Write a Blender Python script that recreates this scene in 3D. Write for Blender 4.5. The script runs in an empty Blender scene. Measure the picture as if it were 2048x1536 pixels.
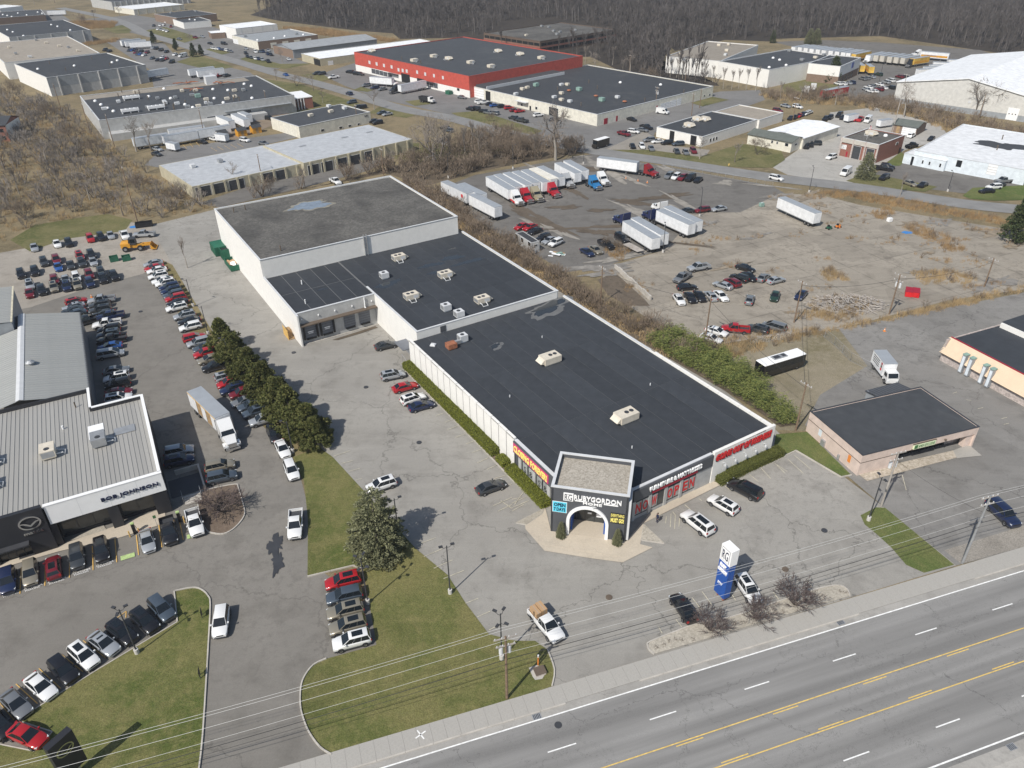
import bpy, bmesh, math, random
import numpy as np
from mathutils import Vector, Matrix
from mathutils.geometry import tessellate_polygon
R=math.radians
# ---------------- camera, sky, sun, exposure ----------------
scene=bpy.context.scene
cam_d=bpy.data.cameras.new('Camera'); cam=bpy.data.objects.new('Camera',cam_d); scene.collection.objects.link(cam); scene.camera=cam
cam_d.sensor_width=36; cam_d.lens=36*1516.78/2048; cam_d.clip_start=1; cam_d.clip_end=6000
def set_cam(pitch=.564995,roll=-.013699,height=75.):
    fwd=Vector((0,math.cos(pitch),-math.sin(pitch))); rt=Vector((1,0,0)); up=rt.cross(fwd)
    r=rt*math.cos(roll)+up*math.sin(roll); u=up*math.cos(roll)-rt*math.sin(roll)
    cam.matrix_world=Matrix(((r.x,u.x,-fwd.x,0),(r.y,u.y,-fwd.y,0),(r.z,u.z,-fwd.z,height),(0,0,0,1)))
set_cam()
SUN_EL=R(47); SUN_DIR=Vector((-.608*math.cos(SUN_EL),-.794*math.cos(SUN_EL),math.sin(SUN_EL)))
world=bpy.data.worlds.new('World'); scene.world=world; world.use_nodes=True
wn=world.node_tree; sky=wn.nodes.new('ShaderNodeTexSky'); sky.sky_type='NISHITA'; sky.sun_disc=False; sky.sun_elevation=SUN_EL; sky.sun_rotation=R(217.5); sky.altitude=200; sky.air_density=1.2; sky.dust_density=1.5
bg=wn.nodes['Background']; wn.links.new(sky.outputs[0],bg.inputs[0]); bg.inputs[1].default_value=.085
sun_d=bpy.data.lights.new('Sun','SUN'); sun_d.energy=4.0; sun_d.angle=R(.53); sun_d.color=(1,.955,.88)
sun=bpy.data.objects.new('Sun',sun_d); scene.collection.objects.link(sun); sun.rotation_euler=SUN_DIR.to_track_quat('Z','Y').to_euler(); sun.location=(0,0,200)
vs=scene.view_settings; vs.view_transform='Standard'; vs.look='None'; vs.exposure=.12; vs.gamma=1; vs.use_curve_mapping=False
# ---------------- surveyed positions in metres ----------------
CARS=[('the row beside the pines','the far end',[(-88.48,175.32,209.8,'sedan','silver'),(-87.21,172.73,209.8,'sedan','red'),(-85.95,171.12,209.8,'sedan','white'),(-84.28,167.64,209.8,'suv','white'),(-82.39,165.12,209.8,'sedan','white'),(-80.99,163.48,209.8,'suv','white'),(-79.25,161.28,209.8,'suv','navy'),(-78.03,159.27,209.8,'suv','navy'),(-76.71,157.17,209.8,'suv','slate'),(-75.58,155.32,209.8,'suv','red'),(-74.33,153.1,209.8,'sedan','black'),(-73.58,150.49,209.8,'suv','white'),(-70.44,146.53,209.8,'suv','silver'),(-68.51,144.0,209.8,'sedan','black'),(-67.37,141.38,209.8,'suv','white'),(-64.82,136.6,29.8,'suv','red'),(-63.33,134.49,209.8,'suv','silver'),(-61.34,132.54,209.8,'sedan','slate'),(-60.43,130.13,209.8,'suv','red'),(-58.87,127.88,209.8,'sedan','tan'),(-56.99,124.94,209.8,'suv','black'),(-53.35,121.24,29.8,'suv','silver'),(-52.25,118.98,209.8,'suv','red'),(-50.99,116.84,209.8,'suv','navy'),(-48.91,115.48,209.8,'suv','maroon'),(-47.69,112.77,209.8,'sedan','grey'),(-46.18,111.32,209.8,'suv','slate'),(-44.78,109.32,209.8,'suv','slate'),(-42.86,106.83,209.8,'suv','silver')]),('the bend of the dealership drive','the pines',[(-39.78,102.61,296.4,'suv','black'),(-37.38,98.62,299.6,'sedan','white'),(-34.57,92.94,294.0,'suv','white'),(-31.09,80.68,282.0,'pickup','white')]),('the column beside the grey workshop','the far end',[(-92.05,154.85,200.1,'pickup','silver'),(-91.4,152.31,200.1,'suv','charcoal'),(-90.19,150.06,200.1,'suv','charcoal'),(-88.61,148.11,200.1,'sedan','charcoal'),(-86.54,146.74,200.1,'pickup','navy'),(-85.64,143.16,200.1,'pickup','white'),(-84.11,140.87,200.1,'suv','black'),(-83.29,138.56,200.1,'suv','slate'),(-81.59,136.19,200.1,'pickup','black'),(-80.77,133.47,200.1,'sedan','blue'),(-79.25,130.42,20.1,'minivan','silver'),(-75.37,124.05,20.1,'sedan','grey'),(-74.18,121.32,200.1,'suv','white'),(-72.95,119.11,200.1,'suv','black'),(-71.56,116.28,20.1,'sedan','maroon'),(-70.7,114.28,20.1,'suv','white')]),('the cluster behind the grey workshop','the far end',[(-97.4,154.26,36.4,'suv','red'),(-96.89,151.81,216.4,'sedan','silver'),(-96.12,149.95,216.4,'sedan','charcoal'),(-94.93,148.41,216.4,'sedan','slate'),(-90.58,144.84,216.4,'pickup','black')]),('the line on the back verge','the left',[(-124.03,186.95,302.4,'sedan','silver'),(-119.31,189.38,302.4,'sedan','white'),(-116.39,189.73,302.4,'suv','black'),(-112.11,192.8,302.4,'suv','red'),(-109.68,193.74,302.4,'suv','black'),(-107.68,194.99,302.4,'sedan','silver'),(-103.71,194.65,302.4,'pickup','white'),(-98.72,195.13,184.0,'pickup','silver')]),('the back row on the gravel','the left',[(-118.29,169.9,302.4,'suv','black'),(-115.74,171.35,302.4,'suv','black'),(-116.41,177.09,302.4,'suv','charcoal'),(-114.02,178.48,302.4,'suv','maroon'),(-111.37,174.02,302.4,'sedan','blue'),(-108.83,175.05,302.4,'sedan','charcoal'),(-109.12,180.56,302.4,'suv','red'),(-106.6,176.26,302.4,'suv','charcoal'),(-106.68,181.57,302.4,'suv','black'),(-104.11,176.99,302.4,'sedan','silver')]),('the nearer row on the gravel','the left',[(-112.72,163.42,302.4,'suv','silver'),(-110.53,159.13,302.4,'sedan','maroon'),(-108.31,160.45,302.4,'suv','black'),(-108.19,165.97,302.4,'suv','maroon'),(-106.32,161.93,302.4,'suv','tan'),(-105.82,166.48,302.4,'sedan','silver'),(-103.58,162.41,302.4,'suv','navy'),(-103.75,167.45,302.4,'suv','white'),(-101.54,163.28,302.4,'suv','tan'),(-101.4,169.11,302.4,'suv','maroon'),(-98.98,164.21,302.4,'suv','navy'),(-98.97,170.17,302.4,'suv','charcoal'),(-96.94,166.49,302.4,'suv','black'),(-94.9,167.99,302.4,'suv','black')]),('the bays along the long hedge','the loading docks',[(-25.03,132.41,22.5,'sedan','charcoal'),(-22.23,120.89,20.2,'suv','silver'),(-19.51,116.78,24.9,'sedan','red'),(-17.62,112.77,29.0,'suv','white'),(-15.96,110.57,25.4,'sedan','navy')]),('the dealership customer bays','the left',[(-66.44,70.68,298.5,'suv','navy'),(-64.19,71.97,298.5,'suv','tan'),(-61.64,72.99,118.5,'suv','maroon'),(-59.39,74.86,298.5,'suv','charcoal'),(-56.63,76.09,298.5,'suv','black'),(-51.04,77.83,298.5,'sedan','silver'),(-48.71,79.7,297.6,'pickup','black'),(-45.63,81.32,297.1,'pickup','white')]),('the pairs by the dealership wall','the far end',[(-54.06,98.37,18.8,'suv','silver'),(-53.1,95.9,18.8,'suv','navy'),(-46.13,94.32,18.8,'suv','tan'),(-44.98,91.63,18.8,'suv','slate')]),('the angled row along the lawn','the right',[(-44.37,65.65,317.8,'suv','slate'),(-45.7,63.75,321.1,'suv','black'),(-47.78,62.04,324.3,'suv','black'),(-49.33,60.47,326.0,'sedan','silver'),(-50.84,58.66,323.1,'suv','white'),(-52.29,56.74,323.1,'suv','black'),(-53.85,54.61,326.3,'sedan','white'),(-55.47,52.45,323.1,'sedan','grey'),(-56.02,49.96,323.1,'suv','black')]),('the group of five on the lawn','the far end',[(-22.4,69.87,197.4,'suv','red'),(-21.76,67.39,197.4,'suv','slate'),(-21.22,64.96,197.4,'suv','tan'),(-20.49,62.62,197.4,'suv','tan'),(-19.62,60.36,197.4,'suv','white')]),('the group beside the site cabin','the far end',[(3.15,197.41,225.6,'sedan','red'),(5.43,196.73,225.6,'sedan','red'),(6.7,193.75,225.6,'sedan','black'),(8.69,188.74,225.6,'suv','black'),(10.2,186.96,225.6,'sedan','silver'),(11.8,185.19,225.6,'suv','white')]),('the four near the paired trailers','the left',[(19.34,178.71,297.2,'sedan','navy'),(21.6,180.1,297.2,'sedan','tan'),(24.68,183.5,297.2,'pickup','black'),(29.26,187.28,295.0,'bigsuv','black')]),('the three at the truck yard edge','the left',[(50.18,207.75,200.9,'sedan','charcoal'),(54.81,208.32,200.9,'suv','maroon'),(59.76,209.21,200.9,'sedan','silver')]),('the five beside the back street','the left',[(51.16,240.53,235.4,'suv','grey'),(53.28,239.61,235.4,'suv','white'),(55.12,238.44,235.4,'suv','maroon'),(57.45,237.66,235.4,'bigsuv','black'),(59.59,236.08,235.4,'sedan','black')]),('the scatter on the concrete slab','the far left',[(45.11,168.25,201.4,'pickup','silver'),(40.06,162.52,227.2,'pickup','grey'),(40.21,157.51,7.6,'sedan','black'),(37.16,151.24,275.7,'sedan','white'),(39.8,152.12,279.6,'sedan','black'),(42.05,152.64,279.6,'sedan','black'),(44.5,152.9,99.6,'sedan','silver'),(46.74,152.72,287.0,'sedan','white'),(48.51,158.22,134.8,'sedan','silver'),(51.02,159.65,114.4,'suv','maroon'),(53.25,162.08,128.8,'suv','black'),(55.82,162.74,292.4,'sedan','black'),(56.19,167.66,318.8,'sedan','black'),(58.97,162.22,51.3,'sedan','grey'),(61.42,160.6,27.8,'sedan','silver'),(52.65,150.79,68.5,'sedan','grey'),(58.66,152.27,245.9,'sedan','green'),(64.56,152.64,232.2,'sedan','navy')]),('the wrecks behind the scrub fence','the left',[(40.11,133.37,322.1,'sedan','white'),(41.97,136.26,322.1,'sedan','white'),(45.99,137.09,166.2,'pickup','red'),(50.56,137.05,143.6,'suv','charcoal'),(54.14,137.97,140.1,'minivan','grey')]),('the row beside the white offices','the left',[(43.74,293.3,307.4,'pickup','maroon'),(47.91,296.58,328.9,'suv','white'),(51.66,298.95,320.6,'sedan','grey'),(53.7,302.66,307.1,'pickup','black'),(49.92,316.19,307.8,'sedan','black')]),('the bays before the white offices','the left',[(51.74,284.07,192.9,'suv','grey'),(54.58,282.11,192.9,'sedan','white'),(57.63,279.98,192.9,'suv','black'),(61.4,278.37,192.9,'suv','slate')]),('the gravel bays by the lawn','the left',[(44.58,276.25,270.7,'sedan','black'),(47.88,275.74,270.7,'suv','white'),(50.78,272.84,270.7,'sedan','grey'),(59.04,268.73,270.7,'sedan','charcoal'),(61.98,267.42,270.7,'sedan','grey'),(64.95,268.93,270.7,'suv','maroon')]),('the lot behind the white offices','the left',[(118.33,335.79,303.0,'sedan','silver'),(122.87,333.95,303.0,'suv','white'),(112.47,327.53,303.0,'suv','maroon'),(113.71,314.55,235.4,'sedan','black'),(115.79,315.83,233.7,'sedan','black'),(118.47,318.38,234.6,'sedan','red'),(120.76,320.7,232.8,'sedan','navy'),(122.53,321.9,227.0,'sedan','white'),(123.95,323.58,221.5,'sedan','white')]),('the yard behind the brick garage','the left',[(126.98,312.39,233.8,'suv','black'),(129.46,314.48,233.8,'suv','black'),(134.5,317.88,233.8,'bigsuv','black'),(134.58,314.05,233.8,'sedan','black'),(138.27,311.33,233.8,'pickup','red'),(140.1,310.54,233.8,'pickup','red')]),('the yard beside the brick garage','the left',[(149.14,285.35,46.6,'suv','white'),(154.32,280.73,228.5,'sedan','black'),(143.09,271.52,34.3,'pickup','black')]),('the three behind the green roof','the left',[(106.08,272.85,248.2,'suv','black'),(108.27,274.95,253.6,'suv','black'),(110.44,276.51,177.1,'suv','charcoal')]),('the front lot of the brick garage','the left',[(109.93,259.04,217.4,'suv','white')]),('the lot of the pale-blue building','the left',[(122.02,245.3,330.2,'pickup','black'),(124.18,247.37,330.2,'suv','black'),(118.12,235.74,219.2,'suv','black'),(123.5,229.58,291.4,'sedan','tan'),(126.77,228.16,219.0,'sedan','black')]),('the bays on the round lawn','the far end',[(153.1,230.87,189.1,'pickup','grey'),(149.43,227.42,189.1,'sedan','charcoal'),(146.88,225.13,189.1,'suv','white'),(142.89,221.6,189.1,'sedan','black')]),('the bays along the red warehouse','the left',[(-83.64,427.66,324.1,'sedan','black'),(-81.98,426.8,324.1,'suv','black'),(-79.09,422.6,324.1,'suv','black'),(-76.84,421.36,324.1,'suv','charcoal'),(-20.99,362.01,324.1,'sedan','grey')]),('the islands before the red warehouse','the left',[(-100.39,424.5,215.7,'suv','charcoal'),(-97.54,423.94,215.7,'suv','charcoal'),(-89.39,413.47,215.7,'pickup','white'),(-69.25,391.65,215.7,'suv','grey'),(-64.18,385.73,215.7,'suv','navy'),(-60.09,382.42,215.7,'sedan','grey'),(-69.96,354.59,215.7,'suv','slate'),(-65.61,344.06,215.7,'suv','black'),(-63.85,344.45,215.7,'suv','black'),(-53.51,333.6,215.7,'sedan','slate'),(-50.94,330.85,215.7,'sedan','silver'),(-54.89,319.3,215.7,'sedan','black'),(-53.03,316.36,215.7,'suv','black')]),('the bays along the white annex','the left',[(-12.72,352.72,23.6,'suv','white'),(-10.96,350.11,23.6,'pickup','white'),(-7.74,347.73,23.6,'sedan','black'),(-5.84,344.75,23.6,'sedan','blue'),(-2.57,342.57,23.6,'suv','black'),(0.43,339.45,23.6,'suv','red'),(2.69,335.06,23.6,'sedan','maroon'),(4.84,333.31,23.6,'sedan','red'),(12.52,325.36,23.6,'suv','white'),(18.64,317.67,23.6,'sedan','charcoal')]),('the lawn bays opposite the annex','the left',[(-16.25,338.65,137.9,'suv','black'),(-14.13,338.25,137.9,'bigsuv','black'),(-10.67,333.43,137.9,'suv','black'),(-8.55,331.17,137.9,'sedan','grey'),(-5.76,329.95,137.9,'suv','grey'),(2.01,321.12,137.9,'suv','charcoal'),(3.92,318.51,137.9,'sedan','black'),(5.52,316.32,137.9,'pickup','charcoal'),(-25.04,305.78,137.9,'suv','black'),(-23.46,302.28,137.9,'suv','slate'),(-24.91,286.51,137.9,'suv','black'),(-22.73,282.33,137.9,'sedan','silver')]),('the far warehouse lot,back rows','the left',[(-234.66,510.4,267.5,'sedan','charcoal'),(-233.35,511.33,267.5,'sedan','blue'),(-232.17,512.8,267.5,'suv','navy'),(-227.34,502.11,267.5,'sedan','maroon'),(-226.02,507.09,267.5,'sedan','black'),(-220.2,501.52,267.5,'suv','maroon'),(-223.61,496.06,267.5,'sedan','slate'),(-221.79,495.66,267.5,'sedan','blue'),(-218.33,492.19,267.5,'sedan','white'),(-223.48,519.22,267.5,'sedan','silver'),(-220.2,516.01,267.5,'suv','black'),(-214.91,510.04,267.5,'suv','black'),(-209.0,503.37,267.5,'sedan','black'),(-199.8,492.39,267.5,'sedan','white')]),('the far warehouse lot,front rows','the left',[(-208.47,479.96,266.8,'sedan','slate'),(-202.85,473.75,266.8,'sedan','black'),(-199.95,472.39,266.8,'suv','charcoal'),(-203.49,482.37,266.8,'sedan','white'),(-199.83,478.34,266.8,'sedan','red'),(-191.9,466.15,266.8,'bigsuv','black'),(-250.91,513.07,266.8,'suv','black'),(-246.47,508.8,266.8,'sedan','black')]),('the lots beyond the far road','the left',[(-211.34,561.47,320.1,'suv','maroon'),(-207.65,564.25,320.1,'sedan','silver'),(-220.06,555.51,320.1,'sedan','grey'),(-192.31,533.92,320.1,'sedan','black'),(-182.63,531.94,320.1,'bigsuv','black'),(-183.35,513.14,320.1,'sedan','white'),(-180.85,511.35,320.1,'sedan','white'),(-179.02,510.93,320.1,'sedan','blue'),(-175.65,507.0,320.1,'sedan','navy'),(-172.02,504.12,320.1,'suv','white'),(-169.2,501.08,320.1,'sedan','grey')]),('the bays beside the food plant','the left',[(-154.06,417.84,64.8,'suv','black'),(-153.23,418.89,64.8,'suv','white'),(-151.36,421.34,64.8,'pickup','red'),(-146.85,422.32,64.8,'suv','charcoal')]),('the lot before the brick workshop','the left',[(-152.98,481.25,296.8,'sedan','black'),(-149.83,477.64,296.8,'sedan','charcoal'),(-146.65,474.41,296.8,'sedan','white'),(-144.07,472.24,296.8,'suv','navy'),(-141.04,469.4,296.8,'suv','silver'),(-136.05,463.26,296.8,'pickup','black'),(-157.52,493.35,296.8,'suv','black'),(-152.92,497.96,296.8,'suv','white'),(-150.09,498.44,296.8,'sedan','slate'),(-148.27,498.29,296.8,'suv','navy'),(-143.14,489.02,296.8,'suv','navy'),(-140.53,486.38,296.8,'suv','black'),(-162.48,510.51,296.8,'sedan','silver'),(-146.41,502.49,296.8,'sedan','silver'),(-126.06,470.16,296.8,'sedan','white')]),('the lot of the dark office','the left',[(-263.3,646.52,276.4,'sedan','white'),(-260.66,627.88,276.4,'sedan','white'),(-259.22,630.45,276.4,'sedan','white'),(-249.42,619.78,276.4,'suv','maroon'),(-254.12,606.23,276.4,'sedan','white'),(-250.95,603.9,276.4,'sedan','silver'),(-247.35,600.03,276.4,'sedan','white'),(-243.22,594.68,276.4,'sedan','white'),(-264.9,626.14,276.4,'sedan','charcoal')]),('the lot by the huge warehouse','the left',[(157.13,380.44,109.5,'suv','white'),(159.35,379.92,109.5,'suv','white'),(162.6,382.11,109.5,'sedan','silver'),(164.38,382.36,109.5,'suv','navy'),(173.29,391.32,109.5,'suv','grey'),(175.49,392.34,109.5,'suv','grey'),(179.4,395.83,109.5,'sedan','silver'),(185.22,401.49,109.5,'suv','green'),(168.1,371.51,109.5,'sedan','white'),(170.69,374.03,109.5,'sedan','grey'),(165.28,366.94,109.5,'sedan','silver'),(167.27,363.02,109.5,'sedan','white'),(165.53,363.13,109.5,'sedan','white'),(171.06,366.56,109.5,'suv','maroon'),(174.32,369.85,109.5,'sedan','white'),(178.0,370.14,109.5,'suv','black'),(175.63,377.52,109.5,'sedan','white'),(180.74,382.18,109.5,'suv','silver'),(184.47,386.09,109.5,'minivan','white'),(192.85,394.87,109.5,'suv','maroon'),(195.71,395.67,109.5,'sedan','black')]),('the lot behind the tan garages','the left',[(-115.1,290.28,326.0,'sedan','black'),(-111.65,293.88,326.0,'sedan','white'),(-99.61,291.86,326.0,'suv','white'),(-128.38,280.92,326.0,'sedan','silver'),(-126.19,274.47,326.0,'sedan','charcoal'),(-107.09,329.02,326.0,'pickup','maroon'),(-99.37,326.27,326.0,'suv','black'),(-91.12,286.82,326.0,'sedan','grey')])]
SINGLE=[(-20.07,89.12,207.5,'suv','white','white crossover nosed towards the big spruce in the store car park'),(-3.41,88.37,27.7,'sedan','charcoal','charcoal sedan in the hatched bays left of the store entrance'),(3.77,62.39,301.2,'pickup','white','white pickup carrying cardboard boxes in the store car park'),(20.92,64.68,108.6,'sedan','black','black sedan in the bays left of the blue pylon sign'),(29.78,67.54,283.8,'suv','white','white crossover half hidden behind the blue pylon sign'),(25.92,79.86,123.4,'bigsuv','white','long white suv parked nearest the store entrance on the right'),(30.46,83.65,131.6,'suv','white','white crossover between the long white suv and the black suv'),(34.53,86.96,133.8,'bigsuv','black','black suv at the foot of the hedge under the going out of business sign'),(69.71,80.91,281.0,'bigsuv','navy','navy suv alone in the lot at the far right'),(-36.24,63.47,282.6,'suv','white','white crossover with black roof on the dealership driveway'),(-52.19,48.58,338.5,'sedan','red','red hatchback in the corner bay by the dealership pylon'),(84.42,236.58,314.1,'suv','white','white crossover driving along the back street'),(-116.31,422.78,124.6,'sedan','blue','small blue car on the road past the red warehouse'),(-74.28,373.04,128.3,'suv','navy','navy suv driving past the island in front of the red warehouse'),(-55.44,239.45,304.6,'pickup','white','white pickup parked in the yard of the tan garages')]
TRAILERS=[(-15.55,221.6,125.7,14.2,'old','trailer','white box trailer with red emblem nearest the store roof corner'),(-6.91,209.12,-56.1,13.7,'white','trailer','white box trailer standing by the scrub below the emblem trailer'),(-11.02,219.74,-56.3,12.5,'white','trailer','white box trailer mostly hidden behind the emblem trailer'),(-2.67,225.25,-62.5,14.8,'white','trailer','white box trailer,first from the left in the slanted row of trailers'),(-0.46,227.43,-62.6,14.0,'white','trailer','white box trailer,second from the left in the slanted row of trailers'),(2.46,229.07,-61.6,14.1,'white','trailer','white box trailer,third from the left in the slanted row of trailers'),(5.07,230.52,-62.5,13.6,'white','trailer','white box trailer,fourth from the left in the slanted row of trailers'),(7.94,231.54,-63.8,14.3,'white','trailer','white box trailer,fifth from the left in the slanted row of trailers'),(10.49,233.69,-61.3,13.0,'cream','trailer','white box trailer,sixth from the left in the slanted row of trailers'),(12.99,235.62,-61.3,13.0,'white','trailer','white box trailer,seventh from the left in the slanted row of trailers'),(18.62,239.41,-64.0,12.8,'white','trailer','white box trailer with blue lettering right of the slanted row'),(21.4,241.82,-66.1,12.5,'white','trailer','white box trailer coupled behind the blue tractor'),(35.58,247.48,-28.6,13.8,'white','trailer','white box trailer coupled to the red tractor beside the back street'),(33.65,185.17,-66.0,14.0,'white','trailer','white box trailer,nearer of the pair behind the lone navy tractor'),(36.17,187.58,-65.2,13.8,'white','trailer','white box trailer,farther of the pair behind the lone navy tractor'),(44.2,193.98,-60.5,13.1,'white','trailer','white box trailer coupled to the navy tractor at the slab edge'),(46.49,196.15,-62.3,13.6,'white','trailer','white box trailer beside the one coupled to the navy tractor'),(79.7,201.79,-66.6,14.5,'white','trailer','white box trailer alone on the slab near the mowers'),(-51.7,107.5,-47.7,11.2,'delivery','trailer','white delivery trailer with orange side doors in the dealership lot'),(232.28,442.14,-36.6,14.1,'white','trailer','white trailer with green stripe driving behind the yard of yellow trailers'),(145.03,353.04,31.5,16.0,'red','trailer','red box trailer parked on the grass by the bare trees'),(168.24,469.68,-143.5,14.0,'white','trailer','white reefer trailer,first from the left in the long line'),(171.32,467.87,-143.8,13.6,'white','trailer','white reefer trailer,second from the left in the long line'),(173.78,465.28,-144.7,13.3,'white','trailer','white reefer trailer,third from the left in the long line'),(176.19,462.33,-142.9,14.3,'white','trailer','white reefer trailer,fourth from the left in the long line'),(178.66,459.65,-143.8,13.6,'white','trailer','white reefer trailer,fifth from the left in the long line'),(180.9,456.76,-144.1,13.5,'white','trailer','white reefer trailer,sixth from the left in the long line'),(184.13,455.16,-141.3,14.3,'white','trailer','white reefer trailer,seventh from the left in the long line'),(187.05,453.07,-139.5,16.0,'white','trailer','white reefer trailer,eighth from the left in the long line'),(189.27,449.85,-141.3,15.2,'white','trailer','white reefer trailer,ninth from the left in the long line'),(191.45,447.98,-140.5,16.0,'white','trailer','white reefer trailer,tenth from the left in the long line'),(193.22,444.6,-141.8,15.8,'yellow','trailer','yellow box trailer at the right end of the long trailer line'),(199.28,440.43,39.4,16.2,'white','trailer','reefer trailer,first from the left in the short line below the woods'),(202.88,439.24,37.5,14.9,'tanb','trailer','reefer trailer,second from the left in the short line below the woods'),(205.41,437.02,34.6,14.1,'tanb','trailer','reefer trailer,third from the left in the short line below the woods'),(208.11,434.33,37.0,14.8,'tanb','trailer','reefer trailer,fourth from the left in the short line below the woods'),(210.64,432.04,35.2,14.1,'tanb','trailer','reefer trailer,fifth from the left in the short line below the woods'),(213.08,429.41,32.2,13.3,'tanb','trailer','reefer trailer,sixth from the left in the short line below the woods'),(216.97,426.92,29.1,12.5,'yellow','trailer','yellow box trailer behind the black tractor below the woods'),(179.18,410.39,-99.4,9.0,'yellow','trailer','yellow box trailer,left of the pair at the white plant docks'),(182.3,406.86,-98.0,9.0,'yellow','trailer','yellow box trailer,right of the pair at the white plant docks'),(206.81,395.21,7.8,12.6,'white','trailer','white trailer,first from the front in the stack beside the huge white roof'),(212.78,400.53,5.2,12.5,'white','trailer','white trailer,second from the front in the stack beside the huge white roof'),(217.99,404.65,-4.3,12.5,'white','trailer','white trailer,third from the front in the stack beside the huge white roof'),(223.25,411.57,-19.2,12.5,'white','trailer','white trailer,fourth from the front in the stack beside the huge white roof'),(234.02,418.56,-8.6,12.5,'white','trailer','white trailer,fifth from the front in the stack beside the huge white roof'),(-241.39,529.82,47.1,12.5,'white','trailer','white trailer,farthest of the trio at the far grey warehouse'),(-236.56,525.51,34.6,12.5,'white','trailer','white trailer,middle of the trio at the far grey warehouse'),(-231.21,519.81,18.5,12.5,'white','trailer','white trailer,nearest of the trio at the far grey warehouse'),(-160.38,424.33,39.2,13.5,'white','trailer','white trailer,farther of the pair by the plant lawn'),(-154.22,420.11,36.5,13.7,'white','trailer','white trailer,nearer of the pair by the plant lawn'),(-183.06,421.46,50.7,12.5,'white','trailer','white trailer backed against the far grey warehouse end'),(-112.81,312.32,-49.8,12.5,'white','trailer','white trailer,left one at the plant loading docks'),(-107.57,314.99,-52.6,13.7,'white','trailer','white trailer,middle one at the plant loading docks'),(-107.35,320.41,-49.2,8.0,'white','trailer','short white trailer with truck,right one at the plant loading docks'),(-132.33,286.33,34.7,12.5,'grey','trailer','white storage trailer at the left end of the wooden fence'),(-122.64,289.63,39.7,12.5,'white','trailer','white storage trailer behind the wooden fence'),(-112.77,297.74,38.4,12.5,'white','trailer','white storage trailer at the right end of the wooden fence'),(-123.16,297.97,29.5,13.2,'white','trailer','white trailer with blue print against the plant wall'),(-61.51,392.69,-23.5,12.5,'white','trailer','white trailer of the white tractor beside the red warehouse docks'),(-45.13,378.15,-135.7,15.2,'white','trailer','white trailer behind the black tractor at the red warehouse'),(-374.29,700.58,14.8,13.9,'white','trailer','long pale trailer in the far top left yard'),(-122.36,280.67,-31.2,5.0,'white','smallbox','small white cube trailer in the tool hire lot'),(135.93,309.54,29.8,6.0,'white','smallbox','small white cargo trailer behind the red pickups'),(145.23,300.47,23.2,6.0,'white','smallbox','small white cargo trailer on the gravel beside the wooden shed'),(-108.03,292.1,-25.1,5.0,'white','smallbox','rounded white camper beside the wooden fence')]
TRACTORS=[(1.97,217.79,293.3,'whitered','white tractor with red skirts at the left of the slanted row'),(4.79,219.7,293.3,'red','red tractor second in the slanted row'),(7.86,220.91,293.3,'tan','tan tractor third in the slanted row'),(13.03,224.56,293.3,'red','red tractor fifth in the slanted row'),(17.98,233.45,293.3,'grey','grey tractor tucked beside the lettered trailer'),(26.14,231.07,293.3,'blue','blue tractor with chrome nose near the back street'),(29.09,234.9,293.3,'white','white tractor beside the blue one'),(45.04,242.43,312.2,'darkred','dark red tractor pulling a trailer beside the back street'),(31.13,199.06,121.4,'navy','lone navy tractor behind the pair of white trailers'),(39.34,201.89,114.6,'navy','navy tractor coupled to the trailer at the slab edge'),(42.94,208.13,113.0,'white','white tractor behind the navy tractor at the slab edge'),(-47.08,101.71,299.7,'white','white tractor of the delivery trailer in the dealership lot'),(228.09,453.24,190.8,'white','white tractor of the trailer driving below the woods'),(193.76,437.33,234.9,'white','white tractor at the short trailer line below the woods'),(210.29,423.09,228.8,'black','black tractor with the yellow trailer below the woods'),(135.27,361.27,76.0,'white','white tractor,left of two on the grass by the bare trees'),(140.53,367.32,76.6,'white','white tractor,right of two on the grass by the bare trees'),(-56.23,392.16,316.5,'white','white tractor at the red warehouse docks'),(-53.06,375.67,227.9,'black','black tractor at the red warehouse')]
OBJ={'bus':[(50.26,121.66,25.5)],'boxtruck':[(69.01,119.04,269.1)],'stepvan':[(33.13,277.34,223.0)],'cargovan':[(108.03,241.06,228.8),(142.4,308.55,232.9),(64.3,327.21,323.2),(-192.54,485.69,234.3)],'dumptruck':[(-36.1,354.12,321.3)],'loader':[(-97.19,185.82,12.2)],'dumpster':[(-99.74,178.79,0),(-96.75,179.1,0),(-87.14,299.2,0)]}
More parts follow.
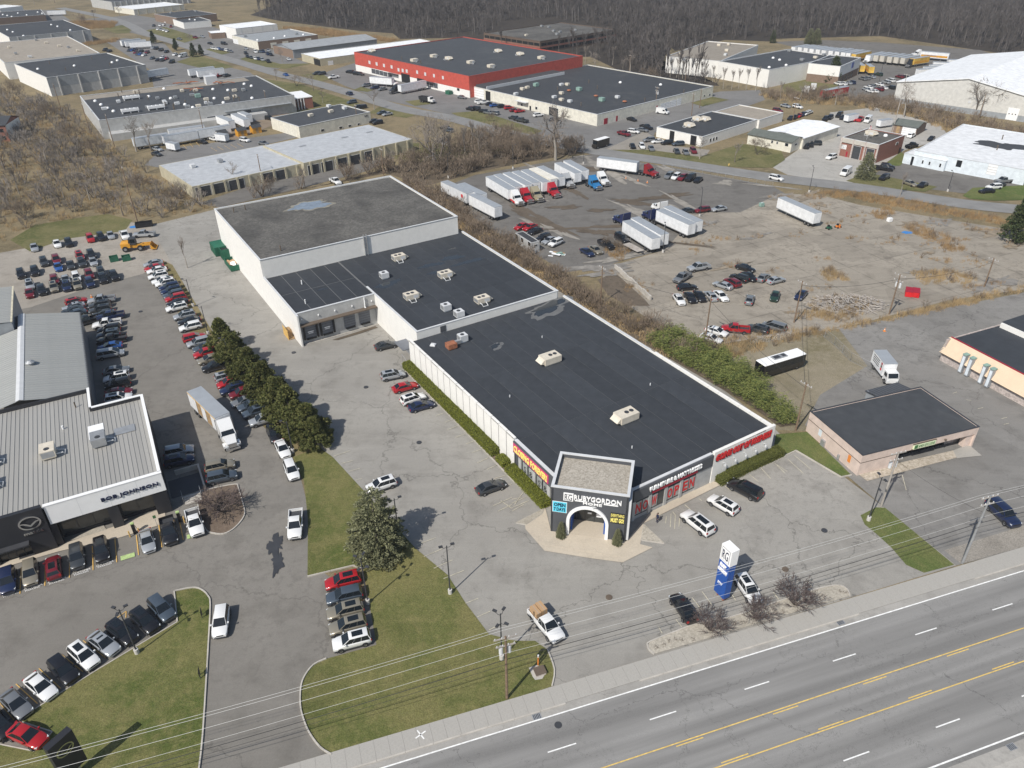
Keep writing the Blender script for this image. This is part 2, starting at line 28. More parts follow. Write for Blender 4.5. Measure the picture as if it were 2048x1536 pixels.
BLD={'garA':{'c':(-91.42,249.39),'lx':36.32,'ly':29.98,'h':3.7,'feat':[(0,'garage',-17.28,-12.78,0.27,3.15),(0,'garage',-12.38,-7.46,0.41,3.04),(0,'garage',-6.82,-2.0,0.23,2.94),(0,'garage',3.66,7.97,0.72,2.36),(0,'garage',8.78,12.43,0.71,2.09)],'top':[('unit',-10.56,4.73),('unit',-1.54,4.54)],'a':39.23},'garB':{'c':(-60.15,272.73),'lx':43.14,'ly':29.29,'h':4.3,'feat':[(0,'garage',-20.3,-16.25,1.83,3.16),(0,'garage',-15.33,-11.13,1.46,3.22),(0,'garage',-10.1,-5.65,1.27,3.24),(0,'garage',-4.64,-0.55,1.5,3.27),(0,'garage',1.45,4.43,1.64,3.52)],'top':[('hatch',-11.88,4.21),('hatch',4.99,4.24),('hatch',15.5,4.4)],'a':40.75},'hire':{'c':(-75.04,314.75),'lx':32.89,'ly':21.06,'h':4.1,'feat':[(0,'window',1.12,2.45,0.37,1.14),(0,'window',5.4,6.62,0.36,1.01),(0,'window',9.75,10.79,0.25,0.93),(0,'window',-7.17,-5.86,0.87,1.63)],'top':[('unit',-3.84,1.31),('unit',5.45,1.11),('unit',12.56,1.91),('unit',10.14,9.8)],'a':44.01},'plant':{'c':(-137.55,341.06),'lx':76.46,'ly':53.28,'h':6.9,'feat':[(0,'dock',1.0,4.68,0,3.13),(0,'dock',7.39,10.36,0.84,3.07),(0,'dock',15.48,19.02,1.51,3.69)],'top':[('dome',-34.17,11.9),('dome',-33.23,2.8),('dome',-32.06,-5.87),('dome',-31.0,-13.08),('dome',-28.29,-28.39),('dome',-15.91,-27.26),('dome',-6.83,-1.82),('dome',-4.6,-17.69),('dome',-3.3,-25.28),('dome',9.29,-23.64),('dome',17.81,0.76),('dome',12.91,6.76),('dome',27.68,10.1),('dome',29.03,3.69),('dome',21.63,-21.93),('dome',8.38,-12.9),('chiller',-20.77,6.78),('chiller',-25.7,-18.83),('chiller',-15.96,-18.94),('unit',-26.45,3.24),('unit',-11.66,0.14),('unit',-5.03,-24.02),('unit',-10.85,-11.09),('unit',-7.14,-15.26),('unit',23.22,-4.22),('unit',-33.53,-7.63),('greenbox',3.37,-6.1),('unit',19.61,-3.11),('unit',3.8,-24.54),('unit',-16.79,20.06),('pipe',-9.38,-19.69),('unit',-10.73,-8.43),('pipe',-24.58,15.15),('unit',-0.66,-27.82),('pipe',12.83,-36.19),('unit',-5.07,-2.55),('unit',5.58,7.49),('unit',6.51,-39.38),('pipe',16.04,-22.91),('pipe',-21.82,23.47),('pipe',-3.86,-15.43),('dome',-13.74,7.96),('unit',-1.01,-25.08),('unit',2.02,-2.03),('dome',-4.82,20.94),('pipe',-2.46,-31.26),('unit',-18.36,-14.99),('unit',0.53,10.21),('pipe',-10.05,-22.1),('unit',16.26,-15.81),('pipe',-4.16,-27.23),('pipe',3.46,-22.63),('pipe',4.36,3.19),('pipe',14.22,-21.16),('pipe',-26.98,-16.2),('unit',3.59,-3.95),('unit',4.78,-14.28),('unit',12.31,-18.11),('unit',3.29,-21.38),('pipe',-15.08,2.24),('pipe',15.29,-11.63),('pipe',-17.38,17.14),('pipe',-15.71,17.58),('pipe',-11.38,-13.65),('pipe',-10.43,-25.74),('pipe',15.75,-16.71),('duct',5.94,26.11),('duct',15.85,26.24),('duct',5.79,8.56),('duct',19.15,16.38)],'a':32.47},'ware':{'c':(-217.36,413.49),'lx':46.23,'ly':53.07,'h':8.2,'feat':[],'top':[('pipe',-9.91,13.89),('pipe',10.11,11.83),('pipe',9.69,-15.69),('pipe',-10.15,-12.31),('dome',-18.72,2.14),('dome',-2.94,-1.9),('dome',13.87,-6.59),('dome',17.93,-2.55)],'a':43.17},'waretan':{'c':(-267.19,469.83),'lx':46.12,'ly':83.73,'h':8.0,'feat':[],'top':[('unit',-12.92,14.55),('unit',-13.63,-13.41),('unit',-9.37,-31.08),('unit',7.04,18.58),('unit',10.61,-0.16),('unit',13.7,-9.17),('unit',15.37,-26.38),('unit',4.42,36.55)],'a':36.82},'waregrey':{'c':(-318.14,566.34),'lx':47.92,'ly':73.07,'h':7.0,'feat':[],'top':[('dome',-17.63,5.16),('dome',-16.98,-9.8),('dome',-15.38,-34.96),('dome',8.8,37.67),('dome',10.67,11.91),('dome',11.81,-1.16),('dome',13.81,-27.92)],'a':38.72},'brown':{'c':(-391.79,676.24),'lx':34.58,'ly':44.49,'h':4.5,'feat':[],'top':[('dome',-11.04,-0.03),('dome',-8.38,-9.72),('dome',-5.8,-19.77),('dome',-0.33,3.68),('dome',4.82,-15.25),('dome',13.64,0.8),('dome',15.98,-10.8)],'a':31.42},'whiteshed':{'c':(-433.78,726.56),'lx':20.83,'ly':25.41,'h':5.0,'feat':[],'top':[],'a':62.92},'striped':{'c':(-334.18,776.43),'lx':72.04,'ly':43.73,'h':6.5,'feat':[],'top':[],'a':47.03},'lowtan':{'c':(-307.83,727.66),'lx':44.95,'ly':34.63,'h':4.0,'feat':[],'top':[],'a':49.31},'office':{'c':(-250.38,654.6),'lx':32.27,'ly':38.41,'h':5.0,'feat':[],'top':[('unit',-4.92,13.83),('unit',12.41,7.17)],'a':45.33},'office2':{'c':(-235.57,625.91),'lx':20.03,'ly':26.06,'h':4.0,'feat':[],'top':[('dome',-0.55,2.98),('dome',1.62,-2.82)],'a':36.38},'whitehall':{'c':(-176.49,569.15),'lx':29.96,'ly':25.39,'h':7.0,'feat':[],'top':[],'a':41.59},'porch':{'c':(-197.5,564.63),'lx':9.13,'ly':12.07,'h':3.5,'feat':[],'top':[],'a':27.1},'brickwork':{'c':(-150.48,536.79),'lx':41.0,'ly':38.54,'h':4.5,'feat':[(3,'whitedoor',-22.51,-11.26,0,2.64)],'top':[('unit',-16.91,7.05),('unit',11.89,-6.93),('dome',-17.64,-12.63),('dome',-6.43,-12.44),('dome',2.38,-9.49),('dome',14.04,-12.2)],'a':40.08},'ribroof':{'c':(-111.16,504.06),'lx':56.8,'ly':26.12,'h':4.6,'feat':[],'top':[],'a':40.3},'longwhite':{'c':(-79.02,482.97),'lx':80.03,'ly':23.35,'h':3.8,'feat':[(3,'dark',3.73,12.1,0,3.4),(0,'whitedoor',-35.51,-32.45,0.49,2.17)],'top':[],'a':38.27},'red':{'c':(-21.63,423.59),'lx':95.88,'ly':74.59,'h':9.0,'feat':[(0,'louvre',-34.62,-32.82,5.03,6.63),(0,'louvre',-27.92,-26.18,5.05,6.64),(0,'louvre',-21.24,-19.55,5.09,6.66),(0,'louvre',-14.34,-12.7,5.23,6.78),(0,'louvre',-8.39,-6.8,4.6,6.14),(0,'louvre',-4.78,-3.21,4.74,6.27),(0,'louvre',-1.32,0.23,4.86,6.38),(0,'louvre',7.47,8.94,5.47,6.96),(0,'louvre',14.02,15.45,5.4,6.88),(0,'louvre',20.97,22.35,5.58,7.03),(0,'louvre',27.94,29.27,5.6,7.04),(0,'dock',-32.49,-28.68,0,3.01),(0,'dock',-28.82,-25.07,0,3.0),(0,'dock',-25.21,-21.51,0,2.93),(0,'dock',-21.63,-18.0,0,2.87),(0,'dock',-17.49,-13.92,0,2.94),(0,'dock',14.52,17.59,0,3.03),(0,'dock',17.87,20.9,0.04,3.05),(0,'dock',21.19,24.17,0.14,3.13),(0,'dark',-5.59,1.66,0.16,4.15),(0,'dark',7.65,13.37,0.39,3.54),(0,'dark',38.89,40.61,2.01,3.1)],'top':[('bigunit',5.52,-15.52),('bigunit',22.05,-14.94),('bigunit',37.23,-14.87),('bigunit',6.31,16.85),('bigunit',-2.54,-30.96),('bigunit',-5.52,-16.54),('bigunit',-43.33,-29.05),('bigunit',21.53,18.44),('bigunit',37.77,17.89),('pipe',4.28,-31.98),('pipe',-11.7,-31.98)],'a':-48.23},'annex':{'c':(38.12,362.23),'lx':77.16,'ly':76.65,'h':4.2,'feat':[(1,'reddoor',-34.3,-32.13,0.6,2.25),(1,'reddoor',-27.06,-26.11,0.41,2.14),(1,'reddoor',-1.6,-0.7,0,2.18),(1,'whitedoor',1.23,4.31,0.82,2.48),(1,'whitedoor',4.6,7.57,0.56,2.52),(1,'whitedoor',7.92,11.75,0.32,2.7),(1,'whitedoor',12.49,15.16,0,2.89),(1,'window',31.45,32.48,1.05,1.68),(1,'window',35.37,36.4,0.87,1.56),(0,'window',-5.79,-4.78,1.03,1.94),(0,'window',3.21,4.41,1.03,2.07),(0,'window',19.18,20.12,1.11,2.14),(0,'dark',-0.43,0.55,0,1.85),(0,'glassdoor',11.54,16.84,0,3.32),(0,'dark',-29.42,-26.1,0.35,3.9),(0,'whitedoor',-39.15,-30.61,0.63,4.1)],'top':[('unit',-11.75,-7.81),('unit',-10.26,-5.51),('unit',1.15,-20.74),('unit',4.55,-28.49),('unit',10.31,-29.93),('unit',15.1,-29.72),('unit',23.61,-9.52),('unit',-17.47,-26.8),('unit',-18.18,-23.12),('unit',-11.61,-36.04),('greenbox',1.47,-10.02),('greenbox',22.83,-18.5),('greenbox',-18.95,-16.97),('rust',-0.76,-14.18),('rust',15.38,-14.05),('rust',31.2,-13.66),('dome',2.96,15.9),('dome',19.31,24.9),('pipe',-5.9,-16.14),('pipe',4.73,-1.67),('pipe',22.88,-31.19),('pipe',35.84,-6.23),('pipe',37.05,18.68),('pipe',-6.96,5.28)],'a':-48.5},'brownoffice':{'c':(27.31,523.21),'lx':50.88,'ly':67.35,'h':6.2,'feat':[],'top':[('unit',1.92,0.95),('unit',7.73,0.91),('unit',12.94,-7.17),('unit',9.12,12.34),('unit',-12.89,11.47),('unit',-19.99,11.63),('unit',2.32,-22.99)],'a':-48.31},'whitetan':{'c':(109.34,433.05),'lx':28.81,'ly':57.49,'h':7.6,'feat':[],'top':[('unit',0.46,-18.71),('unit',-10.77,-18.17),('unit',-3.75,17.45),('unit',0.07,22.15),('unit',5.98,2.96),('unit',10.36,-10.9)],'a':-33.94},'whitedark':{'c':(135.25,404.61),'lx':30.28,'ly':55.21,'h':7.7,'feat':[],'top':[('dome',-3.98,0.46),('dome',10.74,-21.96),('dome',12.32,-11.19),('dome',1.55,-1.74),('unit',9.3,5.54),('unit',9.58,16.13),('unit',-11.22,23.57),('unit',7.82,25.83)],'a':-53.68},'whitewing':{'c':(160.49,397.21),'lx':15.17,'ly':29.82,'h':8.0,'feat':[],'top':[],'a':-39.25},'low22':{'c':(75.62,295.51),'lx':20.42,'ly':35.76,'h':3.4,'feat':[(0,'dark',-4.06,-1.97,0.19,3.39),(0,'dark',5.25,7.78,0.48,3.4),(1,'window',-13.21,-12.24,0.98,2.1),(1,'window',-11.16,-10.18,0.92,2.05),(1,'window',-9.35,-8.37,0.91,2.04)],'top':[('bigunit',-5.84,1.65),('bigunit',-2.52,-8.41),('bigunit',-3.88,3.55)],'a':-47.4},'low22tan':{'c':(96.07,313.05),'lx':17.32,'ly':20.28,'h':3.3,'feat':[],'top':[('unit',0.49,10.22)],'a':42.28},'shed23':{'c':(108.32,284.49),'lx':14.45,'ly':23.95,'h':3.8,'feat':[],'top':[],'a':-49.58},'green23':{'c':(95.75,276.28),'lx':17.03,'ly':8.79,'h':3.4,'feat':[(0,'window',0.88,1.47,2.03,2.95),(0,'window',2.9,3.4,2.08,2.85),(0,'window',6.17,7.35,1.99,3.01),(1,'window',-1.86,-0.49,2.01,2.56)],'top':[],'a':-45.8},'brick24':{'c':(125.11,264.11),'lx':13.26,'ly':18.02,'h':5.8,'feat':[(0,'brickpanel',-6.38,-4.05,0.18,4.4),(0,'garage',-1.99,0.78,0,4.24),(0,'garage',2.76,5.4,0,4.28),(0,'reddoor',-4.04,-3.54,0,1.86),(0,'signboard',-6.29,-4.31,2.42,3.91),(1,'window',3.46,4.88,3.72,4.55),(1,'dark',7.08,8.11,0.6,2.19)],'top':[('bigunit',-2.08,2.05),('dome',2.25,4.04)],'a':-49.12},'shed25':{'c':(151.57,293.23),'lx':8.65,'ly':10.62,'h':3.0,'feat':[(0,'wooddoor',-2.87,-1.66,0.66,3.0),(0,'whitedoor',-0.7,4.05,0.53,2.94)],'top':[],'a':-42.74},'blue26':{'c':(162.32,256.62),'lx':33.17,'ly':47.16,'h':4.5,'feat':[(0,'whitedoor',5.81,8.4,1.4,4.5),(0,'glassdoor',-3.37,-1.82,1.95,4.04)],'top':[('pipe',0.08,10.06),('pipe',2.7,-5.08)],'a':-44.4},'blue26w':{'c':(139.01,250.8),'lx':13.36,'ly':8.09,'h':3.2,'feat':[(0,'window',-0.47,-0.05,1.18,2.25),(0,'window',1.71,2.17,1.21,2.24),(0,'window',5.07,5.58,1.19,2.31),(0,'glassdoor',-4.04,-3.24,0.14,2.76),(1,'window',-1.18,-0.21,0.38,1.88),(1,'window',1.88,3.46,0.39,1.78)],'top':[],'a':-48.22},'cabin':{'c':(4.41,184.09),'lx':8.15,'ly':2.47,'h':2.8,'feat':[(0,'window',-4.04,-2.73,1.67,2.72),(0,'window',-1.0,0.33,1.57,2.69),(0,'window',2.59,3.87,1.8,2.8),(1,'window',-0.47,0.52,1.76,2.16)],'top':[],'a':-61.0},'house':{'c':(-196.03,303.2),'lx':7.8,'ly':14.51,'h':6.0,'feat':[],'top':[],'a':9.95},'pink':{'c':(61.56,100.01),'lx':12.5,'ly':22.43,'h':3.9,'feat':[(0,'glassblock',-3.37,-2.73,0.38,2.51),(0,'orangewin',3.66,4.26,0.49,2.71),(0,'box',-2.25,-1.43,0,0.69)],'top':[],'a':-71.98},'shadeshed':{'c':(65.08,109.8),'lx':2.23,'ly':6.43,'h':3.2,'feat':[],'top':[],'a':-69.47},'tanroof':{'c':(92.4,120.46),'lx':14.6,'ly':13.63,'h':4.9,'feat':[],'top':[],'a':-66.88},'tanback':{'c':(98.13,127.26),'lx':3.05,'ly':5.1,'h':5.8,'feat':[],'top':[],'a':-63.91}}
GROUND=[('parking_lot','asph_store',1,[(-101.1,203.36),(-84.88,217.97),(-39.16,247.65),(-14.08,206.74),(11.63,163.72),(30.71,132.1),(44.09,102.8),(45.56,97.0),(50.89,90.21),(54.06,83.2),(58.72,71.76),(1.94,53.32),(-9.39,49.74),(-4.84,59.31),(-11.2,71.36),(-21.81,86.52),(-31.48,99.0),(-41.17,111.58),(-53.65,126.56),(-63.66,142.24),(-84.0,175.73)]),('forecourt','asph_dealer',1,[(-119.58,147.31),(-107.39,152.97),(-98.69,163.12),(-89.35,170.49),(-88.45,172.83),(-78.17,158.45),(-63.73,134.73),(-49.93,114.2),(-39.15,101.9),(-33.29,92.63),(-29.71,83.39),(-26.01,72.52),(-15.55,63.96),(-14.79,58.06),(-21.95,52.87),(-19.05,46.4),(-32.64,41.92),(-56.02,36.51)]),('gravel_yard','gravel',1,[(-139.92,180.79),(-126.25,188.59),(-112.58,208.56),(-100.84,204.13),(-84.0,175.73),(-88.45,172.83),(-89.35,170.49),(-98.69,163.12),(-107.39,152.97),(-119.58,147.31)]),('lawn','lawn_dull',2,[(-134.58,194.15),(-133.74,205.39),(-124.8,210.26),(-116.99,213.68),(-107.51,208.37),(-105.98,199.72),(-119.86,194.33),(-124.79,185.83)]),('verge','strawgrass',2,[(-88.32,173.43),(-87.74,178.99),(-84.0,175.73),(-63.66,142.24),(-53.65,126.56),(-41.17,111.58),(-31.48,99.0),(-29.07,97.09),(-33.15,92.01),(-35.61,97.5),(-39.22,102.18),(-49.93,114.2),(-63.73,134.73)]),('lawn','lawn',3,[(-35.39,97.23),(-32.3,91.03),(-29.77,82.33),(-27.41,71.3),(-21.64,73.16),(-20.21,72.59),(-16.69,60.22),(-22.31,58.32),(-23.61,57.51),(-24.33,56.02),(-24.45,54.51),(-24.0,52.27),(-23.37,50.73),(-22.32,48.94),(-20.78,47.2),(-19.4,46.35),(-9.38,49.62),(1.94,53.38),(4.06,54.19),(4.46,56.37),(3.79,59.17),(2.34,60.49),(-0.06,60.53),(-3.21,61.55),(-6.29,66.51),(-8.88,71.31),(-13.54,76.19),(-21.98,87.65),(-29.07,97.09),(-31.59,99.54)]),('lawn','lawn',3,[(-44.21,69.09),(-42.06,69.65),(-40.76,69.29),(-39.58,68.25),(-38.76,66.75),(-36.92,60.41),(-33.69,48.87),(-32.67,44.48),(-35.46,38.96),(-55.86,39.23),(-59.89,48.17),(-55.02,48.04),(-50.9,47.19),(-50.12,49.41),(-54.74,50.84),(-48.62,57.43),(-41.99,64.11)]),('lawn','lawn_green',3,[(43.71,101.53),(49.05,102.11),(52.06,90.67),(50.28,90.23),(45.56,97.0),(42.61,95.24),(40.54,93.88)]),('lawn','lawn_green',3,[(49.89,81.68),(52.8,83.33),(54.06,83.2),(58.44,71.86),(53.82,70.52),(52.11,71.97),(51.54,75.14),(50.73,77.48),(49.72,79.81)]),('parking_lot','asph_old',2,[(67.64,137.78),(129.5,158.5),(77.89,77.15),(58.72,71.76),(54.06,83.2),(51.4,90.56),(49.39,104.11),(55.11,113.22),(67.55,122.97)]),('gravel_bed','gravelgrey',3,[(58.42,74.53),(73.86,79.75),(75.59,76.8),(59.45,72.02)]),('gravel_yard','dirtgrass',1,[(42.17,125.89),(54.79,135.57),(62.86,135.34),(67.64,137.78),(67.55,122.97),(70.36,115.32),(58.04,106.87),(49.23,102.39),(44.09,102.8),(42.66,113.53)]),('truck_yard','asph_dark',1,[(-24.46,229.17),(-11.17,246.39),(29.49,269.01),(52.19,252.92),(81.62,230.91),(83.54,222.24),(65.47,207.69),(53.49,208.17),(39.41,181.01),(28.42,174.98),(21.77,170.62),(13.09,167.96),(8.62,175.66),(-2.67,192.91)]),('concrete_slab','slab',2,[(21.01,169.16),(39.41,181.01),(53.49,208.17),(65.47,207.69),(81.74,223.71),(93.17,221.83),(101.51,212.57),(121.1,199.49),(145.62,183.92),(129.5,158.5),(96.81,150.43),(67.64,137.78),(54.79,135.57),(40.65,131.82),(29.45,142.91),(22.97,155.27)]),('ditch','mud',3,[(20.42,163.43),(25.04,167.56),(29.88,152.5),(30.51,149.5),(25.6,149.65),(21.85,155.31)]),('yard','asph_old2',1,[(-99.13,426.62),(-80.84,470.84),(-7.28,374.29),(37.76,322.47),(98.48,369.62),(117.66,371.7),(113.9,350.63),(92.74,328.08),(56.23,297.27),(51.48,279.68),(39.36,270.43),(31.24,268.92),(-3.39,312.24),(-29.11,335.25),(-58.63,363.5),(-80.14,394.2)]),('yard','gravelgrey',2,[(33.41,272.65),(52.77,299.72),(56.9,279.4),(71.6,272.04),(67.77,262.8),(57.15,261.49),(41.29,271.61)]),('yard','concretelt',2,[(89.7,241.82),(87.34,250.14),(121.08,296.04),(133.71,325.67),(155.63,333.49),(168.32,302.71),(163.1,284.29),(139.51,268.66),(115.02,240.67),(106.0,231.83)]),('yard','asph_dark',2,[(109.85,235.7),(131.22,253.8),(153.06,244.32),(176.59,232.73),(166.28,216.49),(135.21,221.91)]),('yard','asph_dark',2,[(165.39,512.54),(196.9,517.9),(229.26,504.88),(273.88,472.9),(274.27,447.56),(208.77,401.8),(170.05,342.16),(152.62,353.3),(148.66,387.12),(188.36,446.41)]),('yard','asph_old2',2,[(-125.88,263.01),(-127.99,281.99),(-82.34,307.02),(-72.35,306.48),(-92.28,285.61),(-120.14,259.8)]),('yard','asph_dark',2,[(-93.45,221.41),(-80.23,241.53),(-67.58,257.35),(-44.86,277.85),(-38.63,271.08),(-47.3,252.44),(-63.19,237.21),(-85.63,218.0)]),('yard','asph_old2',2,[(-270.16,555.51),(-262.1,568.2),(-223.44,538.57),(-205.62,503.71),(-161.85,457.77),(-138.1,433.65),(-126.95,412.45),(-169.98,384.86),(-196.25,445.16)]),('yard','asph_old2',2,[(-346.16,672.01),(-309.7,700.2),(-215.73,615.65),(-138.22,498.16),(-111.03,457.03),(-129.1,440.2),(-171.56,488.33),(-222.5,544.8),(-283.09,609.11)]),('yard','dirt',2,[(-114.97,304.15),(-111.85,326.69),(-94.84,338.19),(-91.14,327.25),(-104.29,294.68)]),('yard','asph_old2',2,[(-479.69,754.83),(-399.07,745.54),(-309.91,611.71),(-305.04,586.23),(-384.36,676.04)]),('lawn','lawn_dull',3,[(-300.17,618.65),(-292.46,639.85),(-276.58,616.34),(-269.61,592.64),(-278.16,590.99)]),('lawn','lawn_dull',3,[(-263.81,602.11),(-255.17,622.26),(-208.32,563.29),(-213.32,537.68),(-240.77,566.25)]),('lawn','lawn_dull',3,[(-190.94,469.58),(-186.62,493.09),(-151.88,450.85),(-160.13,439.57)]),('lawn','lawn_dull',3,[(-156.22,476.8),(-153.24,486.86),(-128.22,458.34),(-109.95,458.52),(-121.54,442.58),(-137.57,451.3)]),('lawn','lawn_dull',3,[(-188.96,511.71),(-186.11,519.19),(-168.82,498.85),(-172.72,491.96)]),('lawn','lawn_dull',3,[(-130.53,417.97),(-103.77,400.69),(-82.32,373.6),(-62.21,349.53),(-63.82,336.37),(-83.07,348.84),(-107.92,377.46)]),('lawn','lawn_dull',3,[(-60.15,336.15),(-56.19,349.16),(-38.94,331.3),(-42.6,326.21)]),('lawn','lawn_dull',3,[(-24.34,334.05),(-12.1,337.0),(-0.36,320.37),(13.22,301.86),(8.15,294.62),(-6.35,309.18),(-17.82,321.36)]),('lawn','lawn_dull',3,[(-74.53,384.36),(-71.79,391.23),(-64.33,383.69),(-66.78,379.28)]),('lawn','lawn_dull',3,[(-46.52,357.57),(-38.97,361.22),(-32.6,352.67),(-41.07,348.25)]),('lawn','lawn_dull',3,[(-109.23,424.58),(-99.72,429.45),(-90.59,412.53),(-94.69,405.08)]),('lawn','lawn_dull',3,[(36.57,273.79),(50.42,273.1),(66.19,263.49),(84.2,279.36),(96.93,273.38),(94.09,258.52),(87.17,249.59),(76.69,250.64),(60.82,254.23),(42.1,264.66)]),('lawn','lawn_dull',3,[(133.16,391.86),(157.51,405.47),(166.08,388.36),(143.16,364.51),(126.42,362.35)]),('lawn','lawn_green',3,[(123.8,250.14),(137.03,266.24),(136.02,258.89),(129.49,249.87)]),('lawn','lawn_dull',3,[(105.91,234.85),(115.86,242.77),(131.28,227.78),(125.34,223.26),(110.94,228.66)]),('lawn','lawn_green',3,[(134.57,219.17),(141.29,226.38),(174.73,229.8),(165.46,215.18),(141.62,214.4),(135.38,216.44)]),('lawn','lawn_dull',3,[(80.28,346.72),(92.36,358.16),(98.18,351.61),(83.79,339.71)]),('lawn','lawn_dull',2,[(-44.86,277.85),(-34.89,286.84),(-10.63,284.9),(-1.37,275.68),(-25.2,258.28),(-39.79,266.15)]),('lawn','lawn_dull',2,[(-96.91,317.43),(-91.8,348.39),(-86.02,363.13),(-81.24,350.68),(-89.39,337.87)])]
STREET=[(163.37,200.98),(145.55,206.56),(130.53,212.68),(108.4,227.32),(82.88,240.01),(54.8,258.02),(32.38,271.41),(11.71,287.95),(-6.29,305.24),(-24.22,325.16),(-47.16,343.79),(-74.8,377.55),(-96.7,402.7),(-120.29,426.75),(-144.14,454.87),(-170.43,484.76),(-196.1,516.15),(-224.99,551.47),(-256.72,588.97),(-284.01,630.6),(-309.09,665.06),(-344.78,704.07),(-402.36,761.07)]
ZONES=[('fence',[(-35.1,241.1),(-21.37,229.03),(-8.24,200.59),(4.99,178.97),(13.97,163.64),(22.63,147.8),(30.13,140.63),(36.68,131.93),(40.47,126.89),(33.91,123.31),(26.73,132.21),(12.27,155.61),(-2.58,178.59),(-14.17,197.77),(-30.15,224.7)]),('field',[(-273.91,409.74),(-223.21,371.71),(-198.59,354.83),(-143.94,282.79),(-120.63,254.12),(-96.3,227.47),(-86.68,217.6),(-99.55,208.06),(-107.29,209.57),(-117.37,214.54),(-134.16,206.2),(-135.3,190.64),(-146.14,191.03)]),('behind',[(-86.8,219.36),(-71.19,231.15),(-41.04,249.38),(-37.38,246.49),(-26.58,235.62),(-19.05,241.43),(-11.27,249.12),(5.49,259.77),(28.85,271.59),(11.6,285.15),(-6.22,300.62),(-24.85,276.85),(-40.25,256.08),(-59.99,237.07),(-85.11,221.06)]),('straw',[(92.85,220.93),(100.65,217.88),(117.1,205.64),(136.75,193.18),(146.05,184.59),(147.78,187.33),(133.55,202.16),(107.36,223.56),(94.46,225.52)]),('straw',[(105.77,194.35),(110.26,196.82),(114.38,188.57),(114.41,178.35),(110.53,176.87),(107.6,185.31)]),('straw',[(94.67,165.24),(104.7,166.36),(108.78,160.54),(103.98,157.97),(94.71,157.73)]),('straw',[(101.84,206.24),(108.45,210.15),(107.92,203.97),(102.15,200.22)]),('straw',[(37.67,131.9),(46.58,135.38),(56.46,137.67),(67.06,138.45),(67.52,136.92),(53.53,131.46),(43.37,126.81)]),('straw',[(68.49,139.52),(80.5,143.24),(96.21,149.2),(124.68,160.03),(124.18,157.32),(94.67,146.1),(68.54,136.89)]),('straw',[(59.92,142.01),(67.36,151.34),(73.77,153.68),(80.56,148.46),(71.4,141.67)]),('straw',[(23.56,181.57),(27.22,185.48),(30.54,181.33),(26.99,173.48)]),('straw',[(73.58,165.94),(76.98,168.76),(79.02,161.52),(73.44,158.96)]),('brush',[(113.5,361.04),(142.78,363.44),(150.71,348.32),(168.77,344.21),(173.36,326.02),(194.62,287.65),(187.87,276.08),(165.82,293.62),(164.35,311.02),(153.99,324.48),(146.32,336.87),(118.93,345.32)]),('reeds',[(-350.48,637.27),(-338.9,665.14),(-303.69,652.54),(-293.64,620.68),(-308.61,616.83)]),('reeds',[(-279.6,543.48),(-263.64,563.8),(-260.51,550.3),(-273.85,534.7)]),('reeds',[(-166.49,610.78),(-134.91,599.83),(-100.77,567.16),(-70.43,541.95),(-75.96,533.94),(-108.73,554.2),(-144.98,580.83)]),('woods',[(-230.96,1064.95),(-9.02,1246.03),(393.24,1400.47),(961.29,1405.88),(327.06,448.17),(280.39,458.56),(264.13,488.33),(240.13,530.93),(167.43,524.73),(140.32,544.64),(99.61,502.51),(86.6,454.39),(73.88,388.6),(101.44,381.97),(101.01,390.39),(63.08,456.24),(78.11,574.05),(33.12,643.89),(-10.85,622.33),(-23.66,564.6),(-52.08,558.01),(-103.94,586.71),(-175.87,648.11),(-210.83,689.32),(-209.48,781.98)]),('floor',[(-37.68,543.32),(-25.55,569.5),(-11.06,636.7),(37.62,655.67),(87.0,583.14),(104.08,509.94),(90.88,470.59),(72.99,386.26),(47.61,470.68),(-4.59,511.49)]),('grove',[(99.61,502.51),(141.37,549.08),(169.59,526.65),(164.45,514.65),(138.36,523.16),(99.17,483.93)]),('grove',[(-4.52,499.98),(13.29,482.12),(45.87,467.45),(67.5,479.43),(29.07,500.9)]),('grove',[(47.03,470.73),(78.18,569.18),(84.94,573.39),(101.12,502.38),(86.6,454.39),(72.99,386.26),(67.23,392.71),(58.9,423.51)]),('grove',[(-82.48,584.65),(-52.08,558.01),(-23.66,564.6),(-10.85,622.33),(-5.2,613.43),(-16.47,550.21),(-37.96,547.73),(-70.94,546.34)]),('bamboo',[(26.73,132.21),(33.06,136.62),(40.61,127.46),(45.39,116.81),(47.88,104.15),(44.97,103.49),(41.71,110.03),(36.48,117.89)])]
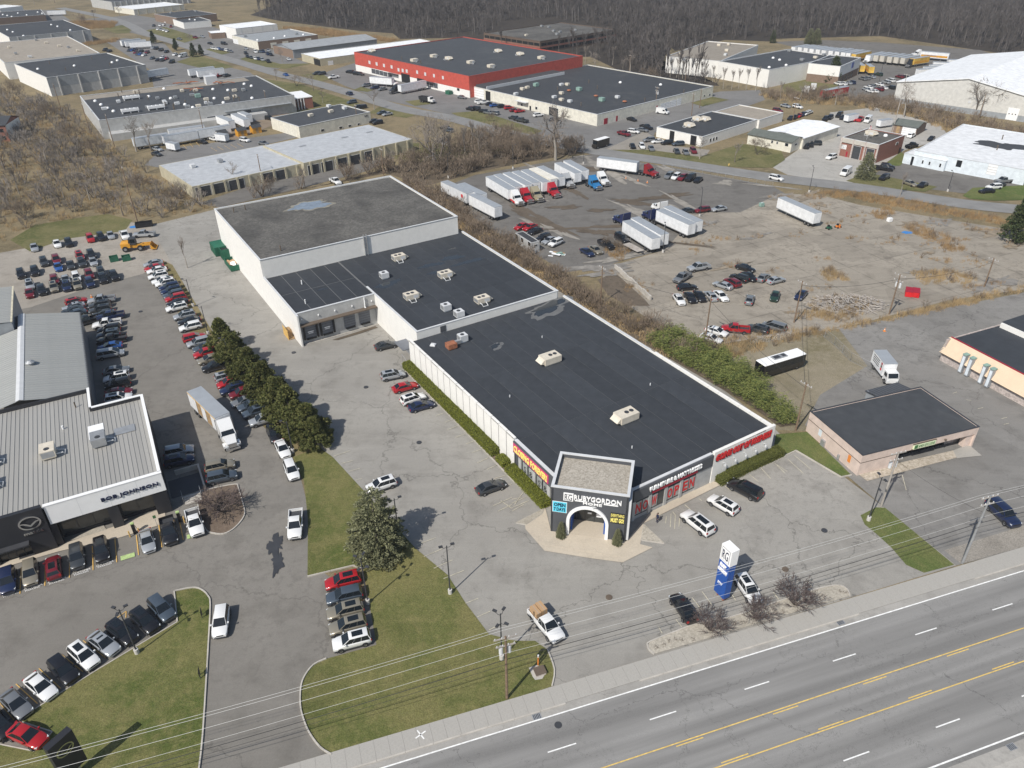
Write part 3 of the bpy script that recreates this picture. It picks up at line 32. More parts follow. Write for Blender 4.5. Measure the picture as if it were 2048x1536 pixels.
TREES=[(-135.96,280.4,13,0),(-130.64,280.79,11,1),(-24.47,257.66,19,2),(16.07,262.25,20,3),(-57.96,341.59,9,0),(-93.31,383.29,8,1),(-104.38,395.83,6,2),(-83.37,356.79,6,0),(-118.34,411.85,6,1),(81.85,405.61,9,4),(84.84,404.1,10,4),(87.32,401.35,9,4),(93.72,400.9,8,4),(95.37,396.98,9,4),(96.47,391.93,9,4),(100.09,391.68,8,4),(101.2,375.05,10,4),(104.85,373.68,9,4),(108.66,375.7,9,4),(111.24,372.13,10,4),(114.99,369.65,11,4),(160.1,316.3,14,0),(190.8,318.81,15,2),(197.23,322.82,12,1),(-111.53,211.8,8,1),(-117.83,213.3,4.5,5),(-174.1,279.65,9,4),(-137.03,228.7,11,4),(-153.15,233.18,9,4),(-160.43,264.63,9,0),(-147.3,273.21,8,5),(-140.7,246.83,7,1),(-147.92,218.33,8,4),(-134.32,217.78,7,1),(-195.3,322.88,9,1),(-230.46,372.16,10,5),(-193.39,331.32,8,5),(-163.32,290.61,9,5),(-139.12,263.63,8,1),(-113.62,230.55,8,5),(-106.28,225.56,7,1),(-98.84,218.53,7,5),(-127.99,226.46,8,0),(-172.25,259.32,9,1),(-138.8,209.58,7,5),(-125.35,243.52,9,0),(-79.57,173.74,8,4),(25.2,182.51,4,5),(116.53,220.39,7,4),(65.5,261.09,8,0),(76.34,256.41,7,1),(86.35,264.97,7,5),(-7.09,318.22,4,5),(-127.99,463.09,8,0),(-204.1,532.75,7,1),(-20.44,264.0,10,4),(-15.28,264.97,12,4),(-9.99,262.3,11,1),(-3.1,264.39,9,5),(3.87,265.28,10,5),(9.04,263.8,9,1),(-5.87,275.91,10,0),(21.4,266.9,8,5),(-31.58,253.97,8,5),(-38.19,253.14,7,1),(-13.09,276.27,11,4),(-87.3,238.26,8,0),(-64.46,235.76,7,1),(-51.03,240.25,6,5),(-74.33,231.29,6,5),(42.2,442.25,10,4),(45.06,416.23,11,1),(57.07,441.12,10,4),(63.52,419.0,11,0),(73.41,432.46,10,4),(57.93,406.0,9,4),(69.65,392.54,8,5),(75.56,398.36,9,1),(-314.0,681.11,10,0),(-325.23,640.34,9,5),(-326.39,663.84,9,1),(-439.74,789.44,10,0),(-428.84,804.88,11,1),(136.06,344.26,8,5),(148.85,343.47,7,1),(140.72,339.12,8,0),(153.56,333.62,7,5),(120.43,350.22,8,4),(129.11,349.68,8,0)]
EVERGREEN=[(-57.45,132.51,7.0,'pine'),(-54.51,128.11,6.2,'pine'),(-52.59,125.6,7.2,'pine'),(-50.07,121.53,6.4,'pine'),(-48.19,119.89,7.4,'pine'),(-45.67,115.74,6.6,'pine'),(-43.95,114.06,7.8,'pine'),(-41.24,110.49,6.8,'pine'),(-40.13,109.53,7.4,'pine'),(-37.67,106.16,7.8,'pine'),(-35.78,103.51,6.6,'pine'),(-33.55,101.77,7.2,'pine'),(-32.17,99.96,5.6,'pine'),(-18.57,75.71,11.2,'spruce'),(112.63,237.11,8.4,'spruce'),(129.58,183.82,11,'fir'),(156.26,385.39,12,'fir'),(-231.72,541.38,7.5,'fir'),(-205.91,511.22,7,'fir'),(-186.28,486.03,7.5,'fir'),(-183.53,491.06,6,'fir'),(184.89,502.87,9,'spruce'),(188.76,502.54,9,'spruce'),(164.23,508.63,8,'spruce')]
SHRUBS=[(23.72,61.62,2.6,3.4),(29.73,63.34,2.6,3.4),(35.14,65.38,3.2,4.0),(-42.94,84.41,3.4,5.2)]
TUFTS=[(16.7,59.3),(17.65,59.57),(18.39,60.04),(19.29,60.34),(19.93,60.26),(21.32,60.31),(26.84,62.61),(27.93,62.78),(25.65,62.02),(29.2,63.62),(29.79,63.49),(31.54,63.77),(33.31,64.29),(32.31,64.46),(39.11,66.77),(41.67,67.47),(42.24,67.29)]
POLES=[('lamp2',-8.32,68.12,8.4,20),('lamp4',-1.65,57.98,7.8,60),('lamp2',-15.82,76.81,8.6,20),('lamp3',-45.1,59.5,7.6,40),('lamp4',-18.7,66.65,8.0,70),('lamp2',50.58,80.62,7.9,100),('lamp1',-70.69,152.34,6.6,180),('lamp1',-62.98,139.14,6.6,180),('lamp1',-53.94,125.26,6.6,180),('lamp1',-35.75,98.42,6.2,180),('lamp1',38.57,179.4,7.5,90),('lamp1',53.36,204.91,7.8,90),('lamp1',90.69,224.27,7.7,90),('lamp1',25.28,257.07,8,90),('lamp1',132.21,223.44,6,90),('lamp1',1.32,252.44,8,0),('lamp1',-19.67,243.56,8,0),('lamp1',177.1,381.58,9,0),('util',-1.04,52.73,10.4,107),('util',53.62,83.54,10.0,107),('steel',59.63,72.11,11.8,107),('util2',47.29,102.58,9.5,30),('util',80.62,144.0,9.2,30),('util2',107.7,156.78,7,30),('util2',59.35,140.9,9.5,30),('util2',39.03,133.51,10,30),('util2',-105.39,206.68,16,30),('util2',19.79,150.81,9,30),('util2',75.57,323.09,9,30),('util',62.31,333.19,9.5,30),('util2',81.88,336.85,8,30),('tall',145.13,292.05,21,30),('util2',-195.65,346.02,12,30),('util2',-167.07,310.8,11,30),('util2',-146.76,286.81,12,30),('util2',-116.88,298.23,11,30),('util2',-102.41,335.74,10,30),('util2',-60.99,315.43,8,30),('util2',63.69,423.26,8,30),('util2',87.21,394.1,9,30),('util2',130.39,383.24,8,30),('util2',114.2,313.13,9,30),('util2',-79.47,241.72,9,30),('util2',-41.16,246.9,9,30),('util2',189.61,314.28,9,30)]
STORE={'unitS':[(-17.87,35.78),(-18.01,14.33)],'unitS2':[(-28.18,50.48)],'unitM':[(-22.04,90.43),(-17.62,76.22),(-28.46,70.6),(-17.14,61.14)],'unitM2':[(-28.9,83.1),(-24.94,61.98),(-24.14,58.06)],'puddleS':[(-5.8,53.81,4.5,1.6),(-23.14,46.17,1.0,0.7)],'puddleM':[(-17.27,83.69,3.0,0.9),(-11.2,84.78,2.5,1.2),(-9.18,80.67,3.5,0.9),(-8.65,89.51,1.0,0.4),(-29.63,79.83,3.0,1.2),(-42.17,85.17,1.0,0.4),(-18.4,79.53,1.5,0.8)],'puddleB':[(-29.92,125.77,5.0,2.6)],'hedgeL':[(-36.98,59.0),(-36.46,57.18),(-36.35,23.52)],'kerbL':[(-37.57,56.86),(-37.69,55.17),(-37.68,26.88),(-37.83,16.97),(-37.6,8.94)],'hedge2':[(-36.86,17.76),(-37.34,9.47),(-35.23,10.52),(-37.22,20.5)],'hedgeR':[(-11.84,-0.59),(-10.0,-0.57),(1.43,-1.25)],'apron':[(-37.18,8.86),(-41.76,7.24),(-42.05,6.63),(-42.18,1.69),(-37.53,-3.05),(-34.59,-5.8),(-29.36,-5.84),(-30.38,-4.44),(-27.28,-1.49),(-11.99,-1.33),(-11.84,0.6),(-25.06,-0.32),(-31.71,-2.98),(-39.25,4.35)],'bed1':[(-42.49,8.51),(-37.18,8.86),(-38.37,7.96),(-41.46,7.36)],'bed2':[(-27.37,-1.65),(-27.48,-6.1),(-29.76,-3.84)],'cone':[(-38.77,2.65),(-33.09,-2.69)]}
MARKS=[(-66.54,73.67,-64.21,69.0,0.12,'amber'),(-63.45,73.99,-61.65,70.31,0.12,'amber'),(-60.69,75.09,-59.08,71.66,0.12,'amber'),(-58.74,77.54,-56.53,72.97,0.12,'amber'),(-56.2,78.93,-53.96,74.37,0.12,'amber'),(-53.47,79.6,-51.53,75.65,0.12,'amber'),(-51.1,81.68,-48.88,77.11,0.12,'amber'),(-48.32,82.29,-46.39,78.49,0.12,'amber'),(-57.31,55.41,-53.5,52.84,0.1,'amber'),(-55.77,57.49,-51.82,54.73,0.1,'amber'),(-54.16,59.46,-50.34,56.96,0.1,'amber'),(-52.44,61.42,-48.52,58.82,0.1,'amber'),(-50.69,63.35,-49.1,65.87,0.1,'amber'),(-49.1,65.87,-48.7,64.83,0.1,'amber'),(-57.81,52.99,-55.04,50.86,0.1,'amber'),(-44.55,62.84,-44.34,62.45,0.1,'amber'),(-28.83,97.2,-26.54,98.52,0.08,'pale'),(-27.32,95.25,-25.58,95.98,0.08,'pale'),(-25.73,93.25,-24.11,93.96,0.08,'pale'),(-24.35,91.1,-23.4,91.45,0.08,'pale'),(-13.5,76.89,-10.99,78.24,0.08,'pale'),(-12.3,74.63,-9.92,76.07,0.08,'pale'),(-10.8,72.45,-8.36,73.95,0.08,'pale'),(-9.36,70.58,-6.69,72.03,0.08,'pale'),(-13.31,108.22,-12.01,108.98,0.08,'pale'),(-11.6,106.22,-10.31,107.09,0.08,'pale'),(-11.01,104.04,-9.1,105.32,0.08,'pale'),(-9.57,101.8,-7.88,102.86,0.08,'pale'),(-7.75,99.96,-6.49,100.64,0.08,'pale'),(-6.6,97.66,-5.15,98.49,0.08,'pale'),(-5.67,94.94,-3.94,96.24,0.08,'pale'),(-4.09,93.27,-2.56,94.38,0.08,'pale'),(-2.93,91.01,-1.13,91.76,0.08,'pale'),(-2.11,88.53,-0.21,89.71,0.08,'pale'),(-3.05,84.73,-0.23,86.56,0.08,'pale'),(-2.27,83.59,-0.25,84.96,0.08,'pale'),(-1.9,85.86,-0.25,84.11,0.08,'pale'),(-6.26,66.38,-4.64,67.2,0.08,'pale'),(-4.71,64.17,-3.1,65.07,0.08,'pale'),(-3.21,62.15,-2.1,62.82,0.08,'pale'),(-0.26,83.54,1.48,84.93,0.08,'pale'),(-0.25,84.25,2.27,85.78,0.08,'pale'),(0.14,84.96,1.54,87.86,0.08,'pale'),(-0.24,86.12,1.13,86.53,0.08,'pale'),(-0.24,85.25,1.91,86.66,0.08,'pale'),(24.04,67.79,24.88,65.28,0.09,'pale'),(19.86,63.35,20.32,62.24,0.09,'pale'),(17.51,62.28,17.79,61.29,0.09,'pale'),(27.61,67.64,27.96,66.26,0.09,'pale'),(33.1,67.54,33.43,66.33,0.09,'pale'),(38.06,69.32,38.36,68.29,0.09,'pale'),(22.55,66.81,23.28,64.86,0.09,'pale'),(30.92,68.93,31.17,67.99,0.09,'pale'),(38.68,92.69,39.44,90.1,0.08,'pale'),(36.48,91.11,37.42,89.31,0.08,'pale'),(32.05,88.51,32.69,87.32,0.08,'pale'),(27.49,85.75,27.83,85.22,0.08,'pale'),(41.15,93.81,42.47,91.74,0.08,'pale'),(21.99,81.95,21.62,80.49,0.08,'pale'),(22.77,82.52,22.14,79.68,0.08,'pale'),(23.08,82.93,23.33,82.17,0.08,'pale'),(23.36,82.34,22.69,79.35,0.08,'pale'),(23.84,81.59,23.38,79.82,0.08,'pale'),(25.13,84.41,25.8,83.21,0.08,'pale'),(41.29,93.58,42.01,91.31,0.08,'pale'),(43.53,94.85,44.81,91.25,0.08,'pale'),(44.87,95.83,46.33,92.17,0.08,'pale'),(59.76,90.46,58.8,86.96,0.08,'pale'),(80.06,110.93,80.86,110.7,0.08,'pale'),(80.62,108.06,81.72,108.43,0.08,'pale'),(83.03,105.05,84.22,105.41,0.08,'pale'),(82.52,103.35,83.6,103.7,0.08,'pale'),(78.83,113.06,79.73,113.47,0.08,'pale'),(-124.62,288.5,-120.52,281.71,0.1,'amber'),(-122.69,290.0,-118.61,283.15,0.1,'amber'),(-120.75,291.51,-116.68,284.6,0.1,'amber'),(-118.78,293.03,-114.74,286.06,0.1,'amber'),(-109.95,283.9,-106.11,279.02,0.1,'amber'),(-107.95,285.24,-104.12,280.31,0.1,'amber'),(-105.93,286.58,-102.12,281.62,0.1,'amber'),(-103.89,287.94,-100.09,282.93,0.1,'amber'),(-101.83,289.3,-98.05,284.26,0.1,'amber')]
PAINTTEXT=[(-65.41,69.02),(-63.07,69.97),(-60.52,71.14),(-57.96,72.62),(-55.46,73.99)]
EVPAINT=[[(-53.93,75.46),(-52.32,76.21),(-51.93,75.42),(-53.52,74.63)],[(-46.27,79.45),(-45.72,79.7),(-45.35,78.91),(-45.9,78.66)]]
CHARGERS=[(-53.79,80.03),(-48.22,82.29)]
PYLON=[(26.25,65.89),(25.43,67.53),(27.16,66.59)]
MANHOLES=[(12.01,67.08),(35.87,71.45),(43.6,78.66),(-15.47,100.6),(-43.31,131.02),(4.48,49.35),(-81.52,150.1),(-26.89,117.82)]
DRAINS=[(2.2,50.39),(51.57,46.15),(39.85,62.56)]
XMARK=(-10.27,48.43)
PERSON=(20.45,80.81)
PSIGN=(-45.37,44.03)
PINKGRAVEL=[(53.13,90.91),(53.84,89.18),(70.24,94.59),(70.55,96.45),(60.69,93.48)]
PINKPAD=[(70.55,96.45),(70.16,94.43),(74.38,95.01),(73.82,97.93)]
ISLAND=[(-48.04,88.59),(-46.65,89.17),(-45.8,89.6),(-42.68,90.46),(-42.04,89.68),(-40.11,85.78),(-39.33,83.77),(-39.42,82.12),(-40.06,80.51),(-41.08,79.61),(-42.6,79.77),(-43.98,80.59),(-46.24,84.47)]
DWALK=[(-71.71,72.72),(-68.68,73.8),(-62.82,76.61),(-55.37,79.22),(-51.35,81.37),(-50.17,82.21),(-51.26,84.45),(-52.65,84.71),(-57.59,81.27),(-63.43,77.83),(-66.18,76.28),(-69.86,74.4)]
DGRAVEL=[(-62.78,78.43),(-59.24,81.95),(-58.18,80.75),(-61.45,79.03)]
FBED=[(16.3,58.31),(15.82,58.95),(15.73,59.53),(16.12,60.1),(19.92,61.74),(22.57,62.76),(26.72,63.62),(32.41,65.66),(38.6,67.86),(41.41,68.52),(42.46,68.21),(42.69,67.45),(42.59,66.71),(32.1,63.37),(23.29,60.5)]
PADMOUNT=[(1.49,56.63),(2.41,57.01),(3.15,56.65),(3.31,55.68),(3.0,55.12),(2.18,54.99),(1.91,55.42)]
GUARD=[(25.32,170.13),(31.09,152.12)]
CHAINLINK=[[(62.59,137.49),(64.19,131.17),(64.96,124.9),(67.28,121.15),(69.91,115.33)],[(47.7,132.03),(51.97,132.94),(56.48,134.47)],[(51.99,251.79),(64.97,242.94),(81.33,229.94)]]
WOODFENCE=[(-125.31,290.38),(-110.53,308.49)]
MISC={'mower':[(85.7,193.95),(88.47,194.82)],'redbox':[(88.83,153.3),(90.26,152.92)],'debris':(73.6,148.88),'palette':[(64.62,135.77)],'tank':[(104.0,198.67),(72.85,212.3)],'bluetarp':[(105.36,190.54),(-104.49,202.63)],'cone':[(37.37,240.1),(40.84,237.51),(43.51,235.67),(-95.78,157.73),(76.46,136.54)],'green':[(-74.61,183.39),(-71.69,179.9),(-68.44,174.08)],'compact':0,'flatbed':(31.35,181.33),'blackbin':(-101.94,203.04),'sheet':(11.47,179.1),'hydrant':[(73.43,252.48)],'flag':(121.52,261.02),'mailbox':0}
HUGE={'c':(185.75,322.04),'a':-45.75,'lx':54.8,'ly':90.0,'h':8.8,'rg':4.67}
LSIGN=[(-39.17,64.93),(-36.42,56.12)]
# ---------------- materials ----------------
def sr(r,g,b):
    f=lambda c:(c/255/12.92) if c/255<=.04045 else ((c/255+.055)/1.055)**2.4
    return (f(r),f(g),f(b))
MATS={}
def newmat(name):
    m=bpy.data.materials.new(name); m.use_nodes=True; nt=m.node_tree; MATS[name]=m
    return m,nt,nt.nodes['Principled BSDF']
class N:
    "small node helper"
    def __init__(s,nt): s.nt=nt; s._c=None
    def n(s,t,**k):
        o=s.nt.nodes.new('ShaderNode'+t)
        for a,b in k.items():
            if a in o.bl_rna.properties: setattr(o,a,b)
        return o
    def coord(s,kind='Object'):
        return s.n('TexCoord').outputs[kind]
    def link(s,a,b): s.nt.links.new(a,b)
    def noise(s,vec,scale,detail=3,rough=.55,dist=0):
        o=s.n('TexNoise'); s.link(vec,o.inputs['Vector']); o.inputs['Scale'].default_value=scale; o.inputs['Detail'].default_value=detail; o.inputs['Roughness'].default_value=rough; o.inputs['Distortion'].default_value=dist
        return o
    def ramp(s,fac,lo,hi,a=0.,b=1.):
        o=s.n('MapRange'); s.link(fac,o.inputs[0]); o.inputs[1].default_value=lo; o.inputs[2].default_value=hi; o.inputs[3].default_value=a; o.inputs[4].default_value=b; o.clamp=True
        return o.outputs[0]
    def mix(s,fac,a,b,mode='MIX'):
        o=s.n('Mix',data_type='RGBA'); o.blend_type=mode
        if hasattr(fac,'is_linked') or not isinstance(fac,(int,float)): s.link(fac,o.inputs[0])
        else: o.inputs[0].default_value=fac
        for x,i in ((a,6),(b,7)):
            if isinstance(x,tuple): o.inputs[i].default_value=x+(1,) if len(x)==3 else x
            else: s.link(x,o.inputs[i])
        return o.outputs[2]
    def math(s,op,a,b=0.):
        o=s.n('Math',operation=op)
        for x,i in ((a,0),(b,1)):
            if isinstance(x,(int,float)): o.inputs[i].default_value=x
            else: s.link(x,o.inputs[i])
        return o.outputs[0]
    def mapping(s,vec,rot=(0,0,0),scale=(1,1,1)):
        o=s.n('Mapping'); s.link(vec,o.inputs[0]); o.inputs['Rotation'].default_value=rot; o.inputs['Scale'].default_value=scale
        return o.outputs[0]
    def bump(s,h,bsdf,strength=.3,dist=.05):
        o=s.n('Bump'); o.inputs['Strength'].default_value=strength; o.inputs['Distance'].default_value=dist; s.link(h,o.inputs['Height']); s.link(o.outputs[0],bsdf.inputs['Normal'])
def mat(name,col,rough=.7,metal=0.,var=.12,scale=.8,coat=0.,spec=.4,rnd=0.,dirt=0.,bump=0.):
    if name in MATS: return MATS[name]
    m,nt,b=newmat(name); k=N(nt); b.inputs['Roughness'].default_value=rough; b.inputs['Metallic'].default_value=metal; b.inputs['Specular IOR Level'].default_value=spec
    if coat: b.inputs['Coat Weight'].default_value=coat; b.inputs['Coat Roughness'].default_value=.06
    c=col
    if var or rnd or dirt:
        v=k.coord()
        n=k.noise(v,scale,4)
        c=k.mix(k.ramp(n.outputs[0],.3,.7),tuple(x*(1-var) for x in col),tuple(min(1,x*(1+var)) for x in col))
        if dirt:
            n2=k.noise(k.mapping(v,scale=(1,1,.15)),1.7,5,.65); c=k.mix(k.ramp(n2.outputs[0],.52,.8,0,dirt),c,tuple(x*.45+.02 for x in col))
        if rnd:
            oi=k.n('ObjectInfo'); c=k.mix(1.,c,k.mix(oi.outputs['Random'],(1-rnd,)*3,(1+rnd,)*3),'MULTIPLY')
        k.link(c,b.inputs['Base Color'])
        if bump: k.bump(n.outputs[0],b,bump,.04)
    else: b.inputs['Base Color'].default_value=col+(1,)
    return m
def paved(name,col,crack=.5,stain=.4,crackscale=.09,tint=(.8,.78,.74),patch=0.,joint=None,speck=.08,sealant=0.):
    m,nt,b=newmat(name); k=N(nt); b.inputs['Roughness'].default_value=.9; b.inputs['Specular IOR Level'].default_value=.25
    v=k.coord()
    n1=k.noise(v,.035,5,.6); n2=k.noise(v,.22,6,.62); n3=k.noise(v,5.,4,.7); n4=k.noise(k.mapping(v,rot=(0,0,R(-32)),scale=(.12,1.,1)),.55,5,.6)
    c=k.mix(k.ramp(n1.outputs[0],.35,.65),tuple(x*.88 for x in col),tuple(x*1.1 for x in col))
    c=k.mix(k.ramp(n2.outputs[0],.5,.78,0,stain),c,tuple(x*.52*t for x,t in zip(col,(1,.98,.96))))
    n7=k.noise(v,.95,5,.7); c=k.mix(k.math('MULTIPLY',k.ramp(n7.outputs[0],.5,.68,0,stain),k.ramp(n1.outputs[0],.4,.6)),c,tuple(x*.66 for x in col))
    c=k.mix(k.ramp(n4.outputs[0],.5,.75,0,stain*.55),c,tuple(min(1,x*1.25) for x in col))
    c=k.mix(k.ramp(n3.outputs[0],.3,.7,0,1),k.mix(1.,c,(1-speck,)*3,'MULTIPLY'),k.mix(1.,c,(1+speck,)*3,'MULTIPLY'))
    if patch:
        vo=k.n('TexVoronoi',feature='F1',distance='CHEBYCHEV'); k.link(k.mapping(v,rot=(0,0,R(-32))),vo.inputs['Vector']); vo.inputs['Scale'].default_value=.07; vo.inputs['Randomness'].default_value=.9
        s=k.n('SeparateColor'); k.link(vo.outputs['Color'],s.inputs[0]); c=k.mix(k.ramp(s.outputs[0],.75,.78,0,patch),c,tuple(x*.6 for x in col))
    if crack:
        d=k.noise(v,.35,5,.6); off=k.n('VectorMath',operation='SCALE'); k.link(d.outputs['Color'],off.inputs[0]); off.inputs['Scale'].default_value=4.5
        vv=k.n('VectorMath',operation='ADD'); k.link(v,vv.inputs[0]); k.link(off.outputs[0],vv.inputs[1])
        msk=k.ramp(n2.outputs[0],.42,.5)
        for sc,w,st in ((crackscale,.0042,1.),(crackscale*2.6,.006,.5)):
            vo=k.n('TexVoronoi',feature='DISTANCE_TO_EDGE'); k.link(vv.outputs[0],vo.inputs['Vector']); vo.inputs['Scale'].default_value=sc
            f=k.ramp(vo.outputs['Distance'],w*.35,w*1.3,1,0)
            if st<1: f=k.math('MULTIPLY',f,k.math('MULTIPLY',msk,st))
            c=k.mix(k.math('MULTIPLY',f,crack),c,tuple(x*.28 for x in col))
    if joint:
        a,sz,w=joint; u=k.mapping(v,rot=(0,0,R(-a)),scale=(1/sz,)*3); s=k.n('SeparateXYZ'); k.link(u,s.inputs[0])
        for ax in (0,1):
            fr=k.math('FRACT',s.outputs[ax]); f=k.math('MULTIPLY',k.ramp(k.math('ABSOLUTE',k.math('SUBTRACT',fr,.5)),.5-w/sz,.5-w/sz/2,0,.7),k.ramp(n2.outputs[0],.36,.6)); c=k.mix(f,c,tuple(x*.35 for x in col))
    k.link(c,b.inputs['Base Color']); k.bump(n3.outputs[0],b,.25,.02)
    return m
def grassy(name,g,straw,amt=.5,dark=.6,scale=1.):
    m,nt,b=newmat(name); k=N(nt); b.inputs['Roughness'].default_value=.95; b.inputs['Specular IOR Level'].default_value=.15
    v=k.coord(); n1=k.noise(v,.11*scale,5,.6,.4); n2=k.noise(v,.9*scale,6,.7); n3=k.noise(v,7.*scale,4,.75); n4=k.noise(v,.045*scale,4,.6)
    c=k.mix(k.ramp(n1.outputs[0],.42,.58,0,amt),g,straw); n6=k.noise(v,.38*scale,5,.65,.5); c=k.mix(k.ramp(n6.outputs[0],.5,.64,0,amt*.9),c,tuple(x*.92 for x in straw)); c=k.mix(k.ramp(n2.outputs[0],.48,.7,0,.75*amt+.15),c,tuple(x*1.2 for x in straw))
    n5=k.noise(v,.028*scale,3,.6,.8); c=k.mix(k.ramp(n5.outputs[0],.4,.62,0,.5*amt+.1),c,tuple(x*1.05 for x in straw)); c=k.mix(k.ramp(n4.outputs[0],.52,.7,0,.6),c,tuple(x*dark for x in g)); c=k.mix(k.ramp(n3.outputs[0],.35,.68),k.mix(1.,c,(.62,)*3,'MULTIPLY'),k.mix(1.,c,(1.28,)*3,'MULTIPLY'))
    k.link(c,b.inputs['Base Color']); k.bump(n3.outputs[0],b,.7,.12)
    return m
def membrane(name,col,dust=(.16,.155,.145),amt=.55,rough=.72):
    m,nt,b=newmat(name); k=N(nt); b.inputs['Roughness'].default_value=rough; b.inputs['Specular IOR Level'].default_value=.25
    v=k.coord(); n1=k.noise(v,.09,6,.62,.6); n2=k.noise(v,.5,5,.6); n3=k.noise(v,9,3,.6); oi=k.n('ObjectInfo')
    c=k.mix(k.ramp(n2.outputs[0],.3,.7),tuple(x*.86 for x in col),tuple(x*1.14 for x in col)); c=k.mix(k.ramp(n1.outputs[0],.56,.82,0,amt),c,dust)
    c=k.mix(k.ramp(n3.outputs[0],.6,.8,0,.25),c,dust); c=k.mix(1.,c,k.mix(oi.outputs['Random'],(.9,)*3,(1.1,)*3),'MULTIPLY')
    k.link(c,b.inputs['Base Color']); return m
def gravelroof(name,a,b_,c_,scale=3.,blot=.6):
    m,nt,b=newmat(name); k=N(nt); b.inputs['Roughness'].default_value=.95; b.inputs['Specular IOR Level'].default_value=.2
    v=k.coord(); n1=k.noise(v,.1,6,.62,.5); vo=k.n('TexVoronoi'); k.link(v,vo.inputs['Vector']); vo.inputs['Scale'].default_value=scale; s=k.n('SeparateColor'); k.link(vo.outputs['Color'],s.inputs[0])
    n2=k.noise(v,.6,6,.7)
    c=k.mix(s.outputs[0],a,b_); c=k.mix(k.ramp(n1.outputs[0],.42,.66,0,blot),c,c_); c=k.mix(k.ramp(n2.outputs[0],.5,.8,0,.5*blot),c,tuple(x*.8 for x in c_))
    k.link(c,b.inputs['Base Color']); k.bump(vo.outputs['Distance'],b,.4,.05); return m
paved('asph_store',(.305,.291,.265),.5,.62,.05); paved('asph_dealer',(.205,.192,.172),.3,.6,.035); paved('asph_old',(.235,.226,.212),.5,.8,.055,patch=.25); paved('asph_old2',(.195,.19,.184),.3,.5,.05,patch=.2)
paved('asph_dark',(.165,.156,.144),.2,.9,.06); paved('slab',(.315,.282,.235),.45,1.,.07,joint=(24,11.,.16),patch=.3); paved('concrete_warm',(.52,.455,.365),.1,.3,.05); paved('concretelt',(.40,.385,.355),.6,.6,.1); paved('concrete',(.42,.4,.365),.12,.3,.05); paved('sidewalk',(.40,.383,.352),.12,.5,.05); paved('gutter',(.36,.345,.32),.25,.6,.05)
paved('dirt',(.24,.19,.14),0,.6); paved('gravel',(.33,.30,.26),0,.75,speck=.2); paved('gravelgrey',(.30,.275,.24),0,.6,speck=.3); paved('mud',(.13,.105,.08),0,.8,speck=.2)
grassy('lawn',(.098,.122,.034),(.225,.2,.085),.55); grassy('lawn_green',(.09,.135,.036),(.2,.19,.08),.35); grassy('lawn_dull',(.108,.118,.044),(.21,.185,.09),.6); grassy('strawgrass',(.16,.145,.06),(.26,.21,.115),.8); grassy('dirtgrass',(.2,.175,.105),(.31,.27,.2),.7); grassy('wild',(.16,.135,.082),(.27,.215,.13),.75,.6,.6); grassy('litter',(.12,.096,.07),(.17,.135,.095),.5,.6,.8); grassy('forest_floor',(.05,.043,.037),(.07,.058,.047),.4,.7,.3)  # forest_floor is coloured dark to carry the shadows under the trees
def roadmat():
    m,nt,b=newmat('roadway'); k=N(nt); b.inputs['Roughness'].default_value=.85; b.inputs['Specular IOR Level'].default_value=.3
    v=k.coord(); u=k.mapping(v,rot=(0,0,R(-17.69))); n1=k.noise(k.mapping(u,scale=(.02,.55,1)),1.1,4,.5); n2=k.noise(v,.25,6,.65); n3=k.noise(v,7,3,.7)
    col=(.272,.266,.256); c=k.mix(k.ramp(n1.outputs[0],.35,.65),tuple(x*.66 for x in col),tuple(x*1.12 for x in col)); c=k.mix(k.ramp(n2.outputs[0],.55,.8,0,.35),c,tuple(x*.7 for x in col)); c=k.mix(k.ramp(n3.outputs[0],.35,.7,0,.5),c,tuple(x*.86 for x in col))
    d=k.noise(v,.7,5,.65); off=k.n('VectorMath',operation='SCALE'); k.link(d.outputs['Color'],off.inputs[0]); off.inputs['Scale'].default_value=2.; vv=k.n('VectorMath',operation='ADD'); k.link(u,vv.inputs[0]); k.link(off.outputs[0],vv.inputs[1])
    vo=k.n('TexVoronoi',feature='DISTANCE_TO_EDGE'); k.link(k.mapping(vv.outputs[0],scale=(.09,.14,1)),vo.inputs['Vector']); vo.inputs['Scale'].default_value=1.; c=k.mix(k.ramp(vo.outputs['Distance'],.002,.007,.6,0),c,tuple(x*.3 for x in col))
    k.link(c,b.inputs['Base Color']); k.bump(n3.outputs[0],b,.2,.01)
roadmat()
membrane('roof_dark',(.044,.049,.057),amt=.8); membrane('roof_dark2',(.058,.062,.068),amt=.35); membrane('roof_mid',(.042,.047,.055),amt=.3); membrane('roof_tan',(.30,.265,.22),(.4,.37,.31),.6); membrane('roof_white',(.82,.83,.84),(.72,.73,.74),.4,.5); membrane('roof_grey',(.33,.345,.355),(.42,.43,.44),.4,.55); membrane('roof_pale',(.46,.475,.495),(.55,.56,.57),.4,.5); membrane('roof_green',(.14,.155,.14),(.2,.2,.19),.4)
gravelroof('roof_gravel',(.10,.097,.09),(.165,.157,.144),(.06,.058,.056),2.5,.75); gravelroof('roof_pebble',(.30,.27,.225),(.48,.44,.38),(.30,.28,.24),5.,.3); gravelroof('pebbles',(.34,.29,.22),(.56,.5,.42),(.36,.32,.27),4.,.4); gravelroof('mulch',(.16,.12,.09),(.22,.17,.13),(.09,.07,.055),5.,.6); gravelroof('bedgravel',(.34,.31,.26),(.5,.46,.39),(.3,.27,.22),5.,.5)
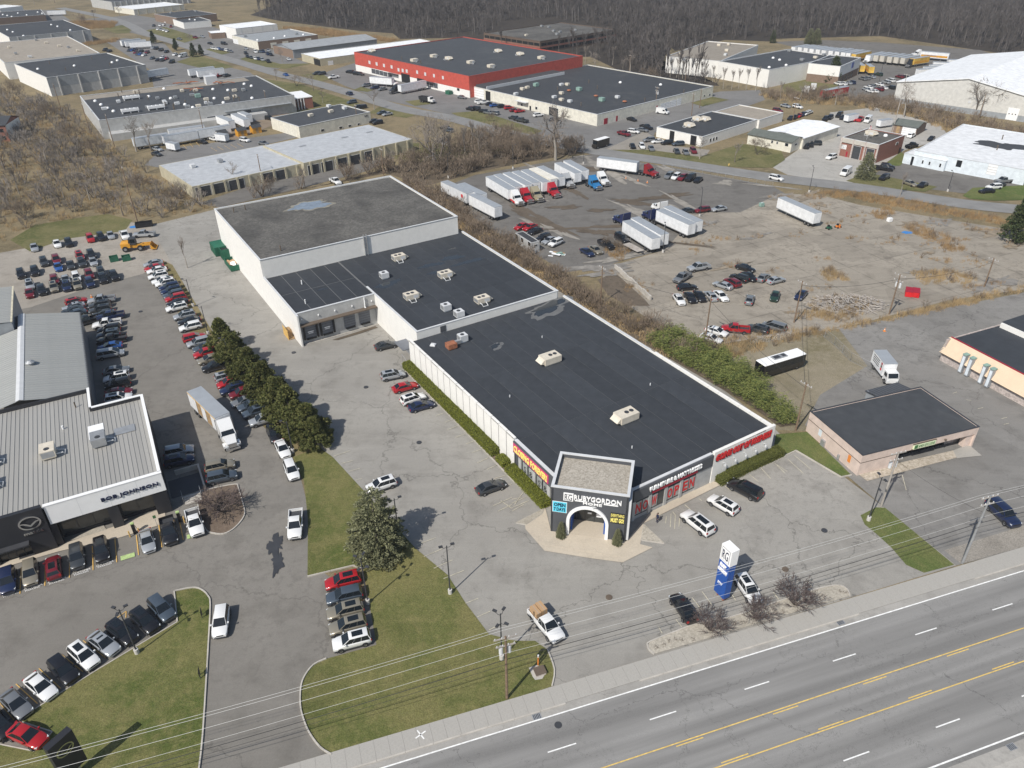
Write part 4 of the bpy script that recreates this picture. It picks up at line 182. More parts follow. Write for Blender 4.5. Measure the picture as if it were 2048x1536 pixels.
mat('wall_white',(.80,.785,.75),.8,var=.04,dirt=.07); mat('wall_grey',(.44,.44,.43),.8,dirt=.12); mat('wall_cream',(.70,.67,.58),.8,dirt=.15); mat('wall_tan',(.45,.41,.30),.8,dirt=.15); mat('wall_brick',(.26,.115,.085),.85,var=.2,scale=3.); mat('wall_brown',(.12,.085,.065),.85); mat('wall_redmetal',(.50,.085,.06),.55,dirt=.1); mat('wall_darkgrey',(.085,.09,.10),.6,var=.05); mat('wall_charcoal',(.028,.029,.034),.45,var=.05); mat('wall_pink',(.64,.52,.455),.85,dirt=.1); mat('wall_blue',(.68,.74,.79),.7,dirt=.1); mat('wall_stone',(.46,.40,.37),.9,var=.3,scale=2.5); mat('wall_peach',(.70,.55,.40),.65,var=.05); mat('wall_greymetal',(.30,.32,.34),.5,dirt=.1); mat('wall_darkmetal',(.16,.17,.19),.5); mat('wall_brickbrown',(.22,.155,.115),.85,var=.2,scale=3.)
mat('trim',(.62,.63,.64),.5,var=.06); mat('trim_white',(.86,.86,.86),.5,var=.03); mat('trim_dark',(.05,.052,.058),.5); mat('trim_brown',(.13,.10,.075),.7); mat('seam',(.14,.142,.142),.7); mat('metal',(.55,.56,.57),.4,.7); mat('galv',(.42,.43,.44),.5,.5); mat('beige',(.66,.60,.50),.6,dirt=.15); mat('greenmetal',(.25,.38,.33),.6); mat('rust',(.33,.13,.07),.9,var=.3,scale=2.)
mat('black',(.015,.015,.017),.5,var=0); mat('rubber',(.018,.018,.02),.85,var=0); mat('rim',(.45,.46,.48),.3,.8,var=0); mat('glass',(.012,.016,.02),.06,0,var=0,spec=.6); mat('glass_store',(.05,.055,.055),.08,0,var=.3,scale=.5,spec=.6); mat('headlight',(.75,.78,.8),.12,.2,var=0); mat('taillight',(.35,.015,.015),.2,var=0); mat('chrome',(.65,.66,.68),.12,.95,var=0)
mat('paint_white',(.82,.82,.8),.6,var=.15,scale=3.); mat('paint_amber',(.66,.42,.13),.7,var=.2,scale=3.); mat('paint_yellow',(.72,.50,.14),.7,var=.2,scale=3.); mat('paint_pale',(.56,.52,.40),.8,var=.25,scale=2.); mat('paint_green',(.40,.52,.22),.8,var=.2,scale=3.)
mat('red_sign',(.62,.02,.025),.45,var=0); mat('red_deep',(.35,.01,.03),.5,var=0); mat('yellow_sign',(.92,.80,.22),.45,var=0); mat('cyan_sign',(.12,.62,.80),.45,var=0); mat('magenta_sign',(.62,.06,.2),.45,var=0); mat('blue_sign',(.015,.085,.36),.4,var=.05); mat('white_sign',(.9,.9,.9),.4,var=0); mat('navy_ink',(.006,.012,.05),.5,var=0); mat('green_ink',(.05,.16,.05),.5,var=0); mat('palegreen_sign',(.72,.80,.55),.5,var=0); mat('poster',(.36,.37,.36),.3,var=.35,scale=1.2); mat('orange',(.75,.25,.05),.5,var=.1); mat('cat_yellow',(.62,.30,.03),.5,var=.15); mat('dumpster_green',(.02,.12,.07),.55,var=.2,dirt=.2); mat('cardboard',(.45,.29,.16),.8,var=.1); mat('wood',(.35,.24,.13),.85,var=.25,scale=2.); mat('wood_pole',(.20,.14,.095),.9,var=.3,scale=2.); mat('wood_grey',(.36,.33,.30),.9,var=.2); mat('concrete_base',(.55,.53,.5),.9); mat('kerb',(.47,.44,.395),.9,var=.15,scale=.7,dirt=.2); mat('wire_light',(.62,.62,.6),.5,.2,var=0); mat('wire_dark',(.03,.03,.03),.6,var=0); mat('tarp_blue',(.05,.22,.55),.6); mat('water',(.035,.04,.045),.05,var=0,spec=.6); mat('water_pale',(.22,.26,.31),.08,var=.2,spec=.6); mat('puddle_rim',(.24,.225,.185),.9,var=.3)
mat('bark',(.16,.135,.115),.95,var=.2); mat('bark_pale',(.33,.30,.26),.95,var=.2); mat('twig',(.27,.235,.205),.95,var=.2,rnd=.2); mat('twig_dark',(.13,.1,.092),.95,var=.2); mat('twig_field',(.225,.2,.178),.95,var=.4,scale=.06); mat('twig_wood',(.105,.094,.09),.95,var=.35,scale=.05); mat('twig_brown',(.215,.168,.125),.95,var=.3,scale=.2); mat('twig_orange',(.30,.19,.085),.95,var=.2); mat('straw',(.40,.29,.155),.95,var=.3,scale=.3); mat('reed',(.36,.24,.12),.95,var=.25,scale=.2)
mat('skin',(.5,.3,.22),.6,var=0); mat('cloth_navy',(.02,.025,.06),.9,var=0); mat('hair',(.03,.02,.015),.8,var=0)
def leafmat(name,a,b_,rnd=.12):
    m,nt,b=newmat(name); k=N(nt); b.inputs['Roughness'].default_value=.7; b.inputs['Specular IOR Level'].default_value=.25; g=k.n('NewGeometry'); oi=k.n('ObjectInfo')
    c=k.mix(g.outputs['Random Per Island'],a,b_); c=k.mix(1.,c,k.mix(oi.outputs['Random'],(1-rnd,)*3,(1+rnd,)*3),'MULTIPLY'); k.link(c,b.inputs['Base Color']); return m
leafmat('pine_leaf',(.045,.066,.018),(.18,.175,.06),.22); leafmat('spruce_leaf',(.105,.115,.06),(.27,.27,.155)); leafmat('fir_leaf',(.03,.05,.02),(.085,.10,.04)); leafmat('hedge_leaf',(.10,.125,.018),(.28,.29,.05)); leafmat('hedge_dark',(.06,.075,.018),(.17,.175,.05)); mat('hedge_core',(.07,.08,.015),.95,var=.3,scale=3.); leafmat('bamboo_leaf',(.035,.06,.014),(.19,.20,.055))
PAINT=dict(white=(.80,.80,.79),silver=(.42,.44,.46),grey=(.22,.23,.24),charcoal=(.045,.05,.055),black=(.013,.013,.015),navy=(.015,.025,.07),blue=(.025,.09,.3),slate=(.085,.11,.14),red=(.40,.015,.02),maroon=(.16,.012,.02),darkred=(.22,.012,.018),tan=(.30,.27,.21),green=(.02,.05,.035),cream=(.72,.68,.58),yellow=(.66,.40,.06),orange=(.6,.25,.05))
for n_,c_ in PAINT.items(): mat('car_'+n_,c_,.28,.35 if n_ in('silver','grey','slate','tan') else .08,var=0,coat=.7)
M=MATS
# ---------------- mesh helpers ----------------
COL=scene.collection
class MB:
    def __init__(s): s.v=[]; s.f=[]; s.mi=[]
    def add(s,v,f,mi=0):
        o=len(s.v); s.v+=[tuple(p) for p in v]; s.f+=[tuple(i+o for i in q) for q in f]; s.mi+=[mi]*len(f); return s
    def box(s,x0,x1,y0,y1,z0,z1,mi=0):
        return s.add([(x0,y0,z0),(x1,y0,z0),(x1,y1,z0),(x0,y1,z0),(x0,y0,z1),(x1,y0,z1),(x1,y1,z1),(x0,y1,z1)],[(3,2,1,0),(4,5,6,7),(0,1,5,4),(1,2,6,5),(2,3,7,6),(3,0,4,7)],mi)
    def rbox(s,c,sz,a=0.,z0=0.,z1=1.,mi=0):
        ca,sa=math.cos(a),math.sin(a); P=[(c[0]+ca*x-sa*y,c[1]+sa*x+ca*y) for x,y in ((-sz[0]/2,-sz[1]/2),(sz[0]/2,-sz[1]/2),(sz[0]/2,sz[1]/2),(-sz[0]/2,sz[1]/2))]
        return s.prism(P,z0,z1,mi)
    def prism(s,P,z0,z1,mi=0,top=True,bot=True):
        n=len(P); v=[(p[0],p[1],z0) for p in P]+[(p[0],p[1],z1) for p in P]; f=[(i,(i+1)%n,n+(i+1)%n,n+i) for i in range(n)]
        if top: f.append(tuple(range(n,2*n)))
        if bot: f.append(tuple(range(n-1,-1,-1)))
        return s.add(v,f,mi)
    def quad(s,a,b,c,d,mi=0): return s.add([a,b,c,d],[(0,1,2,3)],mi)
    def tube(s,pts,r,n=5,mi=0,r1=None,cap=False):
        pts=[Vector(p) for p in pts]; m=len(pts); v=[]
        for i,p in enumerate(pts):
            t=(pts[min(i+1,m-1)]-pts[max(i-1,0)]).normalized(); u=t.cross(Vector((0,0,1)))
            if u.length<.05: u=t.cross(Vector((1,0,0)))
            u.normalize(); w=t.cross(u); rr=r if r1 is None else r+(r1-r)*i/(m-1)
            v+=[p+(u*math.cos(2*math.pi*j/n)+w*math.sin(2*math.pi*j/n))*rr for j in range(n)]
        f=[(i*n+j,i*n+(j+1)%n,(i+1)*n+(j+1)%n,(i+1)*n+j) for i in range(m-1) for j in range(n)]
        f=[q[::-1] for q in f]
        if cap: f+=[tuple(range(n)),tuple(range((m-1)*n,m*n))[::-1]]
        return s.add(v,f,mi)
    def cyl(s,x,y,z0,z1,r,n=12,mi=0,r1=None):
        r1=r if r1 is None else r1; v=[(x+rr*math.cos(2*math.pi*j/n),y+rr*math.sin(2*math.pi*j/n),z) for z,rr in((z0,r),(z1,r1)) for j in range(n)]
        return s.add(v,[(j,(j+1)%n,n+(j+1)%n,n+j) for j in range(n)]+[tuple(range(n,2*n)),tuple(range(n-1,-1,-1))],mi)
    def lathe(s,x,y,prof,n=12,mi=0):
        v=[(x+r*math.cos(2*math.pi*j/n),y+r*math.sin(2*math.pi*j/n),z) for r,z in prof for j in range(n)]; k=len(prof)
        return s.add(v,[(i*n+j,i*n+(j+1)%n,(i+1)*n+(j+1)%n,(i+1)*n+j) for i in range(k-1) for j in range(n)]+[tuple(range((k-1)*n,k*n))],mi)
    def mesh(s,name,mats,smooth=None):
        me=bpy.data.meshes.new(name); me.from_pydata(s.v,[],s.f); mats=mats if isinstance(mats,(list,tuple)) else [mats]
        for m in mats: me.materials.append(M[m] if isinstance(m,str) else m)
        if len(mats)>1: me.polygons.foreach_set('material_index',s.mi)
        if smooth is not None:
            me.polygons.foreach_set('use_smooth',[True]*len(s.f)); me.set_sharp_from_angle(angle=R(smooth))
        me.update(); return me
    def obj(s,name,mats,parent=None,smooth=None,loc=None,rz=0.): return ob(name,s.mesh(name,mats,smooth),parent,loc,rz)
def ob(name,me,parent=None,loc=None,rz=0.):
    o=bpy.data.objects.new(name,me); COL.objects.link(o)
    if parent is not None: o.parent=parent
    if loc is not None: o.location=loc
    if rz: o.rotation_euler[2]=rz
    return o
def tag(o,label,cat,group=None):
    o['label']=label; o['category']=cat
    if group: o['group']=group
    return o
def thing(name,label,cat,loc=(0,0,0),rz=0.,group=None): return tag(ob(name,None,None,loc if len(loc)==3 else (loc[0],loc[1],0),rz),label,cat,group)
def structure(o): o['kind']='structure'; return o
def stuff(o): o['kind']='stuff'; return o
def poly_mesh(name,P,z,m,parent=None):
    if sum(P[i][0]*P[(i+1)%len(P)][1]-P[i][1]*P[(i+1)%len(P)][0] for i in range(len(P)))<0: P=P[::-1]
    T=tessellate_polygon([[Vector((p[0],p[1],0)) for p in P]]); F=[]
    for a,b,c in T:
        cr=(P[b][0]-P[a][0])*(P[c][1]-P[a][1])-(P[b][1]-P[a][1])*(P[c][0]-P[a][0])
        if abs(cr)>1e-7: F.append((a,b,c) if cr>0 else (a,c,b))
    me=bpy.data.meshes.new(name); me.from_pydata([(p[0],p[1],z) for p in P],[],F); me.materials.append(M[m])
    return ob(name,me,parent)
def text_mesh(txt,size=1.,extrude=.03,bold=0.,shear=0.,space=1.,align='CENTER'):
    cu=bpy.data.curves.new('t','FONT'); cu.body=txt; cu.size=size; cu.extrude=extrude; cu.offset=bold; cu.shear=shear; cu.space_character=space; cu.align_x=align; cu.align_y='CENTER'; cu.resolution_u=2
    o=bpy.data.objects.new('t',cu); COL.objects.link(o); bpy.context.view_layer.update(); me=bpy.data.meshes.new_from_object(o.evaluated_get(bpy.context.evaluated_depsgraph_get())); bpy.data.objects.remove(o); bpy.data.curves.remove(cu); return me
def wall_text(name,txt,parent,pos,nrm_angle,size,m,depth=.08,bold=0.,shear=0.,width=None,height=None,space=1.):
    "raised lettering on a vertical face; nrm_angle = direction the face looks, in the parent frame"
    me=text_mesh(txt,size,depth/2,bold,shear,space); me.name=name; co=np.empty(len(me.vertices)*3); me.vertices.foreach_get('co',co); co=co.reshape(-1,3)
    if width: w=np.ptp(co[:,0]); co[:,0]*=width/w
    if height: w=np.ptp(co[:,1]); co[:,1]*=height/w
    co[:,:2]-=(co[:,:2].max(0)+co[:,:2].min(0))/2
    me.vertices.foreach_set('co',co.ravel()); me.materials.clear(); me.materials.append(M[m]); me.update()
    o=ob(name,me,parent); o.matrix_local=Matrix.Translation(pos)@Matrix.Rotation(nrm_angle+math.pi/2,4,'Z')@Matrix.Rotation(math.pi/2,4,'X'); return o
def ground_text(name,txt,parent,pos,ang,size,m):
    me=text_mesh(txt,size,0.); me.materials.clear(); me.materials.append(M[m]); o=ob(name,me,parent); o.location=pos; o.rotation_euler[2]=ang; return o
def fan(n,i,a): return a+2*math.pi*i/n
def inpoly(x,y,P):
    c=False; j=len(P)-1
    for i in range(len(P)):
        if (P[i][1]>y)!=(P[j][1]>y) and x<(P[j][0]-P[i][0])*(y-P[i][1])/(P[j][1]-P[i][1])+P[i][0]: c=not c
        j=i
    return c
def scatter(P,n,rng):
    xs=[p[0] for p in P]; ys=[p[1] for p in P]; out=[]
    for _ in range(n*30):
        x=rng.uniform(min(xs),max(xs)); y=rng.uniform(min(ys),max(ys))
        if inpoly(x,y,P): out.append((x,y))
        if len(out)>=n: break
    return out
ORD=['first','second','third','fourth','fifth','sixth','seventh','eighth','ninth','tenth']+['%dth'%i for i in range(11,60)]
for i in (21,31,41): ORD[i-1]='%dst'%i
for i in (22,32): ORD[i-1]='%dnd'%i
for i in (23,33): ORD[i-1]='%drd'%i
# ---------------- ground, street and road ----------------
structure(MB().quad((-3500,-600,0),(3500,-600,0),(3500,5000,0),(-3500,5000,0)).obj('ground','wild'))
Z=lambda l:.012*l+.055
for r_,(n_,m_,l_,P_) in enumerate(sorted(GROUND,key=lambda g:g[2])): structure(poly_mesh(n_,P_,.012+.0018*r_,m_))
def strip(pts,w,z):
    mb=MB(); L=[]
    for i,p in enumerate(pts):
        a=Vector(pts[max(i-1,0)]); b=Vector(pts[min(i+1,len(pts)-1)]); d=(b-a).normalized(); n=Vector((-d.y,d.x)); L.append((Vector(p)+n*w/2,Vector(p)-n*w/2))
    for (a,b),(c,d) in zip(L,L[1:]): mb.quad((a.x,a.y,z),(c.x,c.y,z),(d.x,d.y,z),(b.x,b.y,z))
    return mb
def smooth_line(P,n=4):
    out=[]
    for i in range(len(P)-1):
        p0,p1,p2,p3=[Vector(P[min(max(j,0),len(P)-1)]) for j in (i-1,i,i+1,i+2)]
        for k in range(n):
            t=k/n; out.append(.5*((2*p1)+(p2-p0)*t+(2*p0-5*p1+4*p2-p3)*t*t+(3*p1-p0-3*p2+p3)*t**3))
    out.append(Vector(P[-1])); return out
st_line=[(p.x,p.y) for p in smooth_line(STREET)]
mat('street',(.225,.222,.216),.9,var=.12,scale=.2); structure(strip(st_line,8.4,Z(4)).obj('street','street'))
RU=Vector((.9527,.3038)); RN=Vector((-.3038,.9527))
def rp(s,n): p=RU*s+RN*n; return (p.x,p.y)
def rq(mb,s0,s1,n0,n1,z): return mb.quad(*[(*rp(s,n),z) for s,n in((s0,n0),(s1,n0),(s1,n1),(s0,n1))])
road=structure(rq(MB(),-300,420,27.2,47.9,Z(4)).obj('road','roadway'))
rq(MB(),-300,420,46.99,47.9,Z(5)).obj('gutter','gutter',road); rq(MB(),-300,420,27.2,28.6,Z(5)).obj('gutter','gutter',road); structure(rq(MB(),-300,420,15,27.2,.1).obj('pavement','sidewalk'))
rng=random.Random(3)
dash=rq(MB(),0,3.2,-.07,.07,0).mesh('lane_dash','paint_white'); ydash=rq(MB(),0,3.2,-.06,.06,0).mesh('lane_dash','paint_yellow')
rq(MB(),-300,420,46.82,46.98,Z(5.4)).obj('edge_line','paint_white',road); rq(MB(),-300,420,29.05,29.22,Z(5.4)).obj('edge_line','paint_white',road)
rq(MB(),-300,420,39.66,39.78,Z(5.4)).obj('centre_line','paint_yellow',road); rq(MB(),-300,420,36.0,36.12,Z(5.4)).obj('centre_line','paint_yellow',road)
for i in range(-4,12):
    for me_,s_,n_ in ((dash,17.1,43.08),(dash,45.6,32.56),(ydash,30.1,39.42),(ydash,33.6,36.34)): ob('lane_dash',me_,road,(*rp(s_+11.78*i,n_),Z(5.4)))
# pavement of single slabs along the road
walk=structure(rq(MB(),-300,420,47.9,50.3,.06).obj('pavement','gutter'))
slab=rq(MB(),.012,1.51,.02,2.38,0); 
slab=MB(); 
for n0,n1 in ((.02,2.36),): slab.prism([rp(.008,n0),rp(1.512,n0),rp(1.512,n1),rp(.008,n1)],-.07,0)
slab=slab.mesh('slab','sidewalk')
for i in range(-40,90):
    o=ob('slab',slab,walk,(*rp(i*1.52,47.92),.13+rng.uniform(-.002,.002)))
kb=MB()
for s0 in range(-60,130,3):
    if -17<s0<-4 or 19<s0<30 or 58<s0<76: continue
    kb.prism([rp(s0,47.72),rp(s0+2.97,47.72),rp(s0+2.97,47.9),rp(s0,47.9)],.0,.19)
kb.obj('kerb','kerb',walk)
def kerb_run(P,w=.16,h=.2,parent=None,name='kerb',closed=False,m='kerb'):
    P=[Vector(p) for p in P]; P=P+[P[0]] if closed else P; mb=MB()
    for a,b in zip(P,P[1:]):
        d=(b-a); L=d.length; d.normalize(); n=Vector((-d.y,d.x))*w/2; k=max(1,round(L/3))
        for i in range(k):
            p=a+d*(L*i/k+.01); q=a+d*(L*(i+1)/k-.01); mb.prism([(p+n).to_tuple(),(p-n).to_tuple(),(q-n).to_tuple(),(q+n).to_tuple()],0,h)
    o=mb.obj(name,m,parent)
    if parent is None: structure(o)
    return o
lw=[g for g in GROUND if g[0]=='lawn']
kerb_run(lw[1][3][3:6]); kerb_run([(p.x,p.y) for p in smooth_line(lw[1][3][7:16],3)]); kerb_run([(p.x,p.y) for p in smooth_line(lw[2][3][0:8],3)]); kerb_run([lw[2][3][-1],lw[2][3][0]]); kerb_run([lw[2][3][i] for i in (11,12,13,14,15,16)],.12,.1)
kerb_run([(p.x,p.y) for p in smooth_line(lw[1][3][18:21],3)])
kerb_run([lw[3][3][2],lw[3][3][3],lw[3][3][4],lw[3][3][5],lw[3][3][6]])
for (x0,y0,x1,y1,w,c) in MARKS:
    a=Vector((x0,y0)); b=Vector((x1,y1)); d=(b-a).normalized(); n=Vector((-d.y,d.x))*w/2
    structure(MB().quad(*[(p.x,p.y,Z(4.2)) for p in (a+n,a-n,b-n,b+n)]).obj('bay_line','paint_'+c))
for P_ in EVPAINT: structure(poly_mesh('painted_bay_mark',P_,Z(4.2),'paint_green'))
for x,y in PAINTTEXT:
    for i,t in enumerate(('CUSTOMER','PARKING')): structure(ground_text('painted_lettering',t,None,(x+.13*i,y-.32*i+.15,Z(4.2)),R(28),.42,'paint_white'))
x,y=XMARK
for a in (40,130): structure(MB().rbox((x,y),(1.3,.14),R(a),.13,.141).obj('painted_cross','paint_white'))
for i,(x,y) in enumerate(MANHOLES): structure(MB().cyl(x,y,0.01,.122,.42,20).obj('manhole_cover','trim_brown' if i<2 else 'trim_dark'))
for x,y in DRAINS:
    d_=structure(MB().rbox((x,y),(1.,.7),R(17.7),.02,.135).obj('drain_grate','galv'))
    for k_ in range(5): MB().rbox((x+.17*(k_-2)*.95,y+.17*(k_-2)*.3),(.07,.6),R(17.7),.13,.138).obj('slot','black',d_)
# oil stains, tyre trails and wet patches lying on the yards (own irregular outline)
def blob(name,c,rx,ry,a,m,z,seed,n=22,parent=None,rough=.45):
    g=random.Random(seed); ph=[g.uniform(0,6.28) for _ in range(5)]; P=[]
    for i in range(n*2):
        t=2*math.pi*i/(n*2); r=max(.3,1+rough*(.5*math.sin(2*t+ph[0])+.35*math.sin(3*t+ph[1])+.3*math.sin(5*t+ph[2])+.25*math.sin(9*t+ph[3])+.2*math.sin(13*t+ph[4]))*.8)
        x=rx*r*math.cos(t); y=ry*r*math.sin(t); P.append((c[0]+x*math.cos(a)-y*math.sin(a),c[1]+x*math.sin(a)+y*math.cos(a)))
    return poly_mesh(name,P,z,m,parent)
# ---------------- rooftop fittings shared by all buildings ----------------
def rtu(parent,x,y,z,L=3.2,W=2.,Hh=1.3,a=0.,m='beige',hood=True,fans=2):
    mb=MB().box(-L/2,L/2,-W/2,W/2,.25,Hh).box(-L/2+.2,L/2-.2,-W/2+.15,W/2-.15,0,.26)
    if hood: mb.add([(L/2,-W/2*.8,Hh*.95),(L/2,W/2*.8,Hh*.95),(L/2+.8,W/2*.8,Hh*.45),(L/2+.8,-W/2*.8,Hh*.45),(L/2,-W/2*.8,Hh*.3),(L/2,W/2*.8,Hh*.3)],[(0,3,2,1),(3,4,5,2),(0,4,3),(1,2,5)])
    u=mb.obj('rooftop_unit',m,parent,None,(x,y,z),a)
    for i in range(fans): MB().cyl(-L/2+.75+i*.95,0.,Hh,Hh+.06,.38,14).obj('fan','trim_dark',u)
    if fans: MB().box(-L/2-.012,-L/2,-W/2+.15,W/2-.15,.4,Hh-.15).obj('coil_grille','galv',u)
    if L>2.5:
        MB().tube([(-L/2+.4,-W/2-.05,.5),(-L/2+.4,-W/2-.9,.5),(-L/2+.5,-W/2-1.1,.12),(-L/2+1.6,-W/2-1.15,.1),(-L/2+1.8,-W/2-.05,.4)],.09,6).obj('drain_pipe','trim',u)
        MB().box(.1,L/2-.2,-W/2-.012,-W/2,.45,Hh-.2).obj('access_panel','trim',u)
    return u
def top_item(parent,k,x,y,z,rng,far=True):
    a=rng.choice((0,math.pi/2))
    if k=='unit': return rtu(parent,x,y,z,1.9,1.4,1.1,a,rng.choice(('beige','trim','galv')),False,0 if far else 1)
    if k=='bigunit': return rtu(parent,x,y,z,3.2,2.4,1.4,a,'beige',True,0)
    if k=='greenbox': return rtu(parent,x,y,z,2.2,1.8,1.5,a,'greenmetal',False,0)
    if k=='rust': return MB().lathe(x,y,[(.35,z),(.35,z+.4),(1.,z+.45),(.8,z+.75),(.2,z+.9)],10).obj('roof_ventilator','rust',parent,40)
    if k=='dome': return MB().lathe(x,y,[(.7,z),(.72,z+.3),(.6,z+.55),(.35,z+.72),(.1,z+.78)],10).obj('skylight_dome','trim_white',parent,60)
    if k=='pipe': return MB().cyl(x,y,z,z+1.3,.16,8).lathe(x,y,[(.16,z+1.3),(.3,z+1.35),(.05,z+1.6)],8).obj('vent_pipe','trim_brown',parent)
    if k=='hatch': return MB().rbox((x,y),(2.6,.9),0,z,z+.15).obj('skylight','galv',parent)
    if k=='chiller':
        u=MB().box(-3.2,3.2,-1.1,1.1,.7,1.6).box(-3,-2.8,-1,1,0,.7).box(2.8,3,-1,1,0,.7).box(-.1,.1,-1,1,0,.7).obj('chiller','trim_white',parent,None,(x,y,z))
        for i in range(4): MB().cyl(-2.4+1.6*i,0,1.6,1.75,.6,12).obj('fan','galv',u)
        return u
    if k=='duct':
        g=rng
        m_=MB()
        for i in range(7):
            dx,dy=g.uniform(-7,7),g.uniform(-3,3); m_.tube([(x,y,z+.6),(x+dx*.5,y+dy*.5,z+1.1),(x+dx,y+dy,z+g.uniform(.5,1.4))],.18,5)
        return m_.obj('pipework',g.choice(('rust','galv','galv')),parent)
def coping(x0,x1,y0,y1,h,w=.3,t=.12):
    return MB().box(x0-.06,x1+.06,y0-.06,y0+w,h,h+t).box(x0-.06,x1+.06,y1-w,y1+.06,h,h+t).box(x0-.06,x0+w,y0+w,y1-w,h,h+t).box(x1-w,x1+.06,y0+w,y1-w,h,h+t)
FM=dict(window=('window','glass'),dark=('opening','black'),dock=('dock_door','wall_darkgrey'),garage=('garage_door','trim_dark'),whitedoor=('garage_door','trim_white'),reddoor=('door','red_deep'),glassdoor=('entrance_glazing','glass'),louvre=('louvre','trim'),wooddoor=('door','wood'),brickpanel=('infill_panel','wall_brick'),signboard=('sign_board','white_sign'),glassblock=('window','wall_blue'),orangewin=('window','orange'),box=('meter_box','galv'))
def face_part(root,spec,face,x0,x1,z0,z1,depth,name,m,proud=.06):
    lx,ly=spec['lx']/2,spec['ly']/2; off=[ly,lx,ly,lx][face]; mb=MB().box(x0,x1,-off-proud,-off+depth,z0,z1); return mb.obj(name,m,root,None,None,[0,math.pi/2,math.pi,-math.pi/2][face])
def simple(key,name,label,cat,wall,roof,par=.35,trim='trim',band=None,gable=0.,gax=0,ribs=None,wall2=None,root=None,skip=()):
    s=BLD[key]; hx,hy,h=s['lx']/2,s['ly']/2,s['h']; rng=random.Random(hash(key)%1000 if 0 else len(key)*7+int(h*10))
    r=root or thing(name,label,cat,s['c'],R(s['a']))
    if root is not None:
        r=ob('wing',None,root); d=Vector(s['c'])-Vector(root.location[:2]); ra=root.rotation_euler[2]; r.location=(d.x*math.cos(-ra)-d.y*math.sin(-ra),d.x*math.sin(-ra)+d.y*math.cos(-ra),0); r.rotation_euler[2]=R(s['a'])-ra
    # four walls
    for f in range(4):
        L=[hx,hy,hx,hy][f]; off=[hy,hx,hy,hx][f]; mm=wall2 if (wall2 and f in(1,3)) else wall
        z1=h+par
        MB().box(-L+(.0 if f%2==0 else .3),L-(.0 if f%2==0 else .3),-off,-off+.3,band[0] if band and f in band[2] else 0,z1).obj('wall',mm,r,None,None,[0,math.pi/2,math.pi,-math.pi/2][f])
        if band and f in band[2]: MB().box(-L+(.0 if f%2==0 else .3),L-(.0 if f%2==0 else .3),-off+.03,-off+.3,0,band[0]).obj('lower_wall',band[1],r,None,None,[0,math.pi/2,math.pi,-math.pi/2][f])
    if gable:
        mb=MB(); e=.4
        if gax==0: mb.add([(-hx-e,-hy-e,h),(hx+e,-hy-e,h),(hx+e,0,h+gable),(-hx-e,0,h+gable),(hx+e,hy+e,h),(-hx-e,hy+e,h)],[(0,1,2,3),(3,2,4,5)]); g=MB().add([(-hx,-hy,h),(-hx,hy,h),(-hx,0,h+gable-.1),(hx,-hy,h),(hx,hy,h),(hx,0,h+gable-.1)],[(0,2,1),(3,4,5)])
        else: mb.add([(-hx-e,-hy-e,h),(0,-hy-e,h+gable),(0,hy+e,h+gable),(-hx-e,hy+e,h),(hx+e,-hy-e,h),(hx+e,hy+e,h)],[(0,1,2,3),(1,4,5,2)]); g=MB().add([(-hx,-hy,h),(0,-hy,h+gable-.1),(hx,-hy,h),(-hx,hy,h),(0,hy,h+gable-.1),(hx,hy,h)],[(0,2,1),(3,4,5)])
        v=list(mb.v); n=len(v); mb.add([(x,y,z+.14) for x,y,z in v],[]); mb.f+= [tuple(i+n for i in f) for f in list(mb.f)]; mb.mi+=[0]*(len(mb.f)-len(mb.mi))
        mb.obj('roof',roof,r); g.obj('gable_wall',wall,r)
    else:
        MB().box(-hx+.3,hx-.3,-hy+.3,hy-.3,h-.3,h).obj('roof',roof,r)
        if par>0: coping(-hx,hx,-hy,hy,h+par,.34,.08).obj('coping',trim,r)
    if ribs:
        f_,nn,mm,w_,dp=ribs
        for f in f_:
            L=[hx,hy,hx,hy][f]; off=[hy,hx,hy,hx][f]
            for i in range(nn):
                x=-L+(i+.5)*2*L/nn; MB().box(x-w_/2,x+w_/2,-off-dp,-off,0,h+par-.1).obj('pilaster',mm,r,None,None,[0,math.pi/2,math.pi,-math.pi/2][f])
    for (f,k,x0,x1,z0,z1) in s['feat']:
        nm,mm=FM[k]
        if k in('garage','dock','whitedoor','dark','reddoor','glassdoor','wooddoor'): z0=max(z0,.02) if k!='dock' else max(z0,.8); z0=.03 if z0<1.4 and k!='dock' else z0
        if k=='garage' and key.startswith('gar'): z0=.03; z1=max(z1,3.1)
        L=[hx,hy,hx,hy][f]; x0=max(x0,-L+.2); x1=min(x1,L-.2)
        if x1-x0<.15: continue
        w=face_part(r,s,f,x0,x1,z0,z1,.1,nm,mm)
        if k in('window','glassdoor','glassblock','orangewin','garage','whitedoor','dock'):
            off=[hy,hx,hy,hx][f]; t=.09; fr=MB().box(x0-t,x0,-off-.09,-off+.05,z0,z1+t).box(x1,x1+t,-off-.09,-off+.05,z0,z1+t).box(x0,x1,-off-.09,-off+.05,z1,z1+t); fr.obj('frame','trim',w)
            if k=='garage' or k=='whitedoor':
                for j in range(1,4): zz=z0+(z1-z0)*j/4; MB().box(x0,x1,-off-.075,-off-.058,zz-.025,zz+.025).obj('panel_joint','trim_dark' if k=='whitedoor' else 'wall_darkgrey',w)
    for i,(k,x,y) in enumerate(s['top']):
        if abs(x)<hx-.5 and abs(y)<hy-.5: top_item(r,k,x,y,h,rng,True)
    return r
# ---------------- furniture store ----------------
SA=R(31.747); store=thing('furniture_store','dark grey and white furniture store with corner entrance tower and tall warehouse behind','store',(40.9,96.18),SA)
def sbox(name,m,x0,x1,y0,y1,z0,z1,p=None): return MB().box(x0,x1,y0,y1,z0,z1).obj(name,m,p or store)
